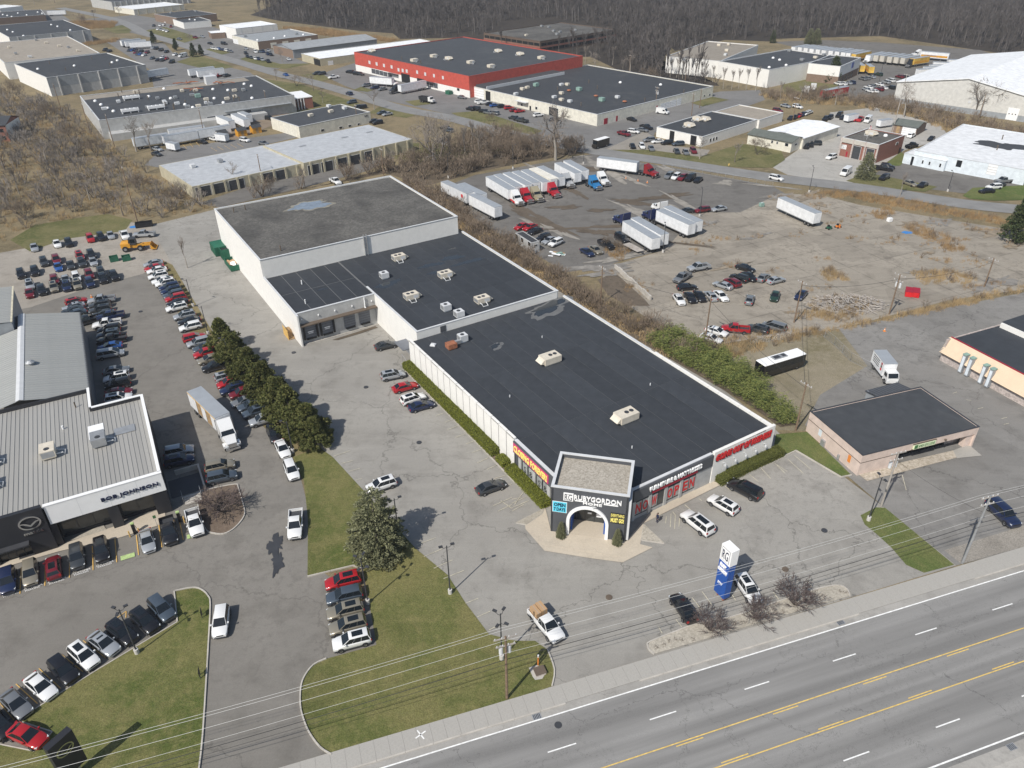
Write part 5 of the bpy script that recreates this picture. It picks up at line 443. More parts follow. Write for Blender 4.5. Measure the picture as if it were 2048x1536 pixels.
# showroom
show=ob('showroom',None,store)
sbox('wall','wall_white',-35.75,-35.45,19.,56.3,0,5.5,show); sbox('wall','wall_white',-.45,-.15,.35,56.3,0,5.5,show); sbox('wall','wall_darkgrey',-28,-13.2,.15,.45,0,5.5,show); sbox('wall','wall_white',-13.2,-.15,.05,.35,0,5.5,show); sbox('wall','wall_darkgrey',-35.9,-35.6,6,19,0,5.5,show)
sbox('roof_base','seam',-35.45,-.45,.45,56.3,5.0,5.26,show)
# membrane sheets on the showroom roof, each its own strip
mem=[MB().box(.02,3.145,.02,18.25,0,.02).mesh('membrane_sheet','roof_dark'),MB().box(.022,3.147,.02,18.58,0,.02).mesh('membrane_sheet','roof_dark')]
for i in range(11):
    for j in range(3): ob('membrane_sheet',mem[1],show,(-35.4+i*3.17,.5+j*18.6,5.262+.001*((i+j)%2)))
pm=MB().box(-.14,.14,-1.08,1.08,.1,5.85).box(-.14,.3,-1.1,1.1,5.7,5.95).mesh('wall_panel','wall_white')
for i in range(16): o=ob('wall_panel',pm,show,(-35.92,19.05+2.325*(i+.5),0)); MB().box(-36.0,-35.76,-.06,.06,0,5.5).obj('panel_joint','trim_dark',show,None,(.0,19.05+2.325*i,0))
pm2=MB().box(-1.06,1.06,-.14,.14,.1,5.85).box(-1.08,1.08,-.3,.14,5.7,5.95).mesh('wall_panel','wall_white')
pm2=MB().box(-1.05,1.05,-.14,.14,.1,5.85).box(-1.07,1.07,-.14,.34,5.7,5.95).mesh('wall_panel','wall_white')
for i in range(6):
    ob('wall_panel',pm2,show,(-13.1+2.18*(i+.5),-.1,0))
    if i: MB().box(-.09,.09,-.16,.03,0,5.5).obj('panel_joint','trim_dark',show,None,(-13.1+2.18*i,0,0)); MB().tube([(-13.1+2.18*i,-.2,3.3),(-13.1+2.18*i,-.7,3.4),(-13.1+2.18*i,-.75,3.1)],.05,5).cyl(-13.1+2.18*i,-.75,2.9,3.15,.16,8).obj('wall_lamp','trim',show)
pc=MB().box(-.5,.0,-1.12,1.12,5.35,5.75).mesh('parapet_block','wall_white')
for i in range(12): ob('parapet_block',pc,show,(-.1,1.2+2.3*i,0))
sbox('coping','trim',-.5,-.08,28.9,56.3,5.5,5.62,show); sbox('coping','trim',-35.4,-13.2,.05,.5,5.55,5.66,show); sbox('coping','trim',-36.05,-35.5,6.,19.,5.6,5.71,show)
# front and side shopfront: fascia, piers, panes
sbox('fascia','wall_darkgrey',-28.4,-13.2,-.25,.15,3.55,5.55,show); sbox('fascia','wall_darkgrey',-36.3,-35.9,6.,19.,3.45,5.6,show)
sbox('pier','wall_grey',-16.3,-13.2,-.12,.15,0,3.55,show)
letters=['N','O','W','','O','P','E','N']; x=-28.2
for b in range(4):
    sbox('pier','wall_grey',x-.25,x+.25,-.22,.12,0,3.55,show)
    for k in range(2):
        xa=x+.3+k*1.32; g=sbox('window','glass_store',xa,xa+1.27,-.06,.02,.75,3.2,show); MB().box(xa-.05,xa+1.32,-.1,-.062,.68,.76).box(xa-.05,xa+1.32,-.1,-.062,3.19,3.27).box(xa-.05,xa+.01,-.1,-.062,.76,3.19).box(xa+1.26,xa+1.32,-.1,-.062,.76,3.19).obj('frame','trim_dark',g)
        if letters[b*2+k]: sbox('window_poster','poster',xa+.06,xa+1.21,-.085,-.061,.85,3.1,g); wall_text('letter',letters[b*2+k],g,(xa+.63,-.1,1.95),-math.pi/2,1.7,'red_sign',.02,.05,width=.95,height=1.8)
    x+=3.
sbox('lower_panel','wall_grey',-28.2,-16.2,-.05,.1,0,.68,show)
for b in range(3):
    y=17.3-b*3.9; sbox('pier','wall_grey',-36.22,-35.9,y-.35,y+.35,0,3.45,show)
    for k in range(2):
        ya=y-.45-(k+1)*1.6; g=sbox('window','glass_store',-36.02,-35.94,ya,ya+1.5,.5,3.2,show); MB().box(-36.06,-36.02,ya-.05,ya,.5,3.2).box(-36.06,-36.02,ya+1.5,ya+1.55,.5,3.2).obj('frame','trim_dark',g); sbox('window_poster','poster',-36.05,-36.021,ya+.15,ya+1.35,.7,3.,g); wall_text('poster_mark','&' if k else 'S',g,(-36.06,ya+.75,1.9),math.pi,1.6,'black',.02)
def sign(txt,pos,ang,m,w,h,depth=.12,bold=.02,shear=0.,name='sign_lettering',p=None): return wall_text(name,txt,p or show,pos,ang,1.,m,depth,bold,shear,w,h)
sbox('banner','magenta_sign',-36.36,-36.31,9.4,18.9,3.75,5.35,show); sign('CLOSING FOREVER!',(-36.42,14.15,4.55),math.pi,'yellow_sign',9.,1.25,.06,.04)
sbox('banner','black',-12.55,-.75,-.29,-.25,4.35,5.7,show) if 0 else None
sign('GOING OUT OF BUSINESS!',(-6.75,-.30,4.75),-math.pi/2,'black',12.,1.5,.05,.10,.2,'letter_outline'); sign('GOING OUT OF BUSINESS!',(-6.8,-.36,4.82),-math.pi/2,'red_sign',11.8,1.28,.08,.05,.2)  # larger black copy forms the black outline of the red letters
sign('FURNITURE & MATTRESSES',(-20.6,-.36,4.75),-math.pi/2,'white_sign',10.,.75,.2,.03); sbox('sign_strip','red_deep',-25.,-16.3,-.32,-.25,3.75,4.15,show); sign('INVENTORY LIQUIDATION SALE',(-20.6,-.34,3.95),-math.pi/2,'red_sign',8.2,.3,.03) if 0 else None
# entrance tower
TA=R(-44.6); tw=ob('entrance_tower',None,store,(-35.55,.755,0),TA)   # x along the face, face at y=0
W2=5.25; Dp=7.75; TH=8.2
def tbox(name,m,x0,x1,y0,y1,z0,z1): return MB().box(x0,x1,y0,y1,z0,z1).obj(name,m,tw)
ro,ri=2.93,2.5; zs=2.65; cx=-.13
mb=MB(); arch=[(cx-ro,0)]+[(cx-ro*math.cos(math.pi*i/16),zs+ro*math.sin(math.pi*i/16)) for i in range(17)]+[(cx+ro,0)]
outl=[(-W2,0)]+[(-W2+ (W2*2)*0,zs+(TH-zs)*i/5) for i in range(1,5)]+[(-W2+2*W2*i/8,TH) for i in range(9)]+[(W2,zs+(TH-zs)*(5-i)/5) for i in range(1,5)]+[(W2,0)]
n=len(arch); 
outl=[(-W2,0),(-W2,zs)]+[(-W2,zs+(TH-zs)*(i/4)) for i in range(1,5)]+[(-W2+2*W2*i/8,TH) for i in range(1,8)]+[(W2,TH-(TH-zs)*(i/4)) for i in range(0,5)]+[(W2,0)]
assert len(outl)==n,(len(outl),n)
v=[(x,0,z) for x,z in arch]+[(x,0,z) for x,z in outl]; mb.add(v,[(i,i+1,n+i+1,n+i) for i in range(n-1)]); mb.f=[f[::-1] for f in mb.f]
mb.obj('front_wall','wall_darkgrey',tw)
tbox('side_wall','wall_darkgrey',-W2,-W2+.3,.0,Dp,0,TH); tbox('side_wall','wall_darkgrey',W2-.3,W2,.0,Dp,0,TH); tbox('back_wall','wall_darkgrey',-W2+.3,W2-.3,Dp-.3,Dp,0,TH)
tbox('side_panel','trim',W2,W2+.35,.15,3.2,.3,7.2)
mb=MB(); pr=[(cx-(ro+.0)*math.cos(math.pi*i/20),zs+ro*math.sin(math.pi*i/20)) for i in range(21)]; pi_=[(cx-ri*math.cos(math.pi*i/20),zs+ri*math.sin(math.pi*i/20)) for i in range(21)]
pr=[(cx-ro-.02,0)]+pr+[(cx+ro+.02,0)]; pi_=[(cx-ri,0)]+pi_+[(cx+ri,0)]; k=len(pr)
v=[(x,-.22,z) for x,z in pr]+[(x,-.22,z) for x,z in pi_]+[(x,.6,z) for x,z in pi_]+[(x,.0,z) for x,z in pr]
mb.add(v,[(i,k+i,k+i+1,i+1) for i in range(k-1)]+[(k+i,2*k+i,2*k+i+1,k+i+1) for i in range(k-1)]+[(3*k+i,i,i+1,3*k+i+1) for i in range(k-1)]); mb.obj('arch_surround','trim_white',tw,30)
sh=MB(); v=[(x,.6,z) for x,z in pi_]+[(x,3.2,z) for x,z in pi_]; sh.add(v,[(i,k+i,k+i+1,i+1) for i in range(k-1)]); sh.obj('porch_lining','wall_white',tw)
tbox('porch_floor','concrete_warm',cx-ri,cx+ri,.02,3.2,0,.15)
for sx in (-1,1):
    for j in range(3): tbox('curtain','blue_sign',cx+sx*(ri-.18)-.1,cx+sx*(ri-.18)+.1,.8+j*.75,1.3+j*.75,.06,3.6)
tbox('entrance_glazing','glass_store',cx-ri+.02,cx+ri-.02,3.05,3.12,.15,zs+ri-.05)
tbox('transom','trim_brown',cx-ri,cx+ri,2.95,3.05,2.55,2.7)
for j in range(4): tbox('mullion','trim_dark',cx-1.9+j*1.27-.05,cx-1.9+j*1.27+.05,2.96,3.05,.06,2.55)
tbox('door_notice','white_sign',cx+.95,cx+1.7,2.93,2.955,1.2,2.2); tbox('door_notice','white_sign',cx-.3,cx+.25,2.93,2.955,1.6,1.9)
tbox('roof','roof_pebble',-W2+.3,W2-.3,.3,Dp-.3,7.3,7.6); 
MB().box(-W2-.08,W2+.08,-.08,.34,TH,TH+.14).box(-W2-.08,W2+.08,Dp-.34,Dp+.08,TH,TH+.14).box(-W2-.08,-W2+.34,.34,Dp-.34,TH,TH+.14).box(W2-.34,W2+.08,.34,Dp-.34,TH,TH+.14).obj('coping','trim',tw)
tbox('inner_parapet','wall_charcoal',-W2+.3,W2-.3,.3,.36,7.6,TH) if 0 else None
sign('RUBYGORDON',(1.1,-.1,6.95),-math.pi/2,'white_sign',6.4,.82,.16,.02,p=tw); sign('HOME',(.45,-.1,6.12),-math.pi/2,'white_sign',2.6,.42,.12,.02,p=tw)
tbox('sign_rule','white_sign',-2.,-.35+.4-.35,-.14,-.0,6.32,6.44); tbox('sign_rule','white_sign',1.95,3.9,-.14,0,6.32,6.44)
tbox('logo_plate','white_sign',-3.55,-2.2,-.16,-.0,6.2,7.5); sign('RG',(-2.88,-.18,6.85),-math.pi/2,'wall_darkgrey',1.0,1.05,.04,.0,p=tw); tbox('logo_inset','wall_darkgrey',-3.42,-2.33,-.165,-.16,6.32,6.38); tbox('logo_inset','wall_darkgrey',-3.42,-2.33,-.165,-.16,7.32,7.38)
tbox('poster','cyan_sign',-5.,-3.1,-.05,0,3.9,5.7); sign('OPEN',(-4.05,-.07,5.2),-math.pi/2,'navy_ink',1.6,.62,.03,.03,p=tw); sign('7 DAYS',(-4.05,-.07,4.4),-math.pi/2,'navy_ink',1.6,.62,.03,.03,p=tw); tbox('poster_edge','white_sign',-5.06,-3.04,-.03,-.005,3.84,5.76)
tbox('poster','wall_charcoal',2.95,4.9,-.05,0,3.2,5.1); sign('EVERYTHING',(3.92,-.07,4.65),-math.pi/2,'yellow_sign',1.8,.55,.03,.02,p=tw); sign('MUST GO!',(3.92,-.07,3.8),-math.pi/2,'yellow_sign',1.8,.8,.03,.05,p=tw)
# middle hall with loading docks
midp=ob('middle_hall',None,store); h=6.85
for a in ((-1.85,-1.55,56.6,97.3),): sbox('wall','wall_white',*a,0,h,midp)
sbox('wall','wall_white',-33.9,-1.85,56.45,56.75,0,h,midp); sbox('wall','wall_white',-34.2,-33.9,56.45,76.4,0,h,midp); sbox('wall','wall_grey',-50.8,-34.2,76.3,76.6,0,h,midp); sbox('wall','wall_white',-51.1,-50.8,75.2,97.3,0,h,midp)
sbox('roof_base','seam',-33.9,-1.85,56.75,97.3,6.3,6.53,midp); sbox('roof_base','seam',-50.8,-33.9,76.6,97.3,6.3,6.53,midp)
ms=MB().box(.02,3.18,.02,10.1,0,.02).mesh('membrane_sheet','roof_mid')
for i in range(10):
    for j in range(4): ob('membrane_sheet',ms,midp,(-33.85+i*3.2,56.8+j*10.12,6.532+.001*((i+j)%2)))
for i in range(5):
    for j in range(2): ob('membrane_sheet',ms,midp,(-50.6+i*3.3,76.7+j*10.25,6.532+.001*((i+j)%2)))
sbox('coping','trim',-1.95,-1.5,56.4,97.3,h,h+.12,midp); sbox('coping','trim',-34.25,-1.95,56.4,56.8,h,h+.12,midp); sbox('coping','trim',-34.25,-33.85,56.8,80.5,h,h+.12,midp); sbox('coping','trim',-50.75,-34.25,76.25,76.65,h,h+.12,midp); sbox('coping','trim',-51.15,-50.75,75.15,97.3,h,h+.12,midp)
sbox('dock_canopy','trim_brown',-50.7,-34.3,75.1,76.3,4.25,4.45,midp)
for i,(x,t) in enumerate(((-48.6,1),(-45.1,1),(-40.2,0),(-36.9,0))):
    d=sbox('dock_door','wall_slate' if 'wall_slate' in M else 'wall_darkmetal',x-1.2,x+1.2,76.18,76.32,1.1,3.8,midp)
    for j in range(1,5): MB().box(x-1.2,x+1.2,76.165,76.18,1.1+2.7*j/5-.02,1.1+2.7*j/5+.02).obj('panel_joint','black',d)
    sbox('dock_bumper','black',x-1.,x+1.,75.95,76.3,.75,1.1,d)
    if t:
        sbox('dock_shelter','black',x-1.55,x-1.2,75.9,76.3,.9,4.1,d); sbox('dock_shelter','black',x+1.2,x+1.55,75.9,76.3,.9,4.1,d); sbox('dock_shelter','black',x-1.2,x+1.2,75.9,76.3,3.8,4.1,d)
        sbox('door_sign','trim_white',x-.6,x+.6,76.15,76.165,2.3,2.5,d); sbox('door_sign','trim_white',x-.5,x+.5,76.15,76.165,2.,2.15,d)
sbox('dock_kerb','kerb',-50.3,-34.3,75.5,75.7,0,.25,midp); MB().tube([(-36.6,76.1,6.8),(-36.6,76.1,4.6),(-36.6,75.7,4.5)],.14,8).obj('downpipe','trim_white',midp)
for x in (-50,-46.5,-43,-39.3,-35): MB().cyl(x,76.2,5.4,5.65,.14,8).obj('wall_lamp','trim_white',midp)
st=ob('entry_stairs',None,midp,(-51.2,81.5,0))
for i in range(7): MB().box(-1.2,0,-.3*i-.3,-.3*i,0,1.4-.2*i).obj('step','wood',st)
MB().box(-1.25,-1.2,-2.1,1.2,0,2.2).obj('side_board','paint_amber',st); MB().box(-1.2,0,0,1.2,0,1.4).obj('landing','wood',st)
MB().add([(-34.2,64.,4.2),(-34.2,58.,4.2),(-37.2,58.,1.),(-37.2,64.,1.)],[(0,1,2,3)]).add([(-34.2,64.,4.05),(-34.2,58.,4.05),(-37.2,58.,.85),(-37.2,64.,.85)],[(3,2,1,0)]).obj('sloping_canopy','wall_darkmetal',midp) if 0 else MB().prism([(-36.8,57.6),(-34.3,57.6),(-34.3,61.6),(-36.8,61.6)],3.0,3.15).obj('door_canopy','wall_darkmetal',midp)
for i in range(4): MB().box(-36.7,-34.3,56.6-.35*i,56.95-.35*i,0,1.1-.27*i).obj('step','galv',midp)
for x,y in ((-38,55.2),(-38,58.5)): pass
MB().tube([(-36.75,58.5,0),(-36.75,58.5,1.9),(-36.75,55.3,.95),(-36.75,55.3,0)],.04,5).obj('handrail','galv',midp)
sbox('service_door','wall_darkgrey',-29.2,-28.,56.38,56.45,5.3,6.6,midp)
# tall warehouse
bk=ob('warehouse',None,store); h=10.9
sbox('wall','wall_white',-51.1,-50.8,97.3,136.4,0,h,bk); sbox('wall','wall_white',-3.1,-2.8,97.3,136.4,0,h,bk); sbox('wall','wall_white',-50.8,-3.1,97.3,97.6,0,h,bk); sbox('wall','wall_white',-50.8,-3.1,136.1,136.4,0,h,bk)
sbox('roof','roof_gravel',-50.8,-3.1,97.6,136.1,10.3,10.7,bk)
for a in ((-51.2,-2.7,97.2,97.6),(-51.2,-2.7,136.1,136.5),(-51.2,-50.8,97.6,136.1),(-3.1,-2.7,97.6,136.1)): sbox('coping','trim',*a,h,h+.1,bk)
lad=ob('roof_ladder',None,bk)
for dx in (-.35,.35): MB().box(-27+dx-.04,-27+dx+.04,96.9,97.25,6.5,11.6).obj('rail','galv',lad)
for i in range(14): MB().box(-27.3,-26.7,97.05,97.1,6.8+.33*i,6.85+.33*i).obj('rung','galv',lad)
for x,y in ((-47.5,131.5),(-45.5,100.5),(-44.5,132)): MB().cyl(x,y,10.7,12,.13,8).obj('vent_pipe','trim_brown',bk)
for i,(x,y,rx,ry) in enumerate(STORE['puddleB']): blob('puddle_margin',(x,y),rx*1.2,ry*1.25,.1,'puddle_rim',10.71,5,parent=bk); blob('puddle',(x,y),rx,ry,.1,'water_pale',10.725,5,parent=bk)
for i,(x,y,rx,ry) in enumerate(STORE['puddleM']): blob('puddle',(x,y),rx,ry,.0,'water',6.565,11+i,parent=midp)
for i,(x,y,rx,ry) in enumerate(STORE['puddleS']): blob('puddle_margin',(x+.3,y-.2),rx*1.35,ry*1.6,.2,'seam',5.294,31+i,parent=show); blob('puddle',(x,y),rx,ry,.2,'water',5.306,31+i,parent=show)
for x,y in STORE['unitS']: rtu(show,x,y,5.28,3.5,2.3,1.45,math.pi,'beige')
for x,y in STORE['unitS2']: rtu(show,x+.9,y+.6,5.28,1.6,1.5,1.5,0,'trim',False,1); rtu(show,x-2.2,y-.6,5.28,1.8,1.5,1.2,0,'rust',False,0); MB().box(x-1.3,x+.1,y-.3,y+.3,5.5,6.2).obj('duct','galv',show); MB().lathe(x-4.5,y+2.3,[(.7,5.28),(.7,5.5),(.4,5.65)],4).obj('roof_hatch','trim',show)
for x,y in STORE['unitM']: rtu(midp,x,y,6.55,2.8,1.9,1.3,0,'beige')
for x,y in STORE['unitM2']: rtu(midp,x,y,6.55,1.7,1.6,1.4,0,'trim',False,1)
for x,y in ((-47.5,80.5),(-45,90)): MB().cyl(x,y,6.55,7.5,.12,8).obj('vent_pipe','trim_white',midp)
for x,y in ((-30,30),(-8,20),(-14,44),(-22,8)): MB().cyl(x,y,5.28,5.7,.1,8).obj('vent_pipe','trim',show)
# ---------------- forecourt of the store ----------------
def S2W(p): c,s=math.cos(SA),math.sin(SA); return (40.9+c*p[0]-s*p[1],96.18+s*p[0]+c*p[1])
ap=structure(poly_mesh('entrance_apron',[S2W(p) for p in STORE['apron']],.12,'concrete_warm'))
APW=[S2W(p) for p in STORE['apron']]
for i in range(-9,14):
    for j in range(-9,22):
        c0=Vector(S2W((-39.5+1.9*(i*.71-j*.7)*1.0+3,1.5+1.9*(i*-.7-j*.71)*-1.0)))
        P=[]
        for dx,dy in ((-.93,-.93),(.93,-.93),(.93,.93),(-.93,.93)):
            a=SA+TA; P.append((c0.x+dx*math.cos(a)-dy*math.sin(a),c0.y+dx*math.sin(a)+dy*math.cos(a)))
        if all(inpoly(x,y,APW) for x,y in P): MB().prism(P,.0,.136+.003*((i*7+j*3)%3)).obj('slab','concrete_warm',ap)
walkq=[S2W(p) for p in ((-25.,-1.45),(-12.1,-1.35),(-12.,.0),(-25.,-.2))]; poly_mesh('walkway',walkq,.147,'concrete_warm',ap)
for k_ in ('bed1','bed2'): o=structure(poly_mesh('gravel_bed',[S2W(p) for p in STORE[k_]],.16,'bedgravel')); kerb_run([S2W(p) for p in STORE[k_]],.1,.13,o,closed=True)
kerb_run([S2W(p) for p in STORE['kerbL'][1:]],.18,.2); structure(poly_mesh('planting_bed',[S2W(p) for p in ((-37.6,57),(-37.6,9),(-36,9),(-36,57))],.12,'mulch')); kerb_run([S2W(p) for p in ((-12,-1.5),(1.8,-1.9))],.18,.2); structure(poly_mesh('planting_bed',[S2W(p) for p in ((-12,-1.4),(1.8,-1.8),(1.8,0),(-12,0))],.12,'mulch'))
fb=structure(poly_mesh('gravel_bed',FBED,.125,'bedgravel')); kerb_run([(p.x,p.y) for p in smooth_line(FBED[:13],3)],.15,.2,fb)
pad=structure(poly_mesh('concrete_pad',PADMOUNT,.125,'concrete'))
structure(poly_mesh('gravel_bed',PINKGRAVEL,.12,'pebbles')); structure(poly_mesh('concrete_pad',PINKPAD,.123,'concrete'))
isl=structure(poly_mesh('planting_island',ISLAND,.13,'mulch')); kerb_run([(p.x,p.y) for p in smooth_line(ISLAND+ISLAND[:1],3)],.16,.2,isl)
dw=structure(poly_mesh('dealership_walk',DWALK,.12,'concrete_warm')); structure(poly_mesh('gravel_bed',DGRAVEL,.13,'bedgravel'))
# ---------------- dealership ----------------
DA=R(27.885); dl=thing('car_dealership','car dealership with grey ribbed roof, white name fascia and dark emblem wall','building',(-50.15,84.68),DA)
def db(name,m,x0,x1,y0,y1,z0,z1,p=None): return MB().box(x0,x1,y0,y1,z0,z1).obj(name,m,p or dl)
zt=7.2
db('wall','wall_charcoal',-.3,0,.3,23.3,0,zt); db('wall','wall_charcoal',-7.7,-.3,23.0,23.3,0,zt); db('wall','wall_charcoal',-8.,-7.7,23.0,29.8,0,zt); db('wall','wall_charcoal',-40,-8,29.5,29.8,0,zt)
db('back_wall','wall_charcoal',-15,-.3,2.2,2.4,0,4.1)
# standing seam roof, one long pan after another
pan=MB().add([(0,0,0),(.56,0,0),(.56,1,0),(0,1,0)],[(0,1,2,3)]).box(.56,.61,0,1,0,.07).mesh('roof_pan','roof_seam' if 'roof_seam' in M else mat('roof_seam',(.40,.39,.365),.5,.15,var=.1,scale=.4,rnd=.05,dirt=.15))
db('roof_deck','trim_dark',-40,-.3,.4,23.0,6.4,6.55); db('roof_deck','trim_dark',-40,-7.9,23.0,29.5,6.4,6.55)
for i in range(65):
    x=-.35-.61*(i+1); o=ob('roof_pan',pan,dl,(x,.45,6.58)); o.scale=(1,22.5 if x>-7.9 else 29.,1)
for a in ((-.38,.06,.3,23.3),(-7.7,-.38,22.95,23.4),(-8.05,-7.65,23.4,29.9)): db('parapet_cap','trim_white',*a,zt,zt+.12)
db('parapet','trim_white',-.36,-.28,.4,23,6.5,zt)
fas=db('fascia','wall_fascia' if 0 else 'trim_white',-14.85,.05,-.12,.35,4.1,zt); 
for x in (-10.9,-7.1,-3.4): MB().box(x-.015,x+.015,-.128,-.12,4.1,zt).obj('panel_joint','trim',fas)
db('fascia_cap','trim_white',-14.9,.1,-.17,.4,zt,zt+.12)
wall_text('sign_lettering','BOB JOHNSON',dl,(-4.45,-.2,5.55),-math.pi/2,1.,'navy_ink',.14,.02,0,7.4,.78,1.1)
for x0,x1 in ((-15.1,-14.3),(-7.9,-6.5),(-2.,.0)): db('column','wall_charcoal',x0,x1,-.0,.6,0,4.1)
for x0,x1 in ((-14.3,-7.9),(-6.5,-2.)):
    k=3 if x1-x0>5 else 2; w=(x1-x0)/k
    for i in range(k):
        g=db('window','glass_store',x0+i*w+.04,x0+(i+1)*w-.04,1.7,1.78,.5,3.9); db('frame','trim_dark',x0+i*w-.04,x0+i*w+.04,1.66,1.8,.3,4.,g)
    db('sill','wall_charcoal',x0,x1,1.6,2.2,0,.5)
emb=db('emblem_wall','wall_charcoal',-22.,-15.1,-.35,.3,2.6,7.5); db('emblem_wall','wall_charcoal',-18.,-15.1,-.35,.3,0,2.6); db('emblem_wall','wall_charcoal',-40,-22,-.35,.3,0,7.5)
# winged oval emblem and small word below it
mb=MB(); n=40
for i in range(n):
    a0,a1=2*math.pi*i/n,2*math.pi*(i+1)/n
    P=[(math.cos(a)*rx,math.sin(a)*rz) for a in (a0,a1) for rx,rz in ((1.35,1.08),(1.13,.88))]
    mb.add([(P[0][0],-.5,P[0][1]),(P[1][0],-.5,P[1][1]),(P[3][0],-.5,P[3][1]),(P[2][0],-.5,P[2][1]),(P[0][0],-.36,P[0][1]),(P[2][0],-.36,P[2][1])],[(0,1,2,3),(0,3,5,4)])
for sx in (-1,1):
    W_=[(0,-.32),(.35,-.02),(.75,.2),(1.15,.22),(1.2,.05),(.8,-.02),(.45,-.28),(.0,-.62)]; P=[(sx*x,z) for x,z in W_]; mb.add([(x,-.5,z) for x,z in P],[tuple(range(8)) if sx<0 else tuple(range(7,-1,-1))])
mb.obj('emblem','chrome',emb,30,(-16.95,0,5.55)); wall_text('emblem_word','mazda',emb,(-16.95,-.45,4.0),-math.pi/2,1.,'chrome',.12,.03,0,2.3,.52)
db('entrance_glazing','glass',-22.,-18.,.25,.32,0,2.6); 
for x in (-21,-20,-19): db('mullion','trim_dark',x-.05,x+.05,.18,.25,0,2.6)
db('door_canopy','trim_dark',-22,-17.9,-1.3,.25,2.6,2.8)
for x,y,c_ in ((-14.,13.2,'beige'),(-7.2,12.8,'galv'),(-22.,9.,'beige'),(-22,15,'beige')): rtu(dl,x,y,6.7,2.6,2.,1.5,math.pi/2,c_,False,1)
db('roof_patch','trim_white',-8.6,-6.4,14.5,18.5,6.66,6.68); MB().rbox((-3.6,14.8),(3.,2.),0,6.66,6.7).obj('unit_curb','galv',dl); MB().cyl(-10,25.6,6.6,7.6,.1,8).obj('vent_pipe','trim_brown',dl); MB().cyl(-12.,19.8,6.6,7.2,.15,8).obj('vent_pipe','trim_white',dl)
# workshop with low pitched ribbed roof behind
ws=ob('workshop',None,dl)
MB().box(-8.3,-8.,29.8,65.3,0,5.8).obj('wall','wall_darkmetal',ws); MB().box(-27,-8.3,65.,65.3,0,5.8).add([(-27,65.3,5.8),(-8,65.3,5.8),(-17.7,65.3,7.8)],[(1,0,2)]).obj('gable_wall','wall_greymetal',ws)
mat('roof_rib',(.36,.365,.35),.55,.2,var=.06,scale=.3,rnd=.03,dirt=.12)
rib=MB().add([(0,0,0),(-9.9,0,2.1),(-9.9,.74,2.1),(0,.74,0)],[(3,2,1,0)]).add([(0,.74,0),(-9.9,.74,2.1),(-9.9,.78,2.16),(0,.78,.06)],[(3,2,1,0)]).add([(0,.78,.06),(-9.9,.78,2.16),(-9.9,.82,2.1),(0,.82,0)],[(3,2,1,0)]).mesh('roof_sheet','roof_rib')
rib2=MB().add([(0,0,0),(9.9,0,2.1),(9.9,.74,2.1),(0,.74,0)],[(0,1,2,3)]).add([(0,.74,0),(9.9,.74,2.1),(9.9,.78,2.16),(0,.78,.06)],[(0,1,2,3)]).add([(0,.78,.06),(9.9,.78,2.16),(9.9,.82,2.1),(0,.82,0)],[(0,1,2,3)]).mesh('roof_sheet','roof_rib')
for i in range(43):
    y=30.+.82*i; ob('roof_sheet',rib,ws,(-7.85,y,5.75))
    if y<58.5: ob('roof_sheet',rib2,ws,(-27.6,y,5.75))
MB().add([(-18.3,30,7.82),(-17.72,30,7.98),(-17.15,30,7.82),(-18.3,65.3,7.82),(-17.72,65.3,7.98),(-17.15,65.3,7.82)],[(0,1,4,3),(1,2,5,4)]).obj('ridge_cap','trim',ws); db('gutter','trim_dark',-7.95,-7.75,30,65.3,5.62,5.78,ws)
MB().lathe(-16.2,43.,[(.5,7.5),(.5,7.9),(.8,7.95),(.3,8.3)],10).obj('roof_ventilator','galv',ws)
tb=ob('tall_bay',None,dl); MB().box(-19.2,-18.9,59,76.8,0,9.3).box(-45,-19.2,76.5,76.8,0,9.3).box(-45,-19.2,59,59.3,5.,9.3).obj('wall','wall_greymetal',tb)
rib3=MB().add([(0,0,0),(-14,0,1.6),(-14,.74,1.6),(0,.74,0)],[(3,2,1,0)]).add([(0,.74,0),(-14,.74,1.6),(-14,.78,1.66),(0,.78,.06)],[(3,2,1,0)]).add([(0,.78,.06),(-14,.78,1.66),(-14,.82,1.6),(0,.82,0)],[(3,2,1,0)]).mesh('roof_sheet','roof_rib')
for i in range(22): ob('roof_sheet',rib3,tb,(-18.8,58.9+.82*i,9.3))
db('eave_trim','paint_pale',-19.,-18.7,58.9,76.9,9.25,9.42,tb)
# truck pit ramp beside the end wall
pit=ob('service_ramp',None,dl); MB().box(.2,4.9,3.,7.5,.0,.05).obj('ramp_floor','trim_dark',pit); MB().box(4.9,5.15,2.6,8.5,0,1.).box(1.5,5.15,8.5,8.7,0,.9).obj('retaining_wall','kerb',pit)
for i in range(4): MB().box(1.8,4.2,.4+.4*i,.8+.4*i,0,.15+.12*i).obj('step','kerb',pit)
MB().tube([(1.7,.5,0),(1.7,.5,1.2),(1.7,2.1,1.6),(1.7,2.1,.5)],.03,5).tube([(4.3,.5,0),(4.3,.5,1.2),(4.3,2.1,1.6),(4.3,2.1,.5)],.03,5).obj('handrail','galv',pit)
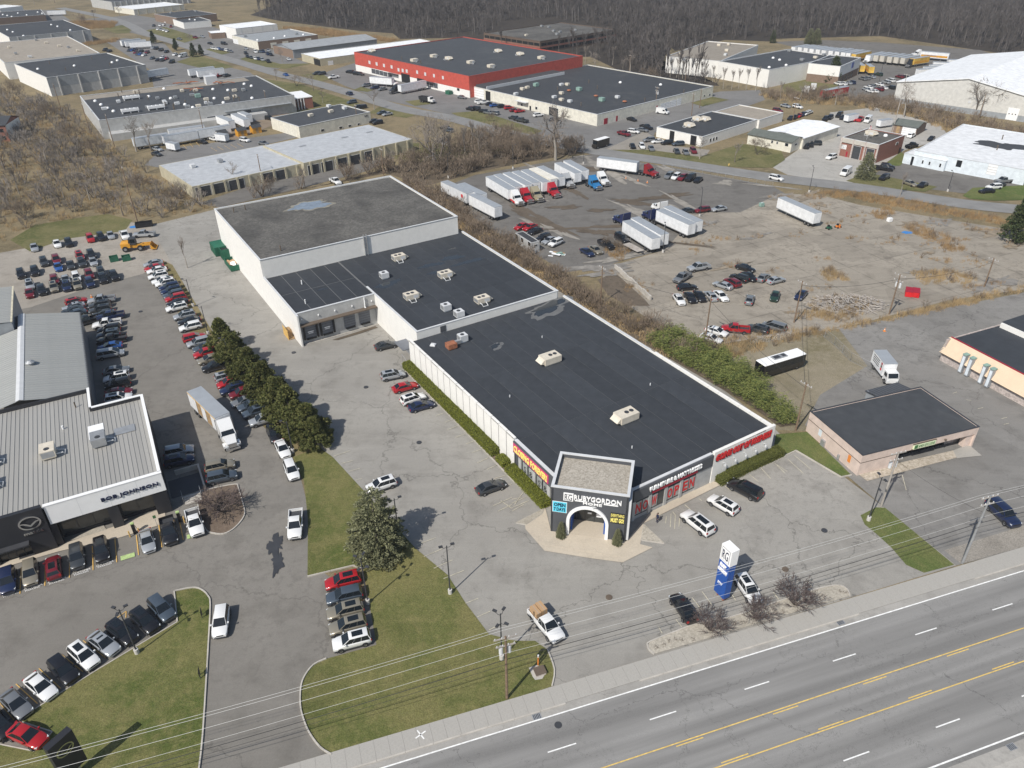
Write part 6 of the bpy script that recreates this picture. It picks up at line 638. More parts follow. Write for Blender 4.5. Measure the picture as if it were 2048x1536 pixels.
# ---------------- the other buildings ----------------
g=simple('garA','storage_garages','long tan storage garages with two stepped pale roofs behind the warehouse','garages','wall_tan','roof_pale',0,ribs=((0,),9,'wall_tan',.6,.4)); simple('garB','','','', 'wall_tan','roof_pale',0,root=g,ribs=((0,),9,'wall_tan',.6,.4)); 
for k in ('garA','garB'):
    s=BLD[k]
rh=simple('hire','tool_hire_building','low cream flat roofed building in front of the dark roofed plant','building','wall_cream','roof_dark2',.2)
s=BLD['hire']; wall_text('house_number','540',rh,(s['lx']/2-2.2,-s['ly']/2-.06,3.2),-math.pi/2,1.1,'navy_ink',.05)
pl=simple('plant','food_plant','wide grey plant with dark roof crowded with chillers, domes and pipework','factory','wall_grey','roof_dark2',.25,trim='trim')
s=BLD['plant']; hx,hy=s['lx']/2,s['ly']/2
MB().box(-hx+.5,hx-6,hy-9,hy-.4,s['h'],s['h']+.06).obj('roof_strip','roof_tan',pl); MB().box(hx,hx+9,-hy+4,-hy+18,0,4.6).obj('office_wall','wall_brick',pl); MB().box(hx-.1,hx+9.2,-hy+3.8,-hy+18.2,4.6,4.9).obj('office_roof','trim_white',pl)
for i in range(4): MB().box(hx+.4+i*1.3,hx+.9+i*1.3,-hy+3.92,-hy+4.,.3,4.4).obj('window','glass',pl); MB().box(hx+.95+i*1.3,hx+1.3+i*1.3,-hy+3.86,-hy+4.,.0,4.6).obj('pilaster','trim_white',pl)
MB().box(-hx+2,hx-14,-hy-5,-hy,0,2.6).obj('lean_to','wall_grey',pl); MB().box(hx-30,hx-2,-hy-1.4,-hy,4.2,4.4).obj('dock_canopy','wall_greymetal',pl)
MB().box(hx-25,hx-20,hy-8,hy-4,s['h'],s['h']+3.5).obj('penthouse','trim',pl)
w=simple('ware','grey_warehouse','big grey and white warehouse with dark roof at the upper left','warehouse','wall_greymetal','roof_dark2',.3,band=(4.,'wall_grey',(0,)),wall2='wall_white',ribs=((0,),5,'wall_grey',.5,.7))
simple('waretan','','','', 'wall_white','roof_tan',.25,root=w); simple('waregrey','','','','wall_greymetal','roof_dark2',.2,root=w,wall2='wall_white',ribs=((0,),5,'wall_grey',.5,.6))
simple('brown','brown_warehouse','low brown walled building with dark roof and white domes at the far upper left','warehouse','wall_brown','roof_dark2',.2); simple('whiteshed','white_shed','small white roofed shed behind the brown walled building','shed','wall_white','roof_white',.1)
simple('striped','striped_warehouse','pale ribbed warehouse at the top edge of the picture','warehouse','wall_grey','roof_dark2',.2,ribs=((0,),14,'trim',.8,.3)); simple('lowtan','tan_office_block','low tan block with white roof in front of the pale ribbed warehouse','office','wall_cream','roof_white',.2,ribs=((0,),6,'wall_tan',.5,.2))
o_=simple('office','dark_office','dark low office with white gabled front at the upper left','office','wall_brickbrown','roof_dark2',.2); simple('office2','','','','wall_white','roof_dark2',.2,root=o_)
o_=simple('whitehall','white_hall','white hall with pale roof and small porch near the far road','workshop','wall_white','roof_white',.15,ribs=((0,),4,'trim',.2,.1)); simple('porch','','','','wall_brickbrown','roof_white',.1,root=o_)
b_=simple('brickwork','brick_workshop','brown brick and cream workshop with pale roof','workshop','wall_brickbrown','roof_grey',.25,wall2='wall_cream'); s=BLD['brickwork']
for i in range(4): MB().box(-s['lx']/2+8+i*8,-s['lx']/2+12+i*8,-s['ly']/2-.06,-s['ly']/2,.2,3.2).obj('panel','wall_cream' ,b_)
simple('ribroof','ribbed_roof_workshop','brick fronted shed with low grey ribbed roof','workshop','wall_greymetal','roof_grey',0,gable=1.6,gax=0,wall2='wall_brickbrown'); simple('longwhite','long_white_shed','long tan shed with white roof beside the red warehouse','shed','wall_tan','roof_white',.1)
r_=simple('red','red_warehouse','huge warehouse with red upper walls, white base and dark roof','warehouse','wall_redmetal','roof_dark2',.3,trim='wall_redmetal',band=(3.2,'wall_white',(0,)))
s=BLD['red']; wall_text('wall_mark','II',r_,(s['lx']/2-30,-s['ly']/2-.05,2.6),-math.pi/2,1.,'wall_brown',.05) if 0 else None
MB().box(-16,-8,-s['ly']/2-1.2,-s['ly']/2,2.6,3.1).obj('door_canopy','trim_dark',r_); MB().box(14,22,-s['ly']/2-1.2,-s['ly']/2,2.9,3.2).obj('door_canopy','trim_dark',r_); MB().box(33,36,-s['ly']/2-2.5,-s['ly']/2-.5,0,1.6).obj('refuse_bin','dumpster_green',r_)
a_=simple('annex','white_annex','long white annex with dark roof adjoining the red warehouse','warehouse','wall_cream','roof_dark2',.3,trim='trim'); s=BLD['annex']
MB().box(-38,-30,-s['ly']/2+1,s['ly']/2-26,s['h'],s['h']+1.1).obj('raised_roof','roof_dark2',a_); MB().box(-30,-29.7,-s['ly']/2+1,s['ly']/2-26,s['h'],s['h']+1.25).obj('raised_coping','trim',a_); MB().box(-8.,-1.,-s['ly']/2-1.8,-s['ly']/2,3.,3.2).obj('door_canopy','trim',a_)
b_=simple('brownoffice','brown_office','two storey brown office with wide windows in front of the woods','office','wall_brown','roof_gravel',.4,trim='trim_brown'); s=BLD['brownoffice']
for f in (0,1):
    L=[s['lx'],s['ly']][f]
    for i in range(int(L//5)):
        for z in (1.,3.9): face_part(b_,s,f,-L/2+1+i*5,-L/2+5.4+i*5,z,z+1.5,.05,'window','glass')
    face_part(b_,s,f,-L/2,L/2,2.7,3.6,.05,'band','wall_brick')
p_=simple('whitetan','white_plant','tall white distribution plant with tan and dark roofs and dark brick office wing','factory','wall_white','roof_tan',.3); simple('whitedark','','','','wall_white','roof_dark2',.3,root=p_); w_=simple('whitewing','','','','wall_white','roof_dark2',.2,root=p_,band=(3.6,'wall_brickbrown',(0,1)))
s=BLD['whitewing']; MB().box(s['lx']/2,s['lx']/2+.12,2,5.,5.,7.6).obj('sign_board','blue_sign',w_)
for i in range(4): MB().box(s['lx']/2,s['lx']/2+.06,-8+i*4,-6+i*4,.9,2.6).obj('window','glass',w_)
simple('low22','white_offices','low white offices with dark roof and large roof unit beside the back street','office','wall_white','roof_dark2',.2); simple('low22tan','tan_roof_wing','low white wing with tan roof joined behind the dark roofed offices','office','wall_white','roof_tan',.2)
s_=simple('shed23','white_roof_shed','long white roofed shed behind the green roofed office','shed','wall_cream','roof_white',0,gable=.7,gax=1); simple('green23','','','','wall_cream','roof_green',0,gable=1.3,gax=0,root=s_)
b_=simple('brick24','brick_garage','square red brick garage with concrete parapet and flagpole','garage','wall_brick','roof_gravel',.3,trim='trim'); s=BLD['brick24']
for i in range(4): x=-s['lx']/2+.2+i*(s['lx']-.4)/3; MB().box(x-.25,x+.25,-s['ly']/2-.4,-s['ly']/2,0,6.2).obj('pier','wall_stone',b_)
MB().box(-s['lx']/2,s['lx']/2,-s['ly']/2-.35,-s['ly']/2,4.7,6.1).obj('parapet_panel','kerb',b_)
simple('shed25','wooden_shed','small shed with dark shingled gable roof at the foot of the tall pole','shed','wall_brickbrown','roof_green',0,gable=1.2,gax=0)
b_=simple('blue26','pale_blue_building','pale blue building with broad white roof at the right edge','building','wall_blue','roof_white',.1); simple('blue26w','','','','wall_blue','roof_white',.1,root=b_); s=BLD['blue26']
blob('bare_roof_patch',(3,2),8,5,.2,'roof_dark2',s['h']+.02,4,parent=b_)
c_=simple('cabin','site_cabin','white site office cabin with dark roof at the edge of the truck yard','cabin','wall_grey','roof_dark2',0); MB().box(4.1,4.9,-1.2,-.3,.3,1.3).obj('air_conditioner','trim',c_)
h_=simple('house','brick_house','small brick house with grey gable roof in the scrub at the left edge','house','wall_brick','roof_dark2',0,gable=2.,gax=0,wall2='wall_white'); s=BLD['house']
for i in range(3): face_part(h_,s,0,-3+i*2.2,-1.6+i*2.2,3.6,4.9,.05,'window','glass'); face_part(h_,s,0,-3+i*2.2,-1.6+i*2.2,.9,2.2,.05,'window','glass')
# huge white roofed warehouse on the right
def hw():
    import itertools
    pts=HUGE
    r=thing('huge_white_warehouse','huge pale warehouse with white pitched roof at the right edge','warehouse',pts['c'],R(pts['a'])); lx,ly,h,rg=pts['lx'],pts['ly'],pts['h'],pts['rg']
    MB().add([(-lx/2,0,2.2),(lx/2,0,2.2),(lx/2,0,h),(0,0,h+rg),(-lx/2,0,h)],[(0,1,2,3,4)]).obj('gable_wall','wall_grey' if 0 else mat('wall_pale',(.60,.59,.56),.7,dirt=.06),r); MB().box(-lx/2,lx/2,.03,.3,0,2.2).obj('plinth','wall_greymetal',r)
    MB().box(-lx/2,-lx/2+.3,.3,ly,0,h).obj('side_wall','wall_pale',r); MB().box(lx/2-.3,lx/2,.3,ly,0,h).obj('side_wall','wall_pale',r)
    for sx in (-1,1):
        mb=MB().add([(sx*(lx/2+.5),-.5,h-.05),(0,-.5,h+rg),(0,ly,h+rg),(sx*(lx/2+.5),ly,h-.05)],[(0,1,2,3) if sx<0 else (3,2,1,0)]).add([(sx*(lx/2+.5),-.5,h-.35),(0,-.5,h+rg-.3),(sx*(lx/2+.5),-.5,h-.05),(0,-.5,h+rg)],[(0,1,3,2) if sx<0 else (2,3,1,0)]); mb.obj('roof_slope','roof_white',r)
    d=MB().box(17,21,-.12,.05,.1,4.6).obj('roller_door','trim_white',r)
    for i in range(3): MB().box(17.6+i*1.15,18.+i*1.15,-.14,-.12,2.2,2.6).obj('pane','glass',d)
    MB().box(2,3,-.1,0,4.2,5.).obj('louvre','trim',r); MB().cyl(-lx/2+10,12,h,h+1.5,.3,8).obj('vent_pipe','trim_white',r)
hw()
# pink shop, shed behind it and tan mansard shop
s=BLD['pink']; pk=thing('pink_shop','pink rendered single storey shop with dark flat roof right of the store','shop',s['c'],R(s['a'])); hx,hy,h=s['lx']/2,s['ly']/2,s['h']
def pb(name,m,x0,x1,y0,y1,z0,z1,p=None): return MB().box(x0,x1,y0,y1,z0,z1).obj(name,m,p or pk)
# faces: front of photo-left wall = local -y ; shop front = local +x
pb('wall','wall_pink',-hx,hx,-hy,-hy+.3,0,h); pb('wall','wall_pink',-hx,-hx+.3,-hy+.3,hy,0,h); pb('wall','wall_pink',-hx+.3,hx,hy-.3,hy,0,h)
pb('front_wall','wall_pink',hx-.3,hx,-hy+.3,-hy+6.8,0,h); pb('fascia','wall_pink',hx-.3,hx,-hy+6.8,hy-.3,2.55,h); pb('corner_pillar','wall_pink',hx-1.2,hx-.3,hy-1.6,hy-.3,0,2.55); pb('recess_wall','wall_stone',hx-2.2,hx-1.9,-hy+6.8,hy-.3,0,2.55)
for i in range(7):
    y=-hy+7.2+i*1.6; g=pb('window','glass',hx-1.9,hx-1.84,y,y+1.45,.1,2.4); pb('frame','trim_dark',hx-1.86,hx-1.78,y+1.45,y+1.6,0,2.5,g)
pb('roof','roof_dark2',-hx+.2,hx-.2,-hy+.2,hy-.2,h-.25,h-.02); pb('reveal_strip','trim_brown',hx,hx+.03,-hy,-hy+6.8,2.4,2.5); pb('reveal_strip','trim_brown',-hx,hx,-hy-.03,-hy,2.4,2.5); coping(-hx,hx,-hy,hy,h,.22,.08).obj('coping','trim_dark',pk)
sg=pb('shop_sign','palegreen_sign',hx+.02,hx+.22,-1.6,2.6,2.75,3.6); pb('sign_frame','trim_brown',hx,hx+.2,-1.72,2.72,2.65,2.75,sg); pb('sign_frame','trim_brown',hx,hx+.2,-1.72,2.72,3.6,3.7,sg); pb('sign_mark','green_ink',hx+.22,hx+.25,-1.45,-.85,2.85,3.5,sg); wall_text('sign_lettering','AMISH EXCLUSIVE',sg,(hx+.24,.85,3.17),0,.5,'green_ink',.02,0,0,3.1,.5)
MB().lathe(hx+.2,4.6,[(.15,3.0),(.2,3.2),(.05,3.3)],8).obj('wall_lamp','trim_brown',pk)
pb('window','orange',3.7,4.3,-hy-.03,-hy+.05,1.,2.3); pb('window','wall_blue',-3.4,-2.7,-hy-.03,-hy+.05,1.2,2.4); pb('meter_box','galv',-2.2,-1.4,-hy-.35,-hy,.1,1.2); MB().cyl(2.,-hy-.2,.2,1.,.2,10).obj('gas_meter','galv',pk)
s=BLD['shadeshed']; sh_=thing('metal_lean_to','dark ribbed metal shed roof behind the pink shop','shed',s['c'],R(s['a'])); MB().add([(-1.6,-3.6,2.9),(1.4,-3.6,3.4),(1.4,3.6,3.4),(-1.6,3.6,2.9)],[(0,1,2,3)]).add([(-1.6,-3.6,2.75),(1.4,-3.6,3.25),(1.4,3.6,3.25),(-1.6,3.6,2.75)],[(3,2,1,0)]).obj('roof','wall_darkgrey',sh_)
for i in range(12): MB().add([(-1.6,-3.5+.62*i,2.9),(1.4,-3.5+.62*i,3.4),(1.4,-3.44+.62*i,3.45),(-1.6,-3.44+.62*i,2.95)],[(0,1,2,3)]).obj('rib','trim_dark',sh_)
MB().box(-1.3,1.3,-3.4,-3.2,0,3.).box(-1.3,-1.1,-3.2,3.2,0,2.8).obj('wall','wall_greymetal',sh_)
s=BLD['tanroof']; tn=thing('mansard_shop','shop with peach slatted mansard, dark flat roof and stone wall at the right edge','shop',s['c'],R(s['a'])); hx,hy,h=s['lx']/2,s['ly']/2,s['h']; hx+=6; 
MB().box(-hx+6,hx,-hy,hy+8,h-.3,h-.05).obj('roof','roof_dark',tn); 
nb=11
for i in range(nb):
    z1=h-(h-1.9)*i/nb; z0=h-(h-1.9)*(i+1)/nb; y1=-hy-1.5*i/nb; y0=-hy-1.5*(i+1)/nb; MB().add([(-hx+5.,y0-.03,z0),(hx,y0-.03,z0),(hx,y1,z1),(-hx+5.5,y1,z1),(-hx+5.,y0+.03,z0),(hx,y0+.03,z0)],[(0,1,2,3),(0,4,5,1)]).obj('slat','wall_peach',tn)
MB().box(-hx+5.4,hx,-hy-.1,-hy+.15,h-.02,h+.08).obj('edge_trim','red_deep',tn); MB().box(-hx+5.6,hx,-hy-1.,-hy-.7,0,1.9).obj('wall','wall_stone',tn); MB().box(-hx+5.3,-hx+5.6,-hy-1.,hy+8,0,h-.3).obj('end_wall','wall_stone',tn); MB().box(-hx+5.2,hx,-hy-1.5,-hy-.9,1.75,1.9).obj('soffit','trim_brown',tn)
for x in (-hx+10.2,-hx+11.6,-hx+14.4,-hx+15.8):
    w=MB().box(x-.35,x+.35,-hy-1.75,-hy-1.0,.2,3.9).obj('window_bay','wall_greymetal',tn); MB().box(x-.25,x+.25,-hy-1.77,-hy-1.752,.4,3.6).obj('pane','wall_blue',w); MB().box(x-.4,x+.4,-hy-1.85,-hy-.8,3.9,4.05).obj('cap','greenmetal',w)
s=BLD['tanback']; MB().box(8,16,9,16,h-.1,h+1.).obj('roof_room','wall_white',tn) if 0 else None
bb=thing('white_parapet_block','white parapet block with roof vents behind the mansard shop','building',s['c'],R(s['a'])); MB().box(-3,9,-3,5,0,5.8).obj('wall','wall_white',bb); MB().box(-3.1,9.1,-2.6,5.1,5.8,5.95).obj('roof','roof_dark',bb); MB().lathe(1,0,[(.4,5.95),(.5,6.3),(.2,6.5)],8).obj('roof_ventilator','galv',bb)
# ---------------- vehicles ----------------
def loft(stations,w,zb):
    "stations: (x, half-width factor, deck z, shoulder z). returns MB of a closed car lower body"
    mb=MB(); rows=[]
    for x,f,zd,zs in stations:
        a=w*f; rows.append([(x,-a*.86,zb),(x,-a,zb+.18),(x,-a*1.0,zs*.75+.1),(x,-a*.975,zs),(x,-a*.80,zd),(x,0,zd+.025),(x,a*.80,zd),(x,a*.975,zs),(x,a,zs*.75+.1),(x,a,zb+.18),(x,a*.86,zb)])
    n=len(rows[0]); v=[p for r in rows for p in r]; f=[]
    for i in range(len(rows)-1):
        for j in range(n-1): f.append((i*n+j,i*n+j+1,(i+1)*n+j+1,(i+1)*n+j))
        f.append((i*n+n-1,i*n,(i+1)*n,(i+1)*n+n-1))
    f=[q for q in f]; f.append(tuple(range(n))[::-1]); f.append(tuple(range((len(rows)-1)*n,len(rows)*n)))
    mb.add(v,[q[::-1] for q in f]); return mb
CARK=dict(
 sedan=dict(L=4.75,W=1.83,H=1.45,zb=.24,wr=.32,wb=(.19,.80),st=[(0,.78,.72,.62),(.03,.92,.93,.75),(.12,.97,1.0,.85),(.25,1,1.0,.9),(.5,1,.97,.9),(.68,1,.96,.87),(.84,.985,.86,.78),(.95,.92,.74,.66),(.99,.80,.62,.56)],g=(.09,.735,.27,.52),ph=.86),
 suv=dict(L=4.62,W=1.87,H=1.68,zb=.28,wr=.36,wb=(.18,.80),st=[(0,.80,.86,.72),(.03,.93,1.02,.85),(.12,.98,1.08,.95),(.3,1,1.08,.98),(.55,1,1.06,.98),(.70,1,1.05,.96),(.85,.985,.98,.88),(.95,.93,.86,.76),(.99,.82,.74,.66)],g=(.015,.745,.075,.55),ph=.86),
 bigsuv=dict(L=5.25,W=2.02,H=1.92,zb=.32,wr=.40,wb=(.20,.80),st=[(0,.86,.95,.8),(.02,.95,1.15,.95),(.1,.98,1.2,1.08),(.3,1,1.2,1.1),(.55,1,1.18,1.1),(.71,1,1.17,1.08),(.87,.985,1.12,1.0),(.96,.94,1.0,.88),(.99,.85,.86,.76)],g=(.012,.745,.05,.585),ph=.88),
 minivan=dict(L=5.1,W=1.98,H=1.76,zb=.26,wr=.34,wb=(.19,.80),st=[(0,.85,.9,.75),(.02,.95,1.02,.9),(.1,.98,1.06,.95),(.3,1,1.05,.96),(.55,1,1.03,.95),(.74,1,1.0,.92),(.88,.97,.88,.8),(.96,.9,.75,.68),(.99,.8,.64,.58)],g=(.012,.83,.045,.60),ph=.87),
 pickup=dict(L=5.75,W=2.02,H=1.9,zb=.36,wr=.40,wb=(.20,.80),st=[(.385,1,1.2,1.1),(.4,1,1.2,1.1),(.55,1,1.18,1.1),(.72,1,1.16,1.08),(.87,.985,1.12,1.0),(.96,.94,1.0,.88),(.99,.86,.86,.78)],g=(.395,.75,.42,.61),ph=.86))
CACHE={}
def bil(P,u,v): return P[0]*(1-u)*(1-v)+P[1]*u*(1-v)+P[2]*u*v+P[3]*(1-u)*v
def pane(P,u0,v0,u1,v1,off=.014):
    P=[Vector(p) for p in P]; n=(P[1]-P[0]).cross(P[3]-P[0]).normalized()*off; return [bil(P,u,v)+n for u,v in((u0,v0),(u1,v0),(u1,v1),(u0,v1))]
def car_geo(kind):
    K=CARK[kind]; L,Wd,H,zb=K['L'],K['W'],K['H'],K['zb']; w=Wd/2; X=lambda t:(t-.5)*L
    body=loft([(X(t),f,zd,zs) for t,f,zd,zs in K['st']],w,zb)
    if kind=='pickup':
        body.box(X(.01),X(.385),-w*.98,w*.98,zb+.1,.78); body.box(X(.01),X(.385),-w*.98,-w*.98+.1,.78,1.2).box(X(.01),X(.385),w*.98-.1,w*.98,.78,1.2).box(X(.01),X(.01)+.08,-w*.88,w*.88,.78,1.2).box(X(-.005),X(.012),-w*.9,w*.9,.42,.62)
    t0,t1,r0,r1=K['g']; zbelt=K['st'][len(K['st'])//2][2]-.03; wb=w*.93; wr=w*.70; zr=H-.05
    B=[(X(t0),-wb,zbelt),(X(t1),-wb*.95,zbelt),(X(t1),wb*.95,zbelt),(X(t0),wb,zbelt)]; T=[(X(r0),-wr,zr),(X(r1),-wr,zr),(X(r1),wr,zr),(X(r0),wr,zr)]
    C=[(X(r0)+.12,-wr*.86,H),(X(r1)-.15,-wr*.86,H),(X(r1)-.15,wr*.86,H),(X(r0)+.12,wr*.86,H)]
    body.add(B+T+C,[(0,1,5,4),(1,2,6,5),(2,3,7,6),(3,0,4,7),(4,5,9,8),(5,6,10,9),(6,7,11,10),(7,4,8,11),(8,9,10,11)])
    parts=[]
    q=lambda i,j,k,l:[ (B+T)[i],(B+T)[j],(B+T)[k],(B+T)[l]]
    def pm(name,P): return MB().add([tuple(p) for p in P],[(0,1,2,3)]).mesh(name,'glass')
    win=[('windshield',pane(q(1,2,6,5),.03,.03,.97,.95)),('rear_window',pane(q(3,0,4,7),.07,.18 if kind!='sedan' else .1,.93,.92))]
    split={'sedan':((.07,.49),(.505,.96)),'suv':((.03,.345),(.36,.67),(.685,.97)),'bigsuv':((.03,.335),(.35,.66),(.675,.97)),'minivan':((.03,.335),(.35,.66),(.675,.96)),'pickup':((.05,.47),(.49,.96))}[kind]
    for a,b in split: win.append(('side_window',pane(q(0,1,5,4),a,.05,b,.95)))
    for a,b in split: win.append(('side_window',pane(q(2,3,7,6),1-b,.05,1-a,.95)))
    wm=[(n,pm(n,P)) for n,P in win]
    allw=MB()
    for n,P in win: allw.add([tuple(p) for p in P],[(0,1,2,3)])
    R0=K['wr']; ty=MB()
    ring=[(R0*.55,-.11),(R0*.96,-.11),(R0,-.06),(R0,.06),(R0*.96,.11),(R0*.55,.11)]; n=14; v=[(r*math.cos(2*math.pi*j/n),y,r*math.sin(2*math.pi*j/n)) for r,y in ring for j in range(n)]
    ty.add(v,[(i*n+j,i*n+(j+1)%n,(i+1)*n+(j+1)%n,(i+1)*n+j) for i in range(5) for j in range(n)])
    arch=[(R0*1.16*math.cos(math.pi*j/8-.12*0),.085,R0*1.16*math.sin(math.pi*j/8)) for j in range(9)]; ty.add(arch+[(x,-.085,z) for x,_,z in arch],[tuple(range(9)),tuple(range(17,8,-1))])  # black half discs stand in for the shade inside the wheel arches
    rim=MB(); v=[(0,0.08,0)]+[(R0*.56*math.cos(2*math.pi*j/10),.1,R0*.56*math.sin(2*math.pi*j/10)) for j in range(10)]; rim.add(v,[(0,j+1,(j+1)%10+1) for j in range(10)]); v2=[(x,-y,z) for x,y,z in v]; rim.add(v2,[(0,(j+1)%10+1,j+1) for j in range(10)])
    hl=MB(); tl=MB(); s=K['st']; zf=s[-2][3]; xf=X(s[-2][0])
    hl=MB().box(-.16,.1,-.2,.2,-.06,.07).mesh('headlight','headlight'); tl=MB().box(-.06,.06,-.14,.14,-.12,.14).mesh('taillight','taillight')
    wheels=[(X(t),sy*(w-.085)) for t in K['wb'] for sy in(-1,1)]
    tops=dict(r0=X(r0)+.25,r1=X(r1)-.2,w=wr*.8,z=H+.008)
    return dict(K=K,body=body,win=wm,allw=allw.mesh('window','glass'),tyre=ty.mesh('wheel','rubber'),rim=rim.mesh('rim','rim',),hl=hl,tl=tl,wheels=wheels,xf=xf,zf=zf,xr=X(.005),zr=K['st'][1][3]*.98 if kind!='pickup' else 1.0,w=w,R0=R0,tops=tops,
        sun=MB().box(X(r0)+.55,X(r1)-.35,-wr*.62,wr*.62,H-.02,H+.012).mesh('sunroof','glass'),mir=MB().box(-.08,.08,-.1,.1,-.07,.09),trim=MB().box(X(.03),X(.97),-w-.012,-w+.05,zb-.02,zb+.2).box(X(.03),X(.97),w-.05,w+.012,zb-.02,zb+.2).box(X(.93),X(.995),-w*.72,w*.72,zb-.02,zb+.16).box(X(-.003),X(.03),-w*.7,w*.7,zb-.02,zb+.18).mesh('lower_trim','trim_dark'),gr=MB().box(X(.95),X(.994),-w*.5,w*.5,K['st'][-1][3]-.1,K['st'][-1][3]+.06).mesh('grille','black'),bed=MB().box(X(.03),X(.38),-w*.86,w*.86,.79,.80).mesh('bed_liner','trim_dark'))
def make_car(x,y,a,kind,col,label,cat,group,detail,rng,name=None):
    if kind not in CACHE: CACHE[kind]=car_geo(kind)
    G=CACHE[kind]; key=(kind,col)
    if key not in CACHE: CACHE[key]=G['body'].mesh('body','car_'+col,38); CACHE[key,'m']=G['mir'].mesh('mirror','car_'+col)
    nm=name or {'sedan':'parked_sedan','suv':'parked_suv','bigsuv':'parked_suv','minivan':'parked_minivan','pickup':'pickup_truck'}[kind]
    t=thing(nm,label,cat,(x,y,.07),R(a),group); K=G['K']
    ob('body',CACHE[key],t)
    if detail:
        ob('lower_trim',G['trim'],t) if kind!='sedan' else 0; ob('grille',G['gr'],t)
        for n,me in G['win']: ob(n,me,t)
        for sy in (-1,1): ob('headlight',G['hl'],t,(G['xf']-.02,sy*G['w']*.68,G['zf']-.02),sy*-.35); ob('taillight',G['tl'],t,(G['xr']+.02,sy*G['w']*.74,G['zr'])); ob('mirror',CACHE[key,'m'],t,((K['g'][1]-.5)*K['L']-.35,sy*(G['w']+.06),K['st'][len(K['st'])//2][2]+.08))
        if kind in('suv','bigsuv','sedan') and rng.random()<(.55 if kind!='sedan' else .25): ob('sunroof',G['sun'],t)
    else: ob('window',G['allw'],t)
    if kind=='pickup': ob('bed_liner',G['bed'],t)
    for wx,wy in G['wheels']:
        o=ob('wheel',G['tyre'],t,(wx,wy,G['R0']-.03))
        if detail: ob('rim',G['rim'],o)
    return t
rng=random.Random(11)
CN=dict(sedan='sedan',suv='crossover',bigsuv='large suv',minivan='minivan',pickup='pickup'); CC=dict(sedan='car',suv='car',bigsuv='car',minivan='van',pickup='pickup')
CN2=dict(charcoal='charcoal',slate='slate blue',navy='navy',tan='tan',silver='silver',grey='grey')
for phrase,end,items in CARS:
    for i,(x,y,a,k,c) in enumerate(items):
        det=math.hypot(x,y)<215
        lab='%s %s, %s from %s in %s'%(CN2.get(c,c),CN[k],ORD[i],end,phrase)
        if len(items)==1: lab='%s %s alone in %s'%(CN2.get(c,c),CN[k],phrase)
        make_car(x,y,a+rng.uniform(-1.5,1.5),k,c,lab,CC[k],phrase.replace('the ','cars in the ',1) if phrase.startswith('the ') else phrase,det,rng)
PICK=None
for x,y,a,k,c,lab in SINGLE:
    t=make_car(x,y,a,k,c,lab,CC[k],None,math.hypot(x,y)<215,rng)
    if 'cardboard' in lab: PICK=t
# cardboard boxes riding in the pickup bed
for i,(dx,dy,sx,sy,sz,w_) in enumerate(((-1.75,-.42,1.55,.72,1.0,'left'),(-1.75,.42,1.55,.78,1.12,'right'))):
    p=PICK.matrix_basis@Vector((dx,dy,.84)); b=thing('cardboard_box','tall brown cardboard box, %s of the two in the white pickup bed'%w_,'box',p,PICK.rotation_euler[2],'boxes in the pickup bed'); MB().box(-sx/2,sx/2,-sy/2,sy/2,0,sz).obj('carton','cardboard',b); MB().box(-sx/2-.004,sx/2+.004,-.03,.03,0.01,sz+.004).obj('tape','wood_grey',b)
# white cap on a navy pickup stays part of that pickup: found by its place in the row
# trailers
def wheel_big(t,x,y,r=.5):
    key='bigwheel'
    if key not in CACHE:
        n=14; ring=[(r*.5,-.14),(r*.97,-.14),(r,-.1),(r,.1),(r*.97,.14),(r*.5,.14)]; v=[(q*math.cos(2*math.pi*j/n),yy,q*math.sin(2*math.pi*j/n)) for q,yy in ring for j in range(n)]
        CACHE[key]=MB().add(v,[(i*n+j,i*n+(j+1)%n,(i+1)*n+(j+1)%n,(i+1)*n+j) for i in range(5) for j in range(n)]).mesh('wheel','rubber'); CACHE[key,'r']=MB().add([(q*math.cos(2*math.pi*j/10),s*.12,q*math.sin(2*math.pi*j/10)) for s in(-1,1) for q in(r*.5,) for j in range(10)],[tuple(range(10)),tuple(range(19,9,-1))]).mesh('rim','rim')
    o=ob('wheel',CACHE[key],t,(x,y,r)); ob('rim',CACHE[key,'r'],o)
BOXM=dict(white='box_white',old='box_old',cream='box_cream',grey='box_grey',delivery='box_white',red='box_red',yellow='box_yellow',tanb='box_tan')
mat('box_white',(.78,.79,.80),.5,dirt=.10,rnd=.05); mat('box_old',(.66,.67,.68),.6,dirt=.3); mat('box_cream',(.74,.71,.63),.6,dirt=.1); mat('box_grey',(.58,.61,.64),.6,dirt=.2); mat('box_red',(.40,.05,.05),.5,var=.3,scale=.5,dirt=.15); mat('box_yellow',(.66,.42,.08),.5,var=.35,scale=.4); mat('box_tan',(.52,.49,.43),.6,dirt=.1); mat('box_roof',(.43,.455,.48),.45,.3,var=.08,scale=.5,dirt=.1)
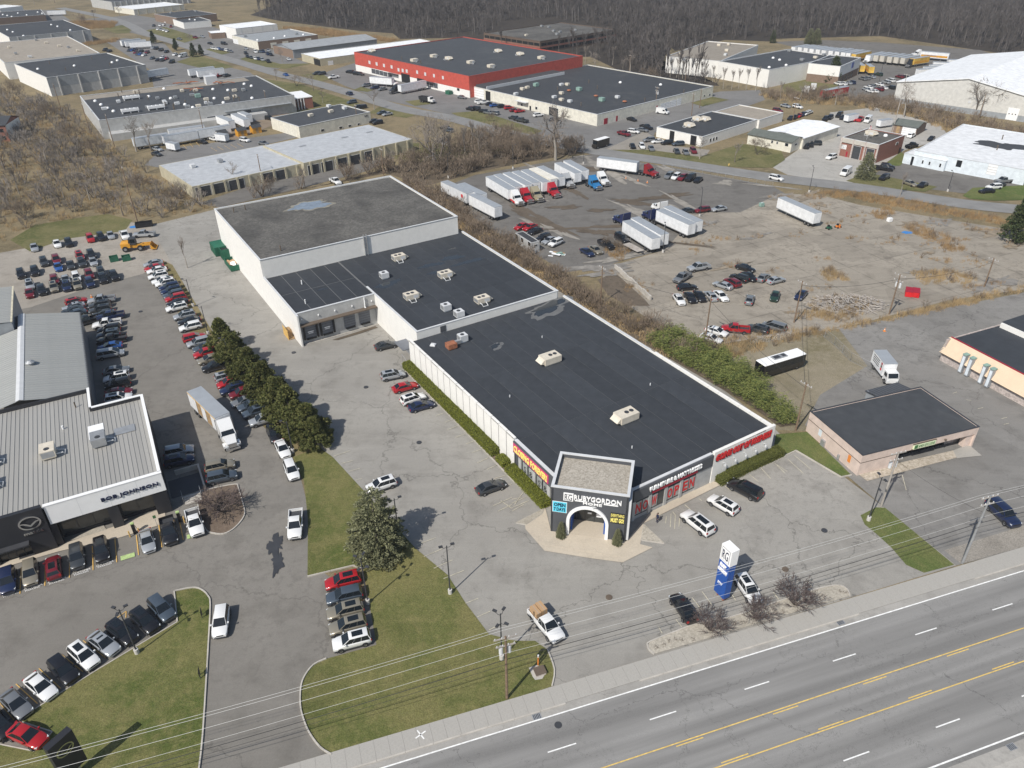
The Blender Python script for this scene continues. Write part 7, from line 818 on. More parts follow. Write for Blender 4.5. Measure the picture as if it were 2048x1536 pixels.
for x,y,a,L,c,kind,lab in TRAILERS:
    small=kind=='smallbox'; z0,z1,w=(.7,2.9,1.1) if small else (1.15,4.05,1.28)
    grp='reefer trailers lined up behind the white plant' if 'long line behind' in lab else 'box trailers in the industrial park'
    t=thing('cargo_trailer' if small else 'box_trailer',lab,'trailer',(x,y,.07),R(a),grp); h=L/2
    MB().box(-h,h,-w,w,z0,z1-.03).obj('body',BOXM[c],t); MB().box(-h-.02,h+.02,-w-.02,w+.02,z1-.03,z1+.03).obj('roof','box_roof' if c!='cream' else 'box_cream',t)
    if math.hypot(x,y)<300:
        for sx in (-1,1): MB().box(sx*h-.03 if sx<0 else h,-h if sx<0 else h+.03,-w+.08,-.02,z0+.1,z1-.15).obj('rear_door','box_white',t); MB().box(sx*h-.03 if sx<0 else h,-h if sx<0 else h+.03,.02,w-.08,z0+.1,z1-.15).obj('rear_door','box_white',t)
    for sy in (-1,1): MB().box(-h,h,sy*w-.015 if sy<0 else w,-w if sy<0 else w+.015,z0-.12,z0+.08).obj('side_rail','galv',t)
    MB().box(-h*.95,h*.95,-.5,.5,z0-.35,z0).obj('chassis','trim_dark',t)
    if small:
        for sy in(-1,1): wheel_big(t,0,sy*(w-.1),.36) if 0 else wheel_big(t,0,sy*(w-.2))
        MB().tube([(-h,-.5,.55),(-h-1.2,0,.5),(-h,.5,.55)],.05,5).obj('drawbar','trim_dark',t)
    else:
        e=-1 if ('emblem' in lab or 'alone on' in lab) and 0 else 1
        rear=h-1.6 if 'mowers' in lab or 'nearer of the pair behind' in lab or 'farther of the pair behind' in lab or 'slab edge' in lab or 'beside the one' in lab or 'below the emblem' in lab else -h+1.6
        for dx in (0,-1.3 if rear>0 else 1.3):
            for sy in(-1,1): wheel_big(t,rear+dx,sy*(w-.16))
        for sy in(-1,1): MB().box(-rear*.62-.08,-rear*.62+.08,sy*.8-.06,sy*.8+.06,.0,z0).obj('landing_leg','galv',t)
        if c=='delivery':
            for i,xx in enumerate((-1.2,2.6)): MB().box(xx-.9,xx+.9,-w-.03,-w,z0+.1,z1-.3).obj('side_door','wood',t); MB().box(xx-1.,xx-.9,-w-.04,-w,z0,z1-.2).obj('door_gap','black',t)
            MB().box(-h,h,-w-.02,-w,z1-.32,z1-.12).obj('stripe','paint_amber',t); wall_text('lettering','DELIVERY',t,(h+.03,0,z1-.6),0,.5,'paint_amber',.02,0,.2) if 0 else MB().box(h,h+.02,-.7,.7,z1-.9,z1-.55).obj('lettering_strip','paint_amber',t)
        if 'emblem' in lab and 'red emblem' in lab: MB().box(-h+2.,-h+3.,w,w+.02,2.2,3.2).obj('emblem','red_sign',t); MB().box(h-3.,h-2.,-w-.02,-w,2.2,3.2).obj('emblem','red_sign',t); MB().box(-3,2,w,w+.02,2.7,2.85).obj('lettering_strip','trim',t)
        if 'blue lettering' in lab: wall_text('lettering','BAXTER',t,(h-3.,w+.02,3.2),math.pi/2,.9,'navy_ink',.02) if 0 else MB().box(h-4.,h-2.,w,w+.02,2.8,3.3).obj('lettering_strip','navy_ink',t)
        if 'green stripe' in lab: MB().box(-h+1,h-6,-w-.02,-w,2.2,2.5).obj('stripe','tarp_blue',t)
        if 'blue print' in lab: MB().box(-h+2,h-2,-w-.02,-w,2.0,2.8).obj('stripe','tarp_blue',t)
        if 'yellow' in lab: MB().box(-h+.5,h-.5,-w-.02,-w,1.6,2.6).box(-h+.5,h-.5,w,w+.02,1.6,2.6).obj('print_band','cat_yellow',t)
# tractors: long nosed highway tractor
for n_,c_ in (('tr_white',(.80,.80,.79)),('tr_red',(.42,.02,.03)),('tr_tan',(.36,.32,.22)),('tr_grey',(.4,.41,.42)),('tr_blue',(.03,.20,.45)),('tr_darkred',(.25,.015,.02)),('tr_navy',(.015,.025,.09)),('tr_black',(.02,.02,.022))): mat(n_,c_,.3,.1,var=0,coat=.6)
TB=MB().add([(x,sy*y,z) for x,y,z in ((1.2,1.05,1.0),(3.4,.95,.9),(3.45,.75,1.75),(1.2,1.0,2.0)) for sy in(-1,1)],[(0,1,3,2)[::-1],(2,3,5,4)[::-1],(4,5,7,6)[::-1],(0,2,4,6)[::-1],(1,7,5,3)[::-1],(0,6,7,1)[::-1]])
TB.add([(x,sy*y,z) for x,y,z in ((-1.5,1.22,1.0),(1.25,1.2,1.0),(1.25,1.2,2.0),(.75,1.08,2.75),(.0,1.1,3.2),(-1.2,1.1,3.75),(-1.5,1.15,3.7)) for sy in(-1,1)],[(0,2,4,6,8,10,12),(13,11,9,7,5,3,1),(0,1,3,2)[::-1],(2,3,5,4)[::-1],(4,5,7,6)[::-1],(6,7,9,8)[::-1],(8,9,11,10)[::-1],(10,11,13,12)[::-1],(12,13,1,0)[::-1]])
for sy in(-1,1): TB.box(2.,3.1,sy*1.18-.18,sy*1.18+.18,.85,1.25)
TCH=MB().box(-3.4,3.3,-.5,.5,.6,1.0).box(-3.2,-1.8,-.9,.9,1.0,1.1); TW=MB().add([(1.26,-1.05,2.05),(1.26,1.05,2.05),(.79,.98,2.7),(.79,-.98,2.7)],[(0,1,2,3)]); TS=MB().add([(.3,0,1.95),(1.15,0,1.95),(.7,-0.0,2.6),(.3,0,2.6)],[(0,1,2,3)]).mesh('side_window','glass')
TG=MB().box(3.42,3.5,-.62,.62,.95,1.7).box(3.3,3.55,-1.1,1.1,.45,.8).mesh('grille','chrome'); TCHm=TCH.mesh('chassis','trim_dark'); TWm=TW.mesh('windshield','glass'); TF=MB().cyl(0,0,.55,.95,.3,10).mesh('fuel_tank','chrome')
STK=MB().cyl(-1.35,1.3,1.,3.9,.08,6).cyl(-1.35,-1.3,1.,3.9,.08,6).mesh('exhaust_stack','chrome')
for x,y,a,c,lab in TRACTORS:
    cm='white' if c=='whitered' else c
    if ('tr',cm) not in CACHE: CACHE['tr',cm]=TB.mesh('cab','tr_'+cm,30)
    t=thing('truck_tractor',lab,'truck',(x,y,.07),R(a),'highway tractors'); ob('cab',CACHE['tr',cm],t); ob('chassis',TCHm,t); ob('windshield',TWm,t); ob('grille',TG,t); ob('exhaust_stack',STK,t)
    for sy in(-1,1): ob('side_window',TS,t,(0,sy*1.225,0)); ob('fuel_tank',TF,t,(-.3,sy*1.1,0)); o=MB().box(1.25,1.35,sy*1.45-.12,sy*1.45+.12,1.95,2.5).obj('mirror','trim_dark',t); ob('headlight',CACHE['suv']['hl'],t,(3.4,sy*.85,1.25))
    for xx in (2.45,-1.9,-3.0):
        for sy in(-1,1): wheel_big(t,xx,sy*1.08)
    if c=='whitered': MB().box(-1.5,2.,-1.24,-1.2,.7,1.25).box(-1.5,2.,1.2,1.24,.7,1.25).obj('skirt','red_sign',t)
    if 'blue tractor' in lab: MB().box(2.3,3.45,-.7,.7,1.78,1.82).obj('bonnet_trim','tarp_blue',t)
# box truck, bus, step van, vans, dump truck, wheel loader, bins
def vbox(nm,lab,cat,p,grp=None): return thing(nm,lab,cat,(p[0],p[1],.07),R(p[2]),grp)
t=vbox('box_truck','white box truck with small pictures on its side in the right hand lot','truck',OBJ['boxtruck'][0])
MB().box(-3.9,1.2,-1.2,1.2,.9,3.4).obj('cargo_box','box_white',t); MB().box(-3.95,1.25,-1.22,1.22,3.4,3.46).obj('box_roof','box_roof',t); MB().add([(x,sy*y,z) for x,y,z in ((1.35,1.05,.5),(3.2,1.05,.5),(3.2,1.05,1.5),(2.75,1.,2.4),(1.35,1.,2.4)) for sy in(-1,1)],[(0,2,4,6,8),(9,7,5,3,1),(0,1,3,2)[::-1],(2,3,5,4)[::-1],(4,5,7,6)[::-1],(6,7,9,8)[::-1],(8,9,1,0)[::-1]]).obj('cab','car_white',t,30); MB().add([(3.2,-.92,1.55),(3.2,.92,1.55),(2.79,.9,2.33),(2.79,-.9,2.33)],[(0,1,2,3)]).obj('windshield','glass',t,None,(.012,0,.004))
for sy in(-1,1): MB().box(1.7,2.7,sy*1.06-.01,sy*1.06+.01,1.5,2.2).obj('side_window','glass',t); ob('headlight',CACHE['suv']['hl'],t,(3.18,sy*.8,.95))
for xx in (-2.6,2.4):
    for sy in(-1,1): wheel_big(t,xx,sy*.98)
for i in range(3): MB().box(.1,.55,-1.23,-1.2,1.6+.55*i,2.05+.55*i).obj('side_picture',('red_sign','trim_brown','red_deep')[i],t)
for i in range(4): MB().box(-3.2,-.6,-1.22,-1.2,2.9-.4*i,3.05-.4*i).obj('lettering_strip','trim_dark',t)
t=vbox('coach_bus','black coach with white roof parked behind the bamboo','bus',OBJ['bus'][0])
MB().box(-5,5,-1.25,1.25,.45,2.9).obj('body','car_black',t); MB().add([(-5,-1.25,2.9),(5,-1.25,2.9),(5,1.25,2.9),(-5,1.25,2.9),(-4.8,-1.05,3.12),(4.8,-1.05,3.12),(4.8,1.05,3.12),(-4.8,1.05,3.12)],[(4,5,6,7),(0,1,5,4),(1,2,6,5),(2,3,7,6),(3,0,4,7)]).obj('roof','trim_white',t)
MB().box(-2.2,1.,-.6,.6,3.12,3.3).obj('roof_unit','galv',t); MB().box(-1.9,-.6,-.45,.45,3.3,3.34).obj('roof_grille','trim_dark',t); MB().box(.0,.8,-.4,.4,3.3,3.34).obj('roof_grille','trim_dark',t)
for sy in(-1,1):
    for i in range(6): MB().box(-4.6+1.5*i,-3.25+1.5*i,sy*1.255-.01,sy*1.255+.01,1.5,2.5).obj('side_window','glass',t)
for xx in (-3.2,3.3):
    for sy in(-1,1): wheel_big(t,xx,sy*1.1)
t=vbox('step_van','dark brown step van with white roof turning off the back street','van',OBJ['stepvan'][0]); MB().box(-3.6,2.9,-1.15,1.15,.5,3.).obj('body',mat('van_brown',(.03,.026,.022),.5,var=0),t); MB().box(-3.65,2.7,-1.15,1.15,3.,3.1).obj('roof','trim_white',t); MB().box(2.9,3.6,-1.,1.,.5,1.5).obj('bonnet','van_brown',t); MB().box(2.9,2.93,-1.,1.,1.6,2.7).obj('windshield','glass',t)
for xx in (-2.2,2.6):
    for sy in(-1,1): wheel_big(t,xx,sy*1.05)
for p,lab in zip(OBJ['cargovan'],('white cargo van on the brick garage forecourt','white high roof cargo van beside the red pickups','white cargo van beside the white annex','white passenger van at the end of the far grey warehouse car park')):
    t=vbox('cargo_van',lab,'van',p); w=1.
    MB().add([(x,sy*y,z) for x,y,z in ((-2.7,1,.4),(2.7,.95,.4),(2.75,.9,.95),(1.9,.95,1.25),(1.2,.88,2.3),(-2.6,.88,2.4)) for sy in(-1,1)],[(0,2,4,6,8,10),(11,9,7,5,3,1),(0,1,3,2)[::-1],(2,3,5,4)[::-1],(4,5,7,6)[::-1],(6,7,9,8)[::-1],(8,9,11,10)[::-1],(10,11,1,0)[::-1]]).obj('body','car_white',t,35)
    MB().add([(1.89,-.85,1.32),(1.89,.85,1.32),(1.26,.8,2.22),(1.26,-.8,2.22)],[(0,1,2,3)]).obj('windshield','glass',t,None,(.015,0,.012))
    for sy in(-1,1): MB().box(.4,1.35,sy*.955-.01,sy*.955+.01,1.3,1.9).obj('side_window','glass',t); ob('headlight',CACHE['suv']['hl'],t,(2.62,sy*.72,.9))
    for xx in(-1.7,1.8):
        for sy in(-1,1): o=ob('wheel',CACHE['bigsuv']['tyre'],t,(xx,sy*.92,.38)); ob('rim',CACHE['bigsuv']['rim'],o)
t=vbox('dump_truck','dump truck with dark bed and white cab beside the oval lawn','truck',OBJ['dumptruck'][0]); MB().add([(x,sy*y,z) for x,y,z in ((-4.,1.2,1.1),(1.,1.2,1.1),(1.2,1.25,2.7),(-4.3,1.25,2.5)) for sy in(-1,1)],[(0,1,3,2)[::-1],(2,3,5,4)[::-1],(0,2,4,6)[::-1],(1,7,5,3)[::-1],(6,0,1,7)[::-1]]).obj('dump_bed','wall_charcoal',t); MB().box(1.4,2.7,-1.1,1.1,1.,2.8).box(2.7,4.1,-.9,.9,.9,1.8).obj('cab','car_white',t); MB().box(2.7,2.73,-.95,.95,1.85,2.65).obj('windshield','glass',t); MB().box(-4,4,-.5,.5,.6,1.05).obj('chassis','trim_dark',t)
for xx in (-3.2,-1.9,3.2):
    for sy in(-1,1): wheel_big(t,xx,sy*1.05)
t=vbox('wheel_loader','yellow wheel loader with raised bucket at the edge of the gravel lot','loader',OBJ['loader'][0]); MB().box(-3.2,-.9,-1.,1.,1.,2.1).add([(-3.2,-.9,2.1),(-1.2,-.9,2.1),(-1.2,.9,2.1),(-3.2,.9,2.1),(-3.,-.7,2.5),(-1.2,-.7,2.6),(-1.2,.7,2.6),(-3.,.7,2.5)],[(0,1,5,4),(1,2,6,5),(2,3,7,6),(3,0,4,7),(4,5,6,7)]).obj('engine_cover','cat_yellow',t); MB().box(-1.1,.5,-.8,.8,1.7,3.3).obj('cab','trim_dark',t); MB().box(-1.05,.45,-.81,.81,2.2,3.1).obj('cab_window','glass',t); MB().box(-.9,2.,-.6,.6,.8,1.6).obj('frame','cat_yellow',t)
MB().box(1.5,4.,-.75,-.5,1.2,1.6).box(1.5,4.,.5,.75,1.2,1.6).obj('lift_arm','cat_yellow',t); MB().add([(x,sy*1.35,z) for x,z in ((3.9,.3),(5.2,.2),(4.5,.9),(4.0,1.7)) for sy in(-1,1)],[(0,1,3,2)[::-1],(0,6,7,1)[::-1],(0,2,4,6),(1,7,5,3)]).obj('bucket','cat_yellow',t)
for xx in(-2.2,1.4):
    for sy in(-1,1): o=ob('wheel',CACHE['bigwheel'],t,(xx,sy*1.05,.75)); o.scale=(1.5,1.6,1.5); ob('rim',CACHE['bigwheel','r'],o)
for i,(p,w_) in enumerate(zip(OBJ['dumpster'][:2],('left','right'))):
    t=thing('open_dumpster','open green dumpster, %s of the pair on the gravel lot'%w_,'dumpster',p[:2],R(30),'open dumpsters'); MB().box(-1,1,-.8,-.72,.1,1.3).box(-1,1,.72,.8,.1,1.3).box(-1,-.92,-.72,.72,.1,1.3).box(.92,1,-.72,.72,.1,1.3).box(-.92,.92,-.72,.72,.1,.2).obj('bin','dumpster_green',t); MB().box(-.5,.3,-.4,.4,.2,.9).obj('refuse','wood_grey',t)
# ---------------- vegetation ----------------
def arr_mesh(name,V,T,m,smooth=False):
    me=bpy.data.meshes.new(name); V=np.asarray(V,dtype=np.float32); T=np.asarray(T,dtype=np.int32); me.vertices.add(len(V)); me.vertices.foreach_set('co',V.ravel()); n=len(T); me.loops.add(n*3); me.loops.foreach_set('vertex_index',T.ravel()); me.polygons.add(n); me.polygons.foreach_set('loop_start',np.arange(0,n*3,3,dtype=np.int32)); me.materials.append(M[m]); me.update(calc_edges=True); return me
def grow(seed,trunk=.28,spread=.55,kids=(4,3,3,3,3),up=.25,rad=.016,multi=1,len0=.32):
    g=random.Random(seed); segs=[]
    def rec(p,d,L,r,lv):
        n=2 if lv<2 else 1; q=p
        for i in range(n):
            d=(d+Vector((g.uniform(-.16,.16),g.uniform(-.16,.16),g.uniform(-.02,.16)))).normalized(); q2=q+d*L/n; segs.append((q,q2,r*(1-.35*i/n),r*(1-.35*(i+1)/n),lv)); q=q2
        if lv>=len(kids): return
        for i in range(kids[lv]):
            t=g.uniform(.35,1.) if i else 1.; o=p.lerp(q,t); ph=g.uniform(0,6.28); sp=spread*g.uniform(.6,1.35); u=d.orthogonal().normalized(); w=d.cross(u); nd=(d*math.cos(sp)+(u*math.cos(ph)+w*math.sin(ph))*math.sin(sp)+Vector((0,0,up*.5))).normalized(); rec(o,nd,L*g.uniform(.58,.82),r*.56,lv+1)
    for k in range(multi):
        d=Vector((g.uniform(-.05,.05),g.uniform(-.05,.05),1)) if multi==1 else Vector((math.cos(6.28*k/multi)*.6,math.sin(6.28*k/multi)*.6,1)); segs.append((Vector((0,0,0)),d*trunk*(.5 if multi>1 else 1),rad*1.25,rad,0)); rec(d*trunk*(.5 if multi>1 else 1),d.normalized(),len0,rad*.9,0)
    zmax=max(s[1].z for s in segs); return [(a/zmax,b/zmax,r/zmax,s/zmax,l) for a,b,r,s,l in segs]
def seg_arrays(segs,minr,n=3):
    V=[];T=[]
    for a,b,r0,r1,l in segs:
        d=(b-a).normalized(); u=d.orthogonal().normalized(); w=d.cross(u); r0=max(r0,minr); r1=max(r1,minr*.6); o=len(V)
        for p,r in((a,r0),(b,r1)):
            for j in range(n): V.append(p+(u*math.cos(6.283*j/n)+w*math.sin(6.283*j/n))*r)
        for j in range(n): k=(j+1)%n; T+=[(o+j,o+k,o+n+k),(o+j,o+n+k,o+n+j)]
    return np.array([tuple(v) for v in V]),np.array(T)
TV=[]
for i,kw in enumerate((dict(spread=.7,up=.12,rad=.022),dict(spread=.55,trunk=.2,up=.2,rad=.02),dict(spread=.72,trunk=.12,multi=3,rad=.02,up=.15,kids=(4,4,4,3)),dict(spread=.8,trunk=.22,len0=.36,up=.12,kids=(6,4,4,4),rad=.03),dict(spread=.3,trunk=.35,up=.5,kids=(4,3,3,3,2),rad=.018),dict(spread=.75,trunk=.1,multi=4,rad=.01))):
    sg=grow(20+i,**kw); tk=[s for s in sg if s[4]==0][: (2 if not kw.get('multi') else 99)]; cr=[s for s in sg if s not in tk]
    TV.append((arr_mesh('trunk',*seg_arrays(tk,.004,6),'bark_pale' if i in(0,3,4) else 'bark'),arr_mesh('crown',*seg_arrays(cr,.0026),'twig' if i!=5 else 'twig_brown')))
rng=random.Random(5)
TREG=[('tall slim bare tree in the row before the white plant',lambda x,y:x>95 and 340<y<420 and x<150,'bare trees before the white plant'),('bare tree in the scrubby field at the left',lambda x,y:x<-85 and y<330,'bare trees in the left field'),('bare tree in the thicket between warehouse and truck yard',lambda x,y:-60<x<30 and 200<y<330,'bare trees behind the warehouse'),('bare tree among the thin woods behind the white annex',lambda x,y:20<x<95 and y>380,'bare trees behind the annex'),('bare tree in the brush below the huge white warehouse',lambda x,y:x>100 and y<345,'bare trees in the right brush'),('bare tree on the verges of the upper left road',lambda x,y:x<20 and y>330,'bare trees along the upper road'),('bare tree on the lawns along the back street',lambda x,y:True,'bare trees along the back street')]
TCN={}
for x,y,h,k in sorted(TREES,key=lambda t:t[0]/t[1]):
    for lab,f,grp in TREG:
        if f(x,y): break
    if h>=18: lab='tallest spreading bare tree, %s of the two big ones above the truck yard'%('left' if x<0 else 'right'); grp=None
    cnt=TCN.setdefault(lab,0); TCN[lab]+=1; lab2=lab if h>=18 else '%s, %s from the left'%(lab,ORD[cnt])
    t=thing('bare_tree',lab2,'tree',(x,y,0),rng.uniform(0,6.28),grp); s=h; t.scale=(s*rng.uniform(.85,1.1),s*rng.uniform(.85,1.1),s); ob('trunk',TV[k][0],t); ob('crown',TV[k][1],t)
# round bare shrubs with many stems
sg=grow(77,trunk=.05,spread=.55,multi=11,rad=.012,kids=(3,3,3,3),up=.1,len0=.3); SHm=arr_mesh('branches',*seg_arrays(sg,.005),'twig_dark'); SHs=arr_mesh('stems',*seg_arrays([s for s in sg if s[4]==0],.012,5),'bark')
for (x,y,h,w),lab in zip(SHRUBS,('leafless spreading shrub at the left of the gravel bed by the road','leafless spreading shrub in the gravel bed below the pylon sign','leafless spreading shrub, largest at the right of the gravel bed','leafless round shrub in the dealership planting island')):
    t=thing('bare_shrub',lab,'shrub',(x,y,.05),rng.uniform(0,6)); t.scale=(w*1.3,w*1.3,h*1.05); ob('branches',SHm,t); ob('stems',SHs,t)
g_=random.Random(8)
def blades(n,R_,h0,h1,w,lean=.35):
    V=[];T=[]
    for i in range(n):
        a=g_.uniform(0,6.283); r=R_*math.sqrt(g_.random()); x,y=r*math.cos(a),r*math.sin(a); h=g_.uniform(h0,h1); b=g_.uniform(0,6.283); dx,dy=g_.uniform(-lean,lean)*h,g_.uniform(-lean,lean)*h; o=len(V); V+=[(x-w*math.cos(b),y-w*math.sin(b),0),(x+w*math.cos(b),y+w*math.sin(b),0),(x+dx,y+dy,h)]; T.append((o,o+1,o+2))
    return np.array(V),np.array(T)
tuft=arr_mesh('blades',*blades(60,.3,.15,.4,.02,.8),'bark')
for i,(x,y) in enumerate(TUFTS):
    o=ob('dry_tuft',tuft,None,(x,y,.06),i); tag(o,'small dry grass tuft in the gravel bed by the road','tuft','dry tufts in the roadside gravel bed'); o.scale=(.9,.9,.8)
def merged(name,proto,pts,m,rng,smin,smax,rot=True,zs=None):
    Vs=[];Ts=[];o=0
    for x,y in pts:
        V,T=proto[rng.randrange(len(proto))]; s=rng.uniform(smin,smax); a=rng.uniform(0,6.283) if rot else 0; c,sn=math.cos(a)*s,math.sin(a)*s; W=np.empty_like(V); W[:,0]=V[:,0]*c-V[:,1]*sn+x; W[:,1]=V[:,0]*sn+V[:,1]*c+y; W[:,2]=V[:,2]*s*(zs(rng) if zs else 1); Vs.append(W); Ts.append(T+o); o+=len(V)
    return stuff(ob(name,arr_mesh(name,np.concatenate(Vs),np.concatenate(Ts),m)))
def ribbon(segs,w):
    V=[];T=[]
    for a,b,r0,r1,l in segs:
        d=(b-a).normalized(); u=d.orthogonal(); u=(u*math.cos(g_.random()*6)+d.cross(u)*math.sin(g_.random()*6)).normalized(); o=len(V); ww=w*(3.2 if l==0 else 1.6 if l==1 else 1.); V+=[tuple(a-u*ww),tuple(a+u*ww),tuple(b+u*ww*.5),tuple(b-u*ww*.5)]; T+=[(o,o+1,o+2),(o,o+2,o+3)]
    return np.array(V),np.array(T)
wood_proto=[ribbon(grow(50+i,trunk=.35,spread=.36,kids=(4,4,3),up=.45,rad=.012),.0062) for i in range(5)]
bush_proto=[ribbon(grow(70+i,trunk=.05,spread=.5,multi=5,kids=(3,3,2),up=.4,rad=.01),.008) for i in range(4)]
blade_proto=[blades(26,.8,.5,1.5,.035,.3) for i in range(4)]
under_proto=[blades(22,1.2,.3,1.1,.06,.9) for i in range(4)]
def in_bld(x,y):
    for b in BLD.values():
        a=R(b['a']); dx,dy=x-b['c'][0],y-b['c'][1]
        if abs(dx*math.cos(a)+dy*math.sin(a))<b['lx']/2+3 and abs(dy*math.cos(a)-dx*math.sin(a))<b['ly']/2+3: return True
    return False
for kind,P_ in ZONES:
    ar=abs(sum(P_[i][0]*P_[(i+1)%len(P_)][1]-P_[i][1]*P_[(i+1)%len(P_)][0] for i in range(len(P_))))/2
    if kind=='floor': structure(poly_mesh('woodland_floor',P_,.002,'forest_floor'))
    elif kind=='grove':
        structure(poly_mesh('woodland_floor',P_,.0035+.0003*len(P_),'forest_floor')); tag(merged('bare_grove',wood_proto,[p for p in scatter(P_,int(ar*.03),rng) if not in_bld(*p)],'twig_wood',rng,9,15),'leafless trees crowding round the brown office and white plant','woods','groves near the offices')
    elif kind=='woods':
        structure(poly_mesh('woodland_floor',P_,.003,'forest_floor')); pts=[p for p in scatter(P_,15000,rng) if not in_bld(*p) and p[1]<860 and abs(p[0])<p[1]*.75+20]; merged('far_woods',wood_proto,pts,'twig_wood',rng,12,20)['label']='leafless grey woods filling the top of the picture'; bpy.context.scene.objects['far_woods']['category']='woods'
        tag(merged('woodland_undergrowth',bush_proto,[p for p in scatter(P_,7000,rng) if p[1]<700 and abs(p[0])<p[1]*.75+20],'twig_wood',rng,2.5,6),'low leafless undergrowth on the woodland floor','undergrowth')
    elif kind=='fence':
        structure(poly_mesh('scrub_floor',P_,.106,'litter')); tag(merged('fence_saplings',bush_proto,scatter(P_,int(ar*.42),rng),'twig_brown',rng,1.6,4.2),'dense brown leafless saplings along the right side of the store','scrub'); tag(merged('fence_weeds',under_proto,scatter(P_,int(ar*.8),rng),'straw',rng,.6,1.3),'dry weeds under the saplings beside the store','weeds')
    elif kind=='field':
        tag(merged('field_scrub',bush_proto,scatter(P_,int(ar*.055),rng),'twig_field',rng,1.5,6.),'tangle of leafless scrub in the field at the left','scrub'); tag(merged('field_grass',blade_proto,scatter(P_,int(ar*.2),rng),'straw',rng,.6,1.2),'tall dry grass in the field at the left','grass')
    elif kind=='behind':
        structure(poly_mesh('scrub_floor',P_,.006,'litter')); tag(merged('thicket_scrub',bush_proto,scatter(P_,int(ar*.14),rng),'twig_brown',rng,2.5,7),'leafless thicket behind the tall warehouse','scrub')
    elif kind=='brush':
        tag(merged('slope_brush',bush_proto,scatter(P_,int(ar*.14),rng),'twig_brown',rng,2,5),'brown brush below the huge white warehouse','scrub'); tag(merged('slope_grass',blade_proto,scatter(P_,int(ar*.3),rng),'straw',rng,.8,1.4),'tall straw grass below the huge white warehouse','grass')
    elif kind=='straw':
        x=sum(p[0] for p in P_)/len(P_); y=sum(p[1] for p in P_)/len(P_); tag(merged('weed_patch',blade_proto,scatter(P_,int(ar*1.2)+12,rng),'reed' if y>170 else 'straw',rng,.5,1.05),'patch of dry brown weeds on the old concrete yard','weeds','weed patches'); tag(merged('weed_stems',bush_proto,scatter(P_,int(ar*.1)+3,rng),'twig_brown',rng,1.,2.2),'thin bare weed stems on the old concrete yard','weeds','weed stems')
    elif kind=='reeds': tag(merged('reed_bed',blade_proto,scatter(P_,int(ar*.5),rng),'reed',rng,1,1.8),'orange brown reeds at the upper left','reeds','reed beds')
    elif kind=='bamboo': BAM=P_
# evergreens
def tri_leaf(p,n,s,g,droop=0.):
    d=Vector((g.gauss(0,1),g.gauss(0,1),g.gauss(0,.6))).normalized()*.6+n; d.normalize(); u=d.orthogonal().normalized(); u=(u*math.cos(g.random()*6.28)+d.cross(u)*math.sin(g.random()*6.28)); return [p-u*s*.35,p+u*s*.35,p+d*s]
def pine_crown(seed,n=2600,fir=False):
    g=random.Random(seed); V=[];T=[]; lobes=[]
    for i in range(95): z=g.uniform(.1,.98); rr=(.47*(1-max(0,(z-.25))/.8)**1.1 if not fir else .30*(1.02-z)**.75)*g.uniform(.45,1.12); a=g.uniform(0,6.28); lobes.append((Vector((rr*math.cos(a),rr*math.sin(a),z)),g.uniform(.05,.11)*(1.15-.5*z)))
    lobes.append((Vector((0,0,.93)),.08)); lobes.append((Vector((0,0,.6)),.16)); lobes.append((Vector((0,0,.35)),.2))
    for i in range(n):
        c,r=lobes[g.randrange(len(lobes))]; d=Vector((g.gauss(0,1),g.gauss(0,1),g.gauss(0,1))).normalized(); p=c+Vector((d.x,d.y,d.z*.55))*r*g.uniform(.4,1.15)
        o=len(V); 
        for k in range(2): V+=tri_leaf(p,d*.7+Vector((0,0,.35)),g.uniform(.035,.065),g); T.append((o+3*k,o+3*k+1,o+3*k+2))
    return np.array([tuple(v) for v in V]),np.array(T)
def spruce_crown(seed,R0=.36,tiers=22,dens=1.):
    g=random.Random(seed); V=[];T=[]
    for t in range(tiers):
        z=.05+.93*t/tiers; rad=R0*min(1,(1-z)**.5*1.12)*(.85+.15*min(1,z/.15))+.012; nb=max(5,int(15*(1-z)+4))
        for b in range(nb):
            a=6.283*b/nb+g.uniform(-.3,.3); L=rad*g.uniform(.72,1.12); m=int(48*dens*(L/R0)+10)
            for k in range(m):
                u=g.uniform(.25,1.)**.7; c=Vector((math.cos(a)*L*u,math.sin(a)*L*u,z-.06*u*u*L/R0+.02*u+g.uniform(-.012,.012))); c+=Vector((-math.sin(a),math.cos(a),0))*g.uniform(-1,1)*.05*(1.1-u*.5); o=len(V); V+=tri_leaf(c,Vector((math.cos(a)*.8,math.sin(a)*.8,.15)),g.uniform(.019,.034),g); T.append((o,o+1,o+2))
    return np.array([tuple(v) for v in V]),np.array(T)
PN=[arr_mesh('crown',*pine_crown(i,8000),'pine_leaf') for i in (1,2,3)]; FR=[arr_mesh('crown',*pine_crown(i,2400,True),'fir_leaf') for i in (4,5)]; SPm=[arr_mesh('crown',*spruce_crown(6,.39,26,1.5),'spruce_leaf'),arr_mesh('crown',*spruce_crown(7,.26,18,.8),'fir_leaf')]
TK=MB().cyl(0,0,0,.9,.022,8,0,.004).mesh('trunk','bark')
pi_=0; elab={}
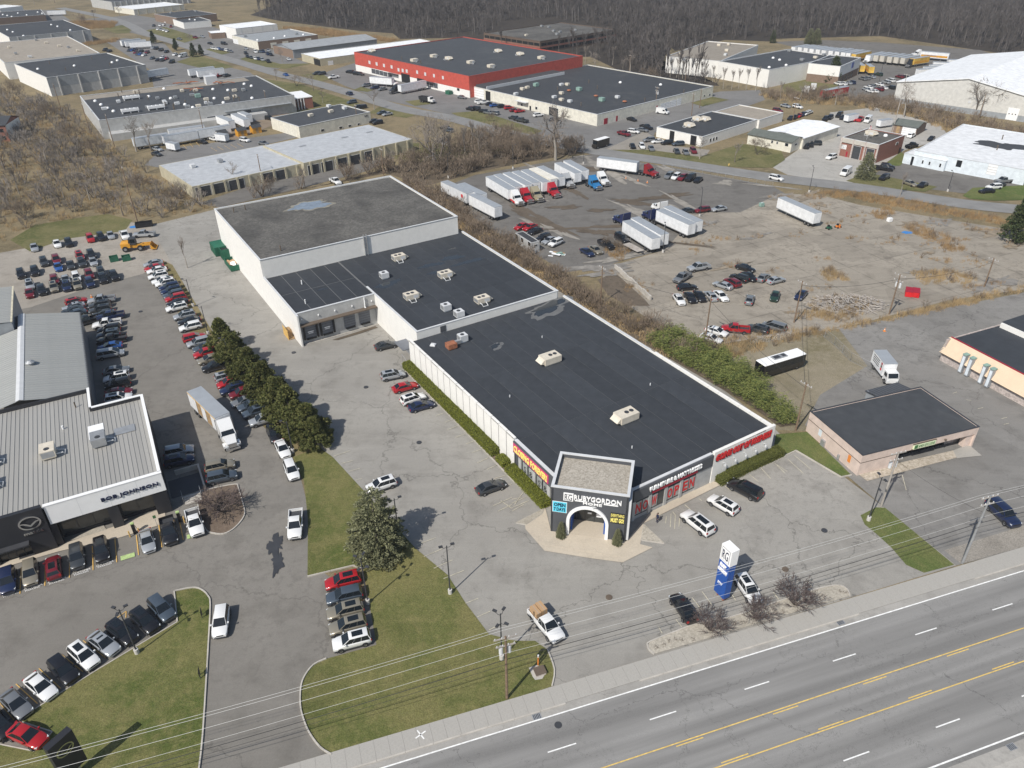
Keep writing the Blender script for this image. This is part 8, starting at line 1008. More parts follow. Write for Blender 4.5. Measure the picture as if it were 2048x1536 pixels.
for i,(x,y,h,k) in enumerate(EVERGREEN):
    if k=='pine': me=PN[i%3]; lab='dark green pine, %s from the far end of the row beside the store car park'%ORD[pi_]; pi_+=1; sx=h*1.0; grp='pines along the store car park'
    elif k=='spruce': me=SPm[0] if h>8 else SPm[1]; lab={13:'big blue green spruce between the lawn and the store car park',14:'spruce standing before the brick garage'}.get(i,'dark spruce at the woods edge behind the white plant, %s'%{21:'middle',22:'rightmost',23:'leftmost'}.get(i)); sx=h*.94; grp='spruces at the woods edge' if i>14 else None
    else: me=FR[i%2]; fcn=globals().setdefault('FCN',[]); fcn.append(1) if i>16 else 0; lab={15:'tall dark conifer at the right edge by the back street',16:'tall dark conifer in front of the white plant wing'}.get(i,'rounded conifer by the far grey warehouse car park, %s from the left'%ORD[max(0,len(fcn)-1)]); sx=h; grp='conifers by the far car park' if i>16 else None
    t=thing(k+'_tree',lab,'tree',(x,y,0),rng.uniform(0,6.28),grp); t.scale=(sx,sx,h); ob('trunk',TK,t); ob('crown',me,t)
def leafy_box(seed,L,W,Hh,dens,s,wob=.12):
    g=random.Random(seed); V=[];T=[]
    for i in range(int(dens*(L*W+2*L*Hh+2*W*Hh))):
        f=g.random()*(L*W+2*(L+W)*Hh)
        x,y=g.uniform(-L/2,L/2),g.uniform(-W/2,W/2)
        if f<L*W: z=Hh; n=Vector((0,0,1))
        elif f<L*W+2*L*Hh: z=Hh*g.random(); sgn=g.choice((-1,1)); y=sgn*W/2; n=Vector((0,sgn,.2))
        else: z=Hh*g.random(); sgn=g.choice((-1,1)); x=sgn*L/2; n=Vector((sgn,0,.2))
        ex=max(0,abs(x)-(L/2-.35))/.35; ey=max(0,abs(y)-(W/2-.25))/.25; z-= .18*(ex*ex+ey*ey)*(z>Hh*.8)
        p=Vector((x+g.gauss(0,.04),y+g.gauss(0,.04),z+wob*(math.sin(x*1.7+seed)*.4+math.sin(x*4.1)*.3)*(z/Hh)+g.gauss(0,.03))); o=len(V); V+=tri_leaf(p,n,g.uniform(.6,1.2)*s,g); T.append((o,o+1,o+2))
    return np.array([tuple(v) for v in V]),np.array(T)
def hedge(lab,cx,cy,L,W,Hh,ang,m,seed,dens=95):
    p=S2W((cx,cy)); t=thing('clipped_hedge',lab,'hedge',(p[0],p[1],.05),SA+ang); ob('leaves',arr_mesh('leaves',*leafy_box(seed,L,W,Hh,dens*1.6,.16),m),t); MB().box(-L/2+.1,L/2-.1,-W/2+.06,W/2-.06,0,Hh-.07).obj('core','hedge_core',t)
hedge('long olive hedge clipped along the panelled side wall',-36.85,40.,33.,1.6,1.45,math.pi/2,'hedge_leaf',1,110); hedge('short olive hedge block at the near end of the long hedge',-36.85,21.2,2.2,1.4,1.2,math.pi/2,'hedge_leaf',2,120); hedge('olive hedge below the closing forever windows',-36.95,14.,10.2,1.7,1.3,math.pi/2,'hedge_leaf',3,120); hedge('dark hedge below the going out of business sign',-4.3,-.85,11.6,1.7,1.5,R(-1),'hedge_dark',4,110); hedge('round end bush beside the dark hedge',-11.1,-.85,1.9,1.5,1.25,0,'hedge_dark',5,130)
conm=arr_mesh('foliage',*spruce_crown(9,.30,26,1.4),'spruce_leaf')
for (x,y),w_ in zip(STORE['cone'],('left','right')):
    p=S2W((x,y)); t=thing('conical_shrub','clipped conical evergreen shrub %s of the arched entrance'%w_,'shrub',(p[0],p[1],.08)); t.scale=(2.3,2.3,2.9); ob('foliage',conm,t); MB().cyl(0,0,0,.5,.04,6).obj('stem','bark',t); blob('stone_ring',(0,0),.5,.45,0,'bedgravel',.012,3,parent=t)
g=random.Random(31); V=[];T=[]
for x,y in scatter(BAM,1100,rng):
    q_=math.sin(x*.9+1)*math.sin(y*.75)+.5*math.sin(x*2.1-y*1.7); h=2.6+1.1*q_+g.uniform(-.7,.8)
    if q_<-.75 or h<1.: continue
    dx,dy=g.uniform(-.8,.8),g.uniform(-.8,.8)
    for k in range(26):
        u=g.uniform(.25,1.); p=Vector((x+dx*u*u+g.gauss(0,.28),y+dy*u*u+g.gauss(0,.28),h*u)); o=len(V); d=Vector((g.gauss(0,1),g.gauss(0,1),g.uniform(-.5,.4))).normalized(); s=d.orthogonal().normalized()*.05; V+=[p-s,p+s,p+d*.5]; T.append((o,o+1,o+2))
tag(stuff(ob('bamboo_thicket',arr_mesh('bamboo_thicket',np.array([tuple(v) for v in V]),np.array(T),'bamboo_leaf'))),'dense green bamboo thicket at the right side of the store','bamboo'); structure(poly_mesh('scrub_floor',BAM,.109,'litter'))

# dirt, weeds and rubble creeping over the old slab and truck yard
g=random.Random(91); SL=[q for q in GROUND if q[0]=='concrete_slab'][0][3]; TY=[q for q in GROUND if q[0]=='truck_yard'][0][3]; SY=[q for q in GROUND if q[0]=='parking_lot'][0][3]
mat('dirt_patch',(.245,.205,.155),.95,var=.35,scale=.6); mat('dirt_grey',(.225,.21,.19),.95,var=.3,scale=.5); mat('dust_patch',(.27,.25,.22),.95,var=.25,scale=.5)
wp=[]
for i,(x,y) in enumerate(scatter(SL,110,g)):
    far=(y-150)/70+(x-60)/60
    if g.random()<.35+.3*far:
        if i%3==0: structure(blob('dirt_patch',(x,y),g.uniform(1.5,6),g.uniform(.6,2.2),R(24+g.uniform(-30,30)),g.choice(('dirt_patch','dirt_patch','dirt_grey')),.105+.0004*i,200+i,rough=.8))
        for k in range(g.randrange(4,16)): wp.append((x+g.gauss(0,1.6),y+g.gauss(0,.9)))
tag(merged('slab_weeds',blade_proto,wp,'reed',g,.25,.7),'dry weeds sprouting through the joints of the old slab','weeds'); tag(merged('slab_stems',bush_proto,wp[::9],'twig_brown',g,.7,1.8),'thin leafless stems growing on the old slab','weeds')
for i,(x,y) in enumerate(scatter(TY,26,g)): structure(blob('dust_patch',(x,y),g.uniform(3,11),g.uniform(.8,2.6),R(g.choice((-62,-60,-20,15))+g.uniform(-10,10)),g.choice(('dust_patch','dust_patch','mud','dirt_grey')),.088+.0004*i,400+i,rough=.8))
# ---------------- poles, lamps, wires ----------------
plab={}
def pole_label(kind,x,y,i):
    L={0:'black double headed car park lamp left of the store forecourt',1:'black four headed lamp beside the street pole',2:'double headed lamp rising behind the big spruce',3:'triple headed lamp on the dealership lawn',4:'four headed lamp beside the group of five cars',5:'lamp on white base at the tip of the right lawn'}
    return L.get(i)
TOPS={}
lampn=0; utiln=0
for i,(k,x,y,h,a) in enumerate(POLES):
    if k.startswith('lamp'):
        lab=pole_label(k,x,y,i)
        grp=None
        if not lab: lab,grp=('slim lamp on the grass strip beside the sloping car row','lamps on the grass strip') if x<-30 and y<200 else ('slim lamp post in the yards along the back street','lamps along the back street')
        t=thing('lamp_post',lab,'lamp post',(x,y,0),R(a),grp); MB().cyl(0,0,0,h,.1,8,0,.07).obj('pole','trim_dark' if i!=0 else 'wood_grey' if 0 else 'trim_dark',t); MB().cyl(0,0,0,.75,.28,12).obj('base','concrete_base',t)
        n=int(k[4]); 
        for j in range(n):
            b=2*math.pi*j/max(n,2) if n<4 else math.pi/2*j; zz=h if j<2 or n==3 else h-1.3; r=.75 if n>1 else .9; d=(math.cos(b),math.sin(b)); arm=MB().tube([(0,0,zz-.25),(d[0]*r*.5,d[1]*r*.5,zz-.3),(d[0]*r*.95,d[1]*r*.95,zz+.05)],.035,5).obj('arm','trim_dark',t); MB().rbox((d[0]*r,d[1]*r),(.5,.3),b,zz+.02,zz+.17).obj('lamp_head','trim_dark',arm); MB().rbox((d[0]*r,d[1]*r),(.4,.22),b,zz-.0,zz+.02).obj('lens','headlight',arm)
    else:
        L={19:'wooden street pole with crossarms at the tip of the front lawn',20:'pale wooden pole with crossarm in front of the pink shop',21:'grey steel pole at the roadside on the right'}
        nm='utility_pole'; lab=None; grp=None
        if k=='util' and abs(x-W_(0)[0])<1 if 0 else False: pass
        if y<56: lab='wooden street pole with crossarms at the tip of the front lawn'
        elif k=='steel': lab='grey steel pole at the roadside on the right'
        elif k=='tall': lab='very tall pale pole beside the wooden shed'
        elif y<95 and x>30: lab='pale wooden pole with crossarm in front of the pink shop'
        elif 0<x<140 and y<200: lab,grp='wooden utility pole around the old concrete yard','utility poles round the concrete yard'
        elif x<-60 and y<210: lab='tall wooden pole at the back corner of the gravel lot'
        else: lab,grp='wooden utility pole among the far industrial buildings','far utility poles'
        t=thing(nm,lab,'utility pole',(x,y,0),R(a),grp); m_='galv' if k=='steel' else 'wood_grey' if k in('tall',) or (y<95 and x>30) else 'wood_pole'
        MB().cyl(0,0,0,h,.17,10,0,.11).obj('pole',m_,t)
        arms=[(h-.5,2.4)] if k in('util2','tall') else [(h-.3,2.6),(h-1.5,2.2)]
        for z,w in arms:
            c=MB().box(-.07,.07,-w/2,w/2,z,z+.13).obj('crossarm','wood_grey',t)
            for j in range(4): MB().lathe(0,-w/2+.15+j*(w-.3)/3,[(.05,z+.13),(.07,z+.22),(.03,z+.34)],6).obj('insulator','trim',c)
        if k=='util':
            for sy in(-.45,.45): MB().cyl(.3,sy,h-2.9,h-1.9,.24,10).lathe(.3,sy,[(.24,h-1.9),(.15,h-1.75),(.03,h-1.7)],10).obj('transformer','trim',t)
        TOPS.setdefault(k,[]).append((x,y,h))
def wire(lab,a,b,r,m,sag=.8,n=14,grp='overhead wires'):
    P=[(a[0]+(b[0]-a[0])*i/n,a[1]+(b[1]-a[1])*i/n,a[2]+(b[2]-a[2])*i/n-sag*4*(i/n)*(1-i/n)) for i in range(n+1)]; o=MB().tube(P,r,4).obj('overhead_wire',m); tag(o,lab,'wire',grp)
p1=[p for p in POLES if p[0]=='util'][0]; p2=[p for p in POLES if p[0]=='steel'][0]
u=Vector((p2[1]-p1[1],p2[2]-p1[2])); n_=Vector((-u.y,u.x)).normalized(); p0=(p1[1]-u.x*.9,p1[2]-u.y*.9); p3=(p2[1]+u.x*.9,p2[2]+u.y*.9)
for off,dz,r,m,lb in ((1.2,0.,.018,'wire_light','outer pale power wire'),(.8,.05,.018,'wire_light','second pale power wire'),(-.4,-.1,.018,'wire_light','third pale power wire'),(-1.1,-1.2,.016,'wire_light','lower pale power wire'),(.15,-3.9,.04,'wire_dark','dark bundled telephone cable'),(-.15,-4.3,.022,'wire_dark','lowest dark telephone cable')):
    q=[(p[0]+n_.x*off,p[1]+n_.y*off,p[2]+dz) for p in ((p0[0],p0[1],10.4),(p1[1],p1[2],10.4),(p2[1],p2[2],10.9),(p3[0],p3[1],10.9))]
    for (a,b),w_ in zip(zip(q,q[1:]),('left of the wooden street pole','between the street poles','right of the steel pole')): wire('%s above the roadside, %s'%(lb,w_),a,b,r,m,.7)
pp=[p for p in POLES if p[0]=='util' and p[2]<95 and p[1]>30][0]; wire('service cable from the steel pole to the pale wooden pole',(p2[1],p2[2],9.),(pp[1],pp[2],8.6),.02,'wire_dark',.5); 
for a,b in (((1,0),(0,0)),): pass
yp=sorted([p for p in POLES if p[0] in('util','util2') and 0<p[1]<140 and 100<p[2]<200],key=lambda p:p[1])
for a,b in zip(yp,yp[1:]): wire('dark cable strung across the concrete yard from %s to %s'%('pole','pole'),(a[1],a[2],a[3]-1.),(b[1],b[2],b[3]-1.),.035,'wire_dark',.9,14,'yard cables')
# ---------------- pylon sign of the store ----------------
A=Vector(PYLON[1]); B=Vector(PYLON[0]); d=(B-A).normalized(); an=math.atan2(d.y,d.x); c=(A+B)/2; nn=Vector((-d.y,d.x)); c2=c+nn*.45
ps=thing('pylon_sign','tall blue pylon sign with white monogram box beside the road','sign',(c2.x,c2.y,0),an); Lp=(B-A).length
MB().box(-Lp/2,Lp/2,-.5,.5,.7,6.4).obj('panel','blue_sign',ps); MB().box(-Lp/2+.05,Lp/2+.35-.3,-.58,.58,6.4,8.9).obj('monogram_box','white_sign',ps); MB().box(-Lp/2+.3,-Lp/2+.5,-.2,.2,0,.7).box(Lp/2-.5,Lp/2-.3,-.2,.2,0,.7).obj('leg','rust',ps)
MB().box(-Lp/2+.25,Lp/2-.2,-.6,-.585,6.65,8.65).obj('monogram_frame','navy_ink',ps); MB().box(-Lp/2+.29,Lp/2-.24,-.61,-.6,6.69,8.61).obj('monogram_field','white_sign',ps)
wall_text('monogram','RG',ps,(0.02,-.63,7.65),-math.pi/2,1.,'navy_ink',.03,0,0,Lp*.55,1.4); wall_text('name_lettering','RUBY',ps,(-.05,-.56,5.75),-math.pi/2,1.,'white_sign',.14,.04,0,Lp*.6,.55); wall_text('name_lettering','GORDON',ps,(-.05,-.56,4.95),-math.pi/2,1.,'white_sign',.14,.04,0,Lp*.85,.55); wall_text('street_number','3737',ps,(-.1,-.53,2.7),-math.pi/2,1.,'white_sign',.06,.02,0,Lp*.45,.4)
# dealership pylon at the bottom edge
dp=thing('dealer_pylon','dark dealership pylon with oval emblem at the bottom left','sign',(PSIGN[0]+.2,PSIGN[1]+.6,0),R(60)); MB().box(-1.3,1.3,-.4,.4,1.2,6.2).obj('panel','wall_charcoal',dp); MB().box(-.5,.5,-.3,.3,0,1.2).obj('foot','galv',dp)
mb=MB()
for i in range(32):
    a0,a1=2*math.pi*i/32,2*math.pi*(i+1)/32; P=[(math.cos(q)*rx,math.sin(q)*rz) for q in(a0,a1) for rx,rz in((.9,.75),(.75,.61))]; mb.add([(P[j][0],-.43,P[j][1]+4.6) for j in(0,1,3,2)],[(0,1,2,3)])
for sx in(-1,1): mb.add([(sx*x_,-.43,4.55+z_) for x_,z_ in((0,-.25),(.5,.12),(.78,.12),(.5,-.05),(0,-.45))],[(0,1,2,3,4)])
mb.obj('emblem','chrome',dp)
# small lawn signs, chargers, hydrant, person
mz=0
for (cx_,cy_),lab in ((LSIGN[0],'small dark arrow sign on the kerb of the front lawn'),(LSIGN[1],'small folded sign panel low on the dealership lawn')):
    t=thing('lawn_sign',lab,'sign',(cx_,cy_,0),R(20)); MB().box(-.04,.04,-.3,-.22,0,.9).box(-.04,.04,.22,.3,0,.9).obj('post','trim_dark',t); MB().box(-.03,.03,-.45,.45,.6,1.15).obj('board','black',t); MB().box(-.04,-.03,-.3,.3,.75,1.).obj('arrow','trim',t)
for (x,y),w_ in zip(CHARGERS,('left','right')):
    t=thing('ev_charger','dark charging post with green top and yellow bollards, %s of the two'%w_,'charger',(x,y,.05),DA,'charging posts'); MB().box(-.22,.22,-.16,.16,0,1.75).obj('cabinet','black',t); MB().box(-.23,.23,-.17,.17,1.75,1.95).obj('cap','paint_green',t); MB().tube([(.24,0,1.4),(.5,-.2,.6),(.25,-.2,.4)],.03,5).obj('cable','black',t)
    for dx in (-.7,.55): MB().cyl(dx,-.5,0,1.1,.09,8).obj('bollard','paint_amber',t)
for i,(fx,fy) in enumerate(((1190,905),(1398,845))): pass
for (x,y),w_ in (((-53.9,80.3),'left'),((-51.3,81.6),'right')): t=thing('bay_sign','small green sign on a thin post, %s of two on the dealership walk'%w_,'sign',(x,y,.05),DA,'green bay signs'); MB().cyl(0,0,0,1.7,.03,6).obj('post','galv',t); MB().box(-.2,.2,-.02,.02,1.35,1.85).obj('board','green_ink',t)
def person(x,y,ang):
    P=[('pel',(0,0,.95),.15),('sp',(0,0,1.15),.145),('ch',(0,0,1.38),.165),('nk',(0,0,1.52),.065),('hd0',(.01,0,1.60),.085),('hd',(.015,0,1.69),.098),('hd2',(.01,0,1.76),.075)]
    for s,sy in(('l',1),('r',-1)): P+=[('hip'+s,(0,.1*sy,.9),.1),('kn'+s,(.03,.11*sy,.5),.068),('an'+s,(-.01,.11*sy,.09),.05),('to'+s,(.16,.13*sy,.04),.04),('sh'+s,(0,.19*sy,1.43),.07),('el'+s,(-.02,.27*sy,1.16),.05),('wr'+s,(.1,.26*sy,.92),.037),('pa'+s,(.14,.25*sy,.85),.036)]
    nm=[p[0] for p in P]; E=[('pel','sp'),('sp','ch'),('ch','nk'),('nk','hd0'),('hd0','hd'),('hd','hd2')]
    for s in 'lr':
        E+=[('pel','hip'+s),('hip'+s,'kn'+s),('kn'+s,'an'+s),('an'+s,'to'+s),('ch','sh'+s),('sh'+s,'el'+s),('el'+s,'wr'+s),('wr'+s,'pa'+s)]
    me=bpy.data.meshes.new('body'); me.from_pydata([p[1] for p in P],[(nm.index(a),nm.index(b)) for a,b in E],[]); t=thing('person','person in dark navy clothes standing on the asphalt right of the store entrance','person',(x,y,.02),ang); o=ob('body',me,t); o.modifiers.new('s','SKIN'); o.modifiers.new('d','SUBSURF').levels=2; o.modifiers['d'].render_levels=2
    for i,p in enumerate(P): sv=me.skin_vertices[0].data[i]; sv.radius=(p[2],p[2]); sv.use_root=i==0
    me.materials.append(M['cloth_navy']); bpy.context.view_layer.update(); me2=bpy.data.meshes.new_from_object(o.evaluated_get(bpy.context.evaluated_depsgraph_get())); o.modifiers.clear(); o.data=me2; me2.name='body'; me2.materials.clear()
    for m_ in('cloth_navy','skin'): me2.materials.append(M[m_])
    for f in me2.polygons: f.material_index=1 if (f.center.z>1.53 or (abs(f.center.y)>.19 and f.center.z<.93 and f.center.z>.7)) else 0; f.use_smooth=True
    for sy in(-1,1):   # five fingers per hand
        for k in range(4): MB().tube([(.15+.012*k,(.25)*sy+(.02*k-.03),.83),(.165+.012*k,.25*sy+(.02*k-.03),.78),(.16+.01*k,.245*sy+(.02*k-.03),.745-.008*abs(k-1.5))],.009,5).obj('finger','skin',o)
        MB().tube([(.13,.22*sy,.87),(.17,.2*sy,.83),(.18,.2*sy,.79)],.011,5).obj('thumb','skin',o)
    MB().lathe(0,0,[(.1,1.66),(.108,1.73),(.09,1.79),(.03,1.825)],12).obj('hair','hair',t,60,(-.008,0,0))
    for sy in(-1,1): MB().box(.1,.112,sy*.035-.012,sy*.035+.012,1.7,1.715).obj('eye','black',o)
    MB().add([(.1,0,1.70),(.125,-.012,1.665),(.125,.012,1.665),(.1,0,1.655)],[(0,1,2),(1,3,2)]).obj('nose','skin',o)
person(PERSON[0],PERSON[1],R(200))
# ---------------- yard clutter ----------------
def fence_run(lab,P,h=1.8,m='galv',board=False):
    t=thing('board_fence' if board else 'chain_link_fence',lab,'fence',(*P[0],0)); o=Vector(P[0])
    pm_=MB().cyl(0,0,0,h,.04,6).mesh('post',m)
    for a,b in zip(P,P[1:]):
        a=Vector(a)-o; b=Vector(b)-o; L=(b-a).length; d=(b-a)/L; k=max(1,int(L/(2.4)))
        if board:
            bm_=MB().box(-.075,.075,-.015,.015,.05,h).mesh('board','wood')
            for i in range(int(L/.3)): p=a+d*(i*.3+.15); q=ob('board',bm_,t,(p.x,p.y,0),math.atan2(d.y,d.x)); q.scale=(1.9,1,1)
        else:
            for i in range(k+1): p=a+d*(L*i/k); ob('post',pm_,t,(p.x,p.y,0))
            mb=MB()
            for z in (.1,h): mb.tube([(a.x,a.y,z),(b.x,b.y,z)],.022,4)
            mb.obj('rail',m,t); ms_=MB(); st_=.35; x_=0.
            while x_<L:
                for s_ in(-1,1):
                    x2=x_+s_*h
                    z1=h; xe=min(max(x2,0),L); z1=abs(xe-x_); p=a+d*x_; q=a+d*xe; ms_.tube([(p.x,p.y,.1),(q.x,q.y,max(.12,z1))],.008,3)
                x_+=st_
            ms_.obj('wire_mesh',m,t)
fence_run('sagging chain link fence beside the white box truck',CHAINLINK[0]); fence_run('broken chain link fence below the wrecked cars',CHAINLINK[1],1.6); fence_run('chain link fence between truck yard and back street',CHAINLINK[2],1.5)
fence_run('tan wooden board fence beside the storage trailers',WOODFENCE,2.,'wood',True)
a=Vector(GUARD[0]); b=Vector(GUARD[1]); t=thing('concrete_barrier','broken low concrete wall between ditch and slab','wall',(a.x,a.y,0)); L=(b-a).length; d=(b-a)/L
for i in range(9): p=d*(i+.5)*L/9; MB().rbox((p.x,p.y),(L/9-.05,.35),math.atan2(d.y,d.x),0,1.+.12*((i*5)%3)).obj('block','kerb',t)
X=MISC
for (x,y),w_,c in zip(X['mower'],('green','orange'),('dumpster_green','orange')): t=thing('ride_mower','%s ride on mower near the lone white trailer'%w_,'mower',(x,y,0),R(30)); MB().box(-.6,.7,-.35,.35,.3,.75).box(-.4,.5,-.6,.6,.15,.3).obj('deck',c,t); MB().box(-.45,-.05,-.25,.25,.75,1.2).obj('seat','black',t); [MB().cyl(dx,dy,.0,.4,.22,8).obj('wheel','rubber',t) for dx in(-.5,.6) for dy in(-.45,.45)]; MB().tube([(.4,0,.7),(.15,0,1.2)],.03,5).obj('steering_column','black',t)
for (x,y),w_ in zip(X['redbox'],('left','right')): t=thing('red_crate','red painted storage crate, %s of the pair in the weeds'%w_,'crate',(x,y,0),R(-25),'red crates'); MB().box(-.7,.7,-1.4,1.4,.1,1.25).obj('body','red_sign',t); MB().box(-.74,.74,-1.44,1.44,1.25,1.33).obj('lid','red_deep',t)
x,y=X['debris']; g=random.Random(2); mb=MB()
for i in range(420):
    r=6.5*math.sqrt(g.random()); a=g.uniform(0,6.28); px_,py_=x+r*math.cos(a)*1.25,y+r*math.sin(a)*.7; z=max(.08,(1.6*(1-r/6.8))*g.random()+.1); b=g.uniform(0,6.28); L=g.uniform(.8,3.2); dx,dy,dz=math.cos(b)*L/2,math.sin(b)*L/2,g.uniform(-.3,.4); mb.tube([(px_-dx,py_-dy,max(.06,z-dz)),(px_+dx,py_+dy,max(.06,z+dz))],g.uniform(.05,.13),4,0,None,True)
tag(stuff(mb.obj('timber_heap','wood_grey')),'heap of grey broken timber and branches beside the concrete yard','timber heap')
for (x,y),w_ in zip(X['tank'],('white tank lying in the weeds on the slab','pale teal tank at the edge of the truck yard')): t=thing('liquid_tank',w_,'tank',(x,y,0),.4); MB().box(-.6,.6,-.5,.5,.15,1.15).obj('shell','trim_white' if 'white' in w_ else 'greenmetal',t,None); MB().cyl(0,0,1.15,1.25,.2,8).obj('cap','trim',t)
for (x,y),w_ in zip(X['bluetarp'],('blue tarpaulin heap on the old slab','blue tarpaulin heap behind the silver pickup')): o=blob('tarpaulin',(0,0),1.3,.9,.3,'tarp_blue',.0,9); o.location=(x,y,.12); tag(o,w_,'tarpaulin'); sm=o.modifiers.new('s','SOLIDIFY'); sm.thickness=.5
for (x,y),w_ in zip(X['cone'],('first traffic cone from the left in the truck yard','second traffic cone from the left in the truck yard','third traffic cone from the left in the truck yard','orange barrel beside the silver pickup at the workshop','orange marker in the cracked lot on the right')):
    t=thing('traffic_cone',w_,'traffic cone',(x,y,.03)); MB().lathe(0,0,[(.2,.05),(.04,.75)],10).obj('cone','orange',t); MB().box(-.25,.25,-.25,.25,0,.05).obj('foot','orange',t); MB().lathe(0,0,[(.13,.35),(.1,.5)],10).obj('band','white_sign',t)
for (x,y),(lab,sx,sy,h,rf) in zip(X['green'],(('tall closed green compactor container beside the warehouse',1.6,2.6,2.4,1),('open green hopper between the containers beside the warehouse',1.3,1.3,2.7,0),('long open green container full of rubble beside the warehouse',1.2,3.1,1.5,0))):
    t=thing('waste_container',lab,'container',(x,y,.02),SA); e=.08; mb=MB().box(-sx,sx,-sy,-sy+e,.1,h).box(-sx,sx,sy-e,sy,.1,h).box(-sx,-sx+e,-sy+e,sy-e,.1,h).box(sx-e,sx,-sy+e,sy-e,.1,h).box(-sx+e,sx-e,-sy+e,sy-e,.1,.2)
    if rf: mb.box(-sx+e,sx-e,-sy+e,sy-e,h-.1,h-.02)
    mb.obj('body','dumpster_green',t)
    for i in range(5): MB().box(-sx-.06,-sx,-sy+.3+i*(2*sy-.6)/4-.05,-sy+.3+i*(2*sy-.6)/4+.05,.15,h-.1).obj('rib','dumpster_green',t)
    if not rf: blob('rubble',(0,0),sx*.8,sy*.8,0,'cardboard' if h<2 else 'black',h-.35,4,parent=t); 
    if h<2: blob('white_rubble',(0,-sy*.3),sx*.6,sy*.45,0,'trim_white',h-.3,6,parent=t)
x,y=X['flatbed']; t=thing('flatbed_trailer','empty wooden flatbed trailer beside the white trailers','trailer',(x,y,0),R(-60)); [MB().box(-3,3,-1.1+.28*i,-.85+.28*i,.7,.78).obj('plank','wood_grey',t) for i in range(8)]; MB().box(-3,4.2,-.1,.1,.5,.7).obj('drawbar','trim_dark',t); [MB().cyl(0,0,0,.2,.35,10).obj('wheel','rubber',t,None,(dx,dy,.35)) for dx in(-.6,.3) for dy in(-1.15,.95)]
x,y=X['blackbin']; t=thing('black_skip','black open skip at the back corner of the gravel lot','skip',(x,y,0),R(20)); MB().box(-2.2,2.2,-1.,-.9,.1,1.3).box(-2.2,2.2,.9,1.,.1,1.3).box(-2.2,-2.1,-.9,.9,.1,1.3).box(2.1,2.2,-.9,.9,.1,1.3).box(-2.1,2.1,-.9,.9,.1,.2).obj('bin','black',t)
x,y=X['sheet']; t=thing('scrap_heap','heap of white sheets and boards beside the site cabin','scrap',(x,y,0)); [MB().rbox((g.uniform(-1.6,1.6),g.uniform(-1.6,1.6)),(g.uniform(1,2.6),g.uniform(.5,1.1)),g.uniform(-.6,.6),.05+.06*i,.09+.06*i).obj('sheet',('trim_white','wood','trim_white','greenmetal')[i%4],t) for i in range(8)]
x,y=X['flag']; t=thing('flagpole','thin flagpole with a striped flag before the brick garage','flagpole',(x,y,0)); MB().cyl(0,0,0,11,.06,8,0,.03).obj('pole','trim',t); MB().box(0.03,.06,-1.4,0,9.4,10.6).obj('flag','white_sign',t); [MB().box(.02,.07,-1.4,-.5,9.4+.34*i,9.55+.34*i).obj('stripe','red_sign',t) for i in range(4)]; MB().box(.02,.07,-.5,0,10.,10.6).obj('canton','navy_ink',t)
for x,y in X['hydrant']: t=thing('fire_hydrant','yellow hydrant on the lawn by the back street','hydrant',(x,y,0)); MB().cyl(0,0,0,.7,.14,8).lathe(0,0,[(.14,.7),(.12,.82),(.03,.9)],8).obj('barrel','paint_yellow',t); MB().box(-.25,.25,-.08,.08,.4,.56).obj('nozzle','paint_yellow',t)
x,y=PADMOUNT[4]; bx=sum(p[0] for p in PADMOUNT)/7; by=sum(p[1] for p in PADMOUNT)/7; t=thing('sign_plinth','low brown plinth on the concrete pad by the street pole','plinth',(bx+.25,by+.1,.05),R(20)); MB().box(-.6,.6,-.5,.5,0,.35).obj('block','wall_stone',t); MB().box(-.66,.66,-.56,.56,.35,.42).obj('cap','trim_brown',t)
t=thing('junction_post','orange and white cable marker post beside the concrete pad','post',(bx+.1,by+1.1,.02),R(30)); MB().cyl(0,0,0,1.5,.09,8).obj('post','orange',t); MB().cyl(0,0,1.5,1.8,.1,8).obj('cap','trim_white',t)
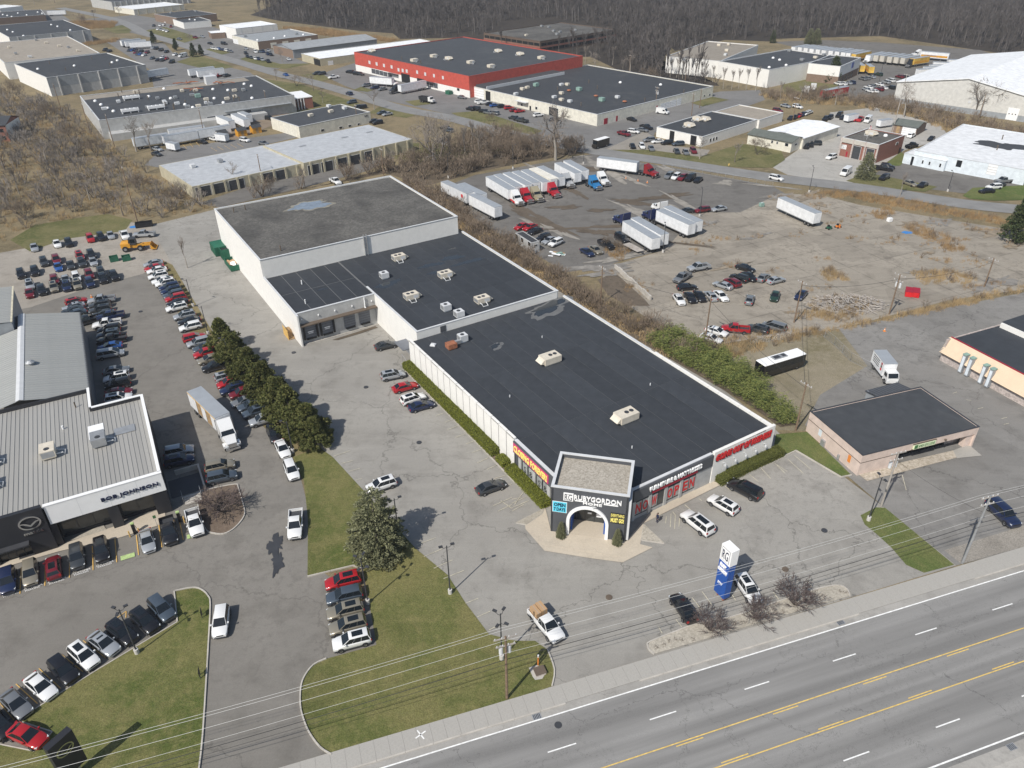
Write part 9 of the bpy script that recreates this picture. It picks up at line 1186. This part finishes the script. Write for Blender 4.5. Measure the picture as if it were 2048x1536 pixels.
# yellow sheds in the tool hire lot
for i,((u_,v_),lab,c) in enumerate((((-103.6,301.),'small yellow fronted display shed, left one','cat_yellow'),((-99.2,305.5),'small yellow fronted display shed, right one','cat_yellow'),((-110.,297.5),'small grey display shed by the white camper','wall_grey'))):
    t=thing('display_shed',lab,'shed',(u_,v_,0),R(40)); MB().box(-1.8,1.8,-1.4,1.4,0,2.3).obj('wall',c,t); MB().add([(-2,-1.7,2.2),(2,-1.7,2.2),(2,0,3.2),(-2,0,3.2),(2,1.7,2.2),(-2,1.7,2.2)],[(0,1,2,3),(3,2,4,5)]).obj('roof','roof_dark2',t); MB().add([(-1.8,-1.4,2.3),(-1.8,1.4,2.3),(-1.8,0,3.1),(1.8,-1.4,2.3),(1.8,1.4,2.3),(1.8,0,3.1)],[(0,2,1),(3,4,5)]).obj('gable',c,t); MB().box(-.5,.5,-1.45,-1.4,0,2.).obj('door','wood',t)
# stains on the yards
for i,(x,y,rx,ry,a) in enumerate(((-12.,214.,0,0,0),)): pass
for i,(x,y,rx,ry,a,m_) in enumerate(((4.,209,9,1.6,-62,'mud'),(8.5,205.5,10,1.2,-62,'mud'),(11,201,9,1.5,-60,'mud'),(16,214,5,1.4,10,'mud'),(26,211,4,1.2,-5,'mud'),(24,194,6,2.,-20,'mud'),(36.5,219,4,1,0,'mud'),(-33.3,77.6,1.,1.6,20,'trim_dark'),(-32.2,74.3,.8,2.2,10,'trim_dark'))): structure(blob('oil_stain' if m_=='mud' else 'wet_patch',(x,y),rx,ry,R(a),m_,(.1015 if y>100 else .0985)+.0007*i,50+i,rough=.7))
p=[S2W(q) for q in ((-45,74.6),(-35.2,75.3),(-35.,74.4),(-39,74.0),(-44,73.9))]; structure(poly_mesh('wet_patch',p,.0975,'mud'))
# things that share a label get their place from left to right
byl={}
for o in scene.objects:
    if o.parent is None and 'label' in o and 'kind' not in o: byl.setdefault(o['label'],[]).append(o)
for lab,L in byl.items():
    if len(L)>1:
        key=lambda o:((sum((Vector(c) for c in o.bound_box),Vector())/8).x/max(1,(sum((Vector(c) for c in o.bound_box),Vector())/8).y) if o.type=='MESH' and o.location.length<.01 else o.location.x/max(1,o.location.y))
        for i,o in enumerate(sorted(L,key=key)): o['label']='%s, %s from the left'%(lab,ORD[i])
# thin spring haze over the whole district

def haze():
    m=bpy.data.materials.new('haze'); m.use_nodes=True; nt=m.node_tree; nt.nodes.clear(); o=nt.nodes.new('ShaderNodeOutputMaterial'); v=nt.nodes.new('ShaderNodeVolumePrincipled'); v.inputs['Color'].default_value=(.86,.91,1,1); v.inputs['Density'].default_value=.00014; nt.links.new(v.outputs[0],o.inputs['Volume']); M['haze']=m
    stuff(MB().box(-3600,3600,-650,5100,-1.,78.).obj('haze','haze'))
haze()
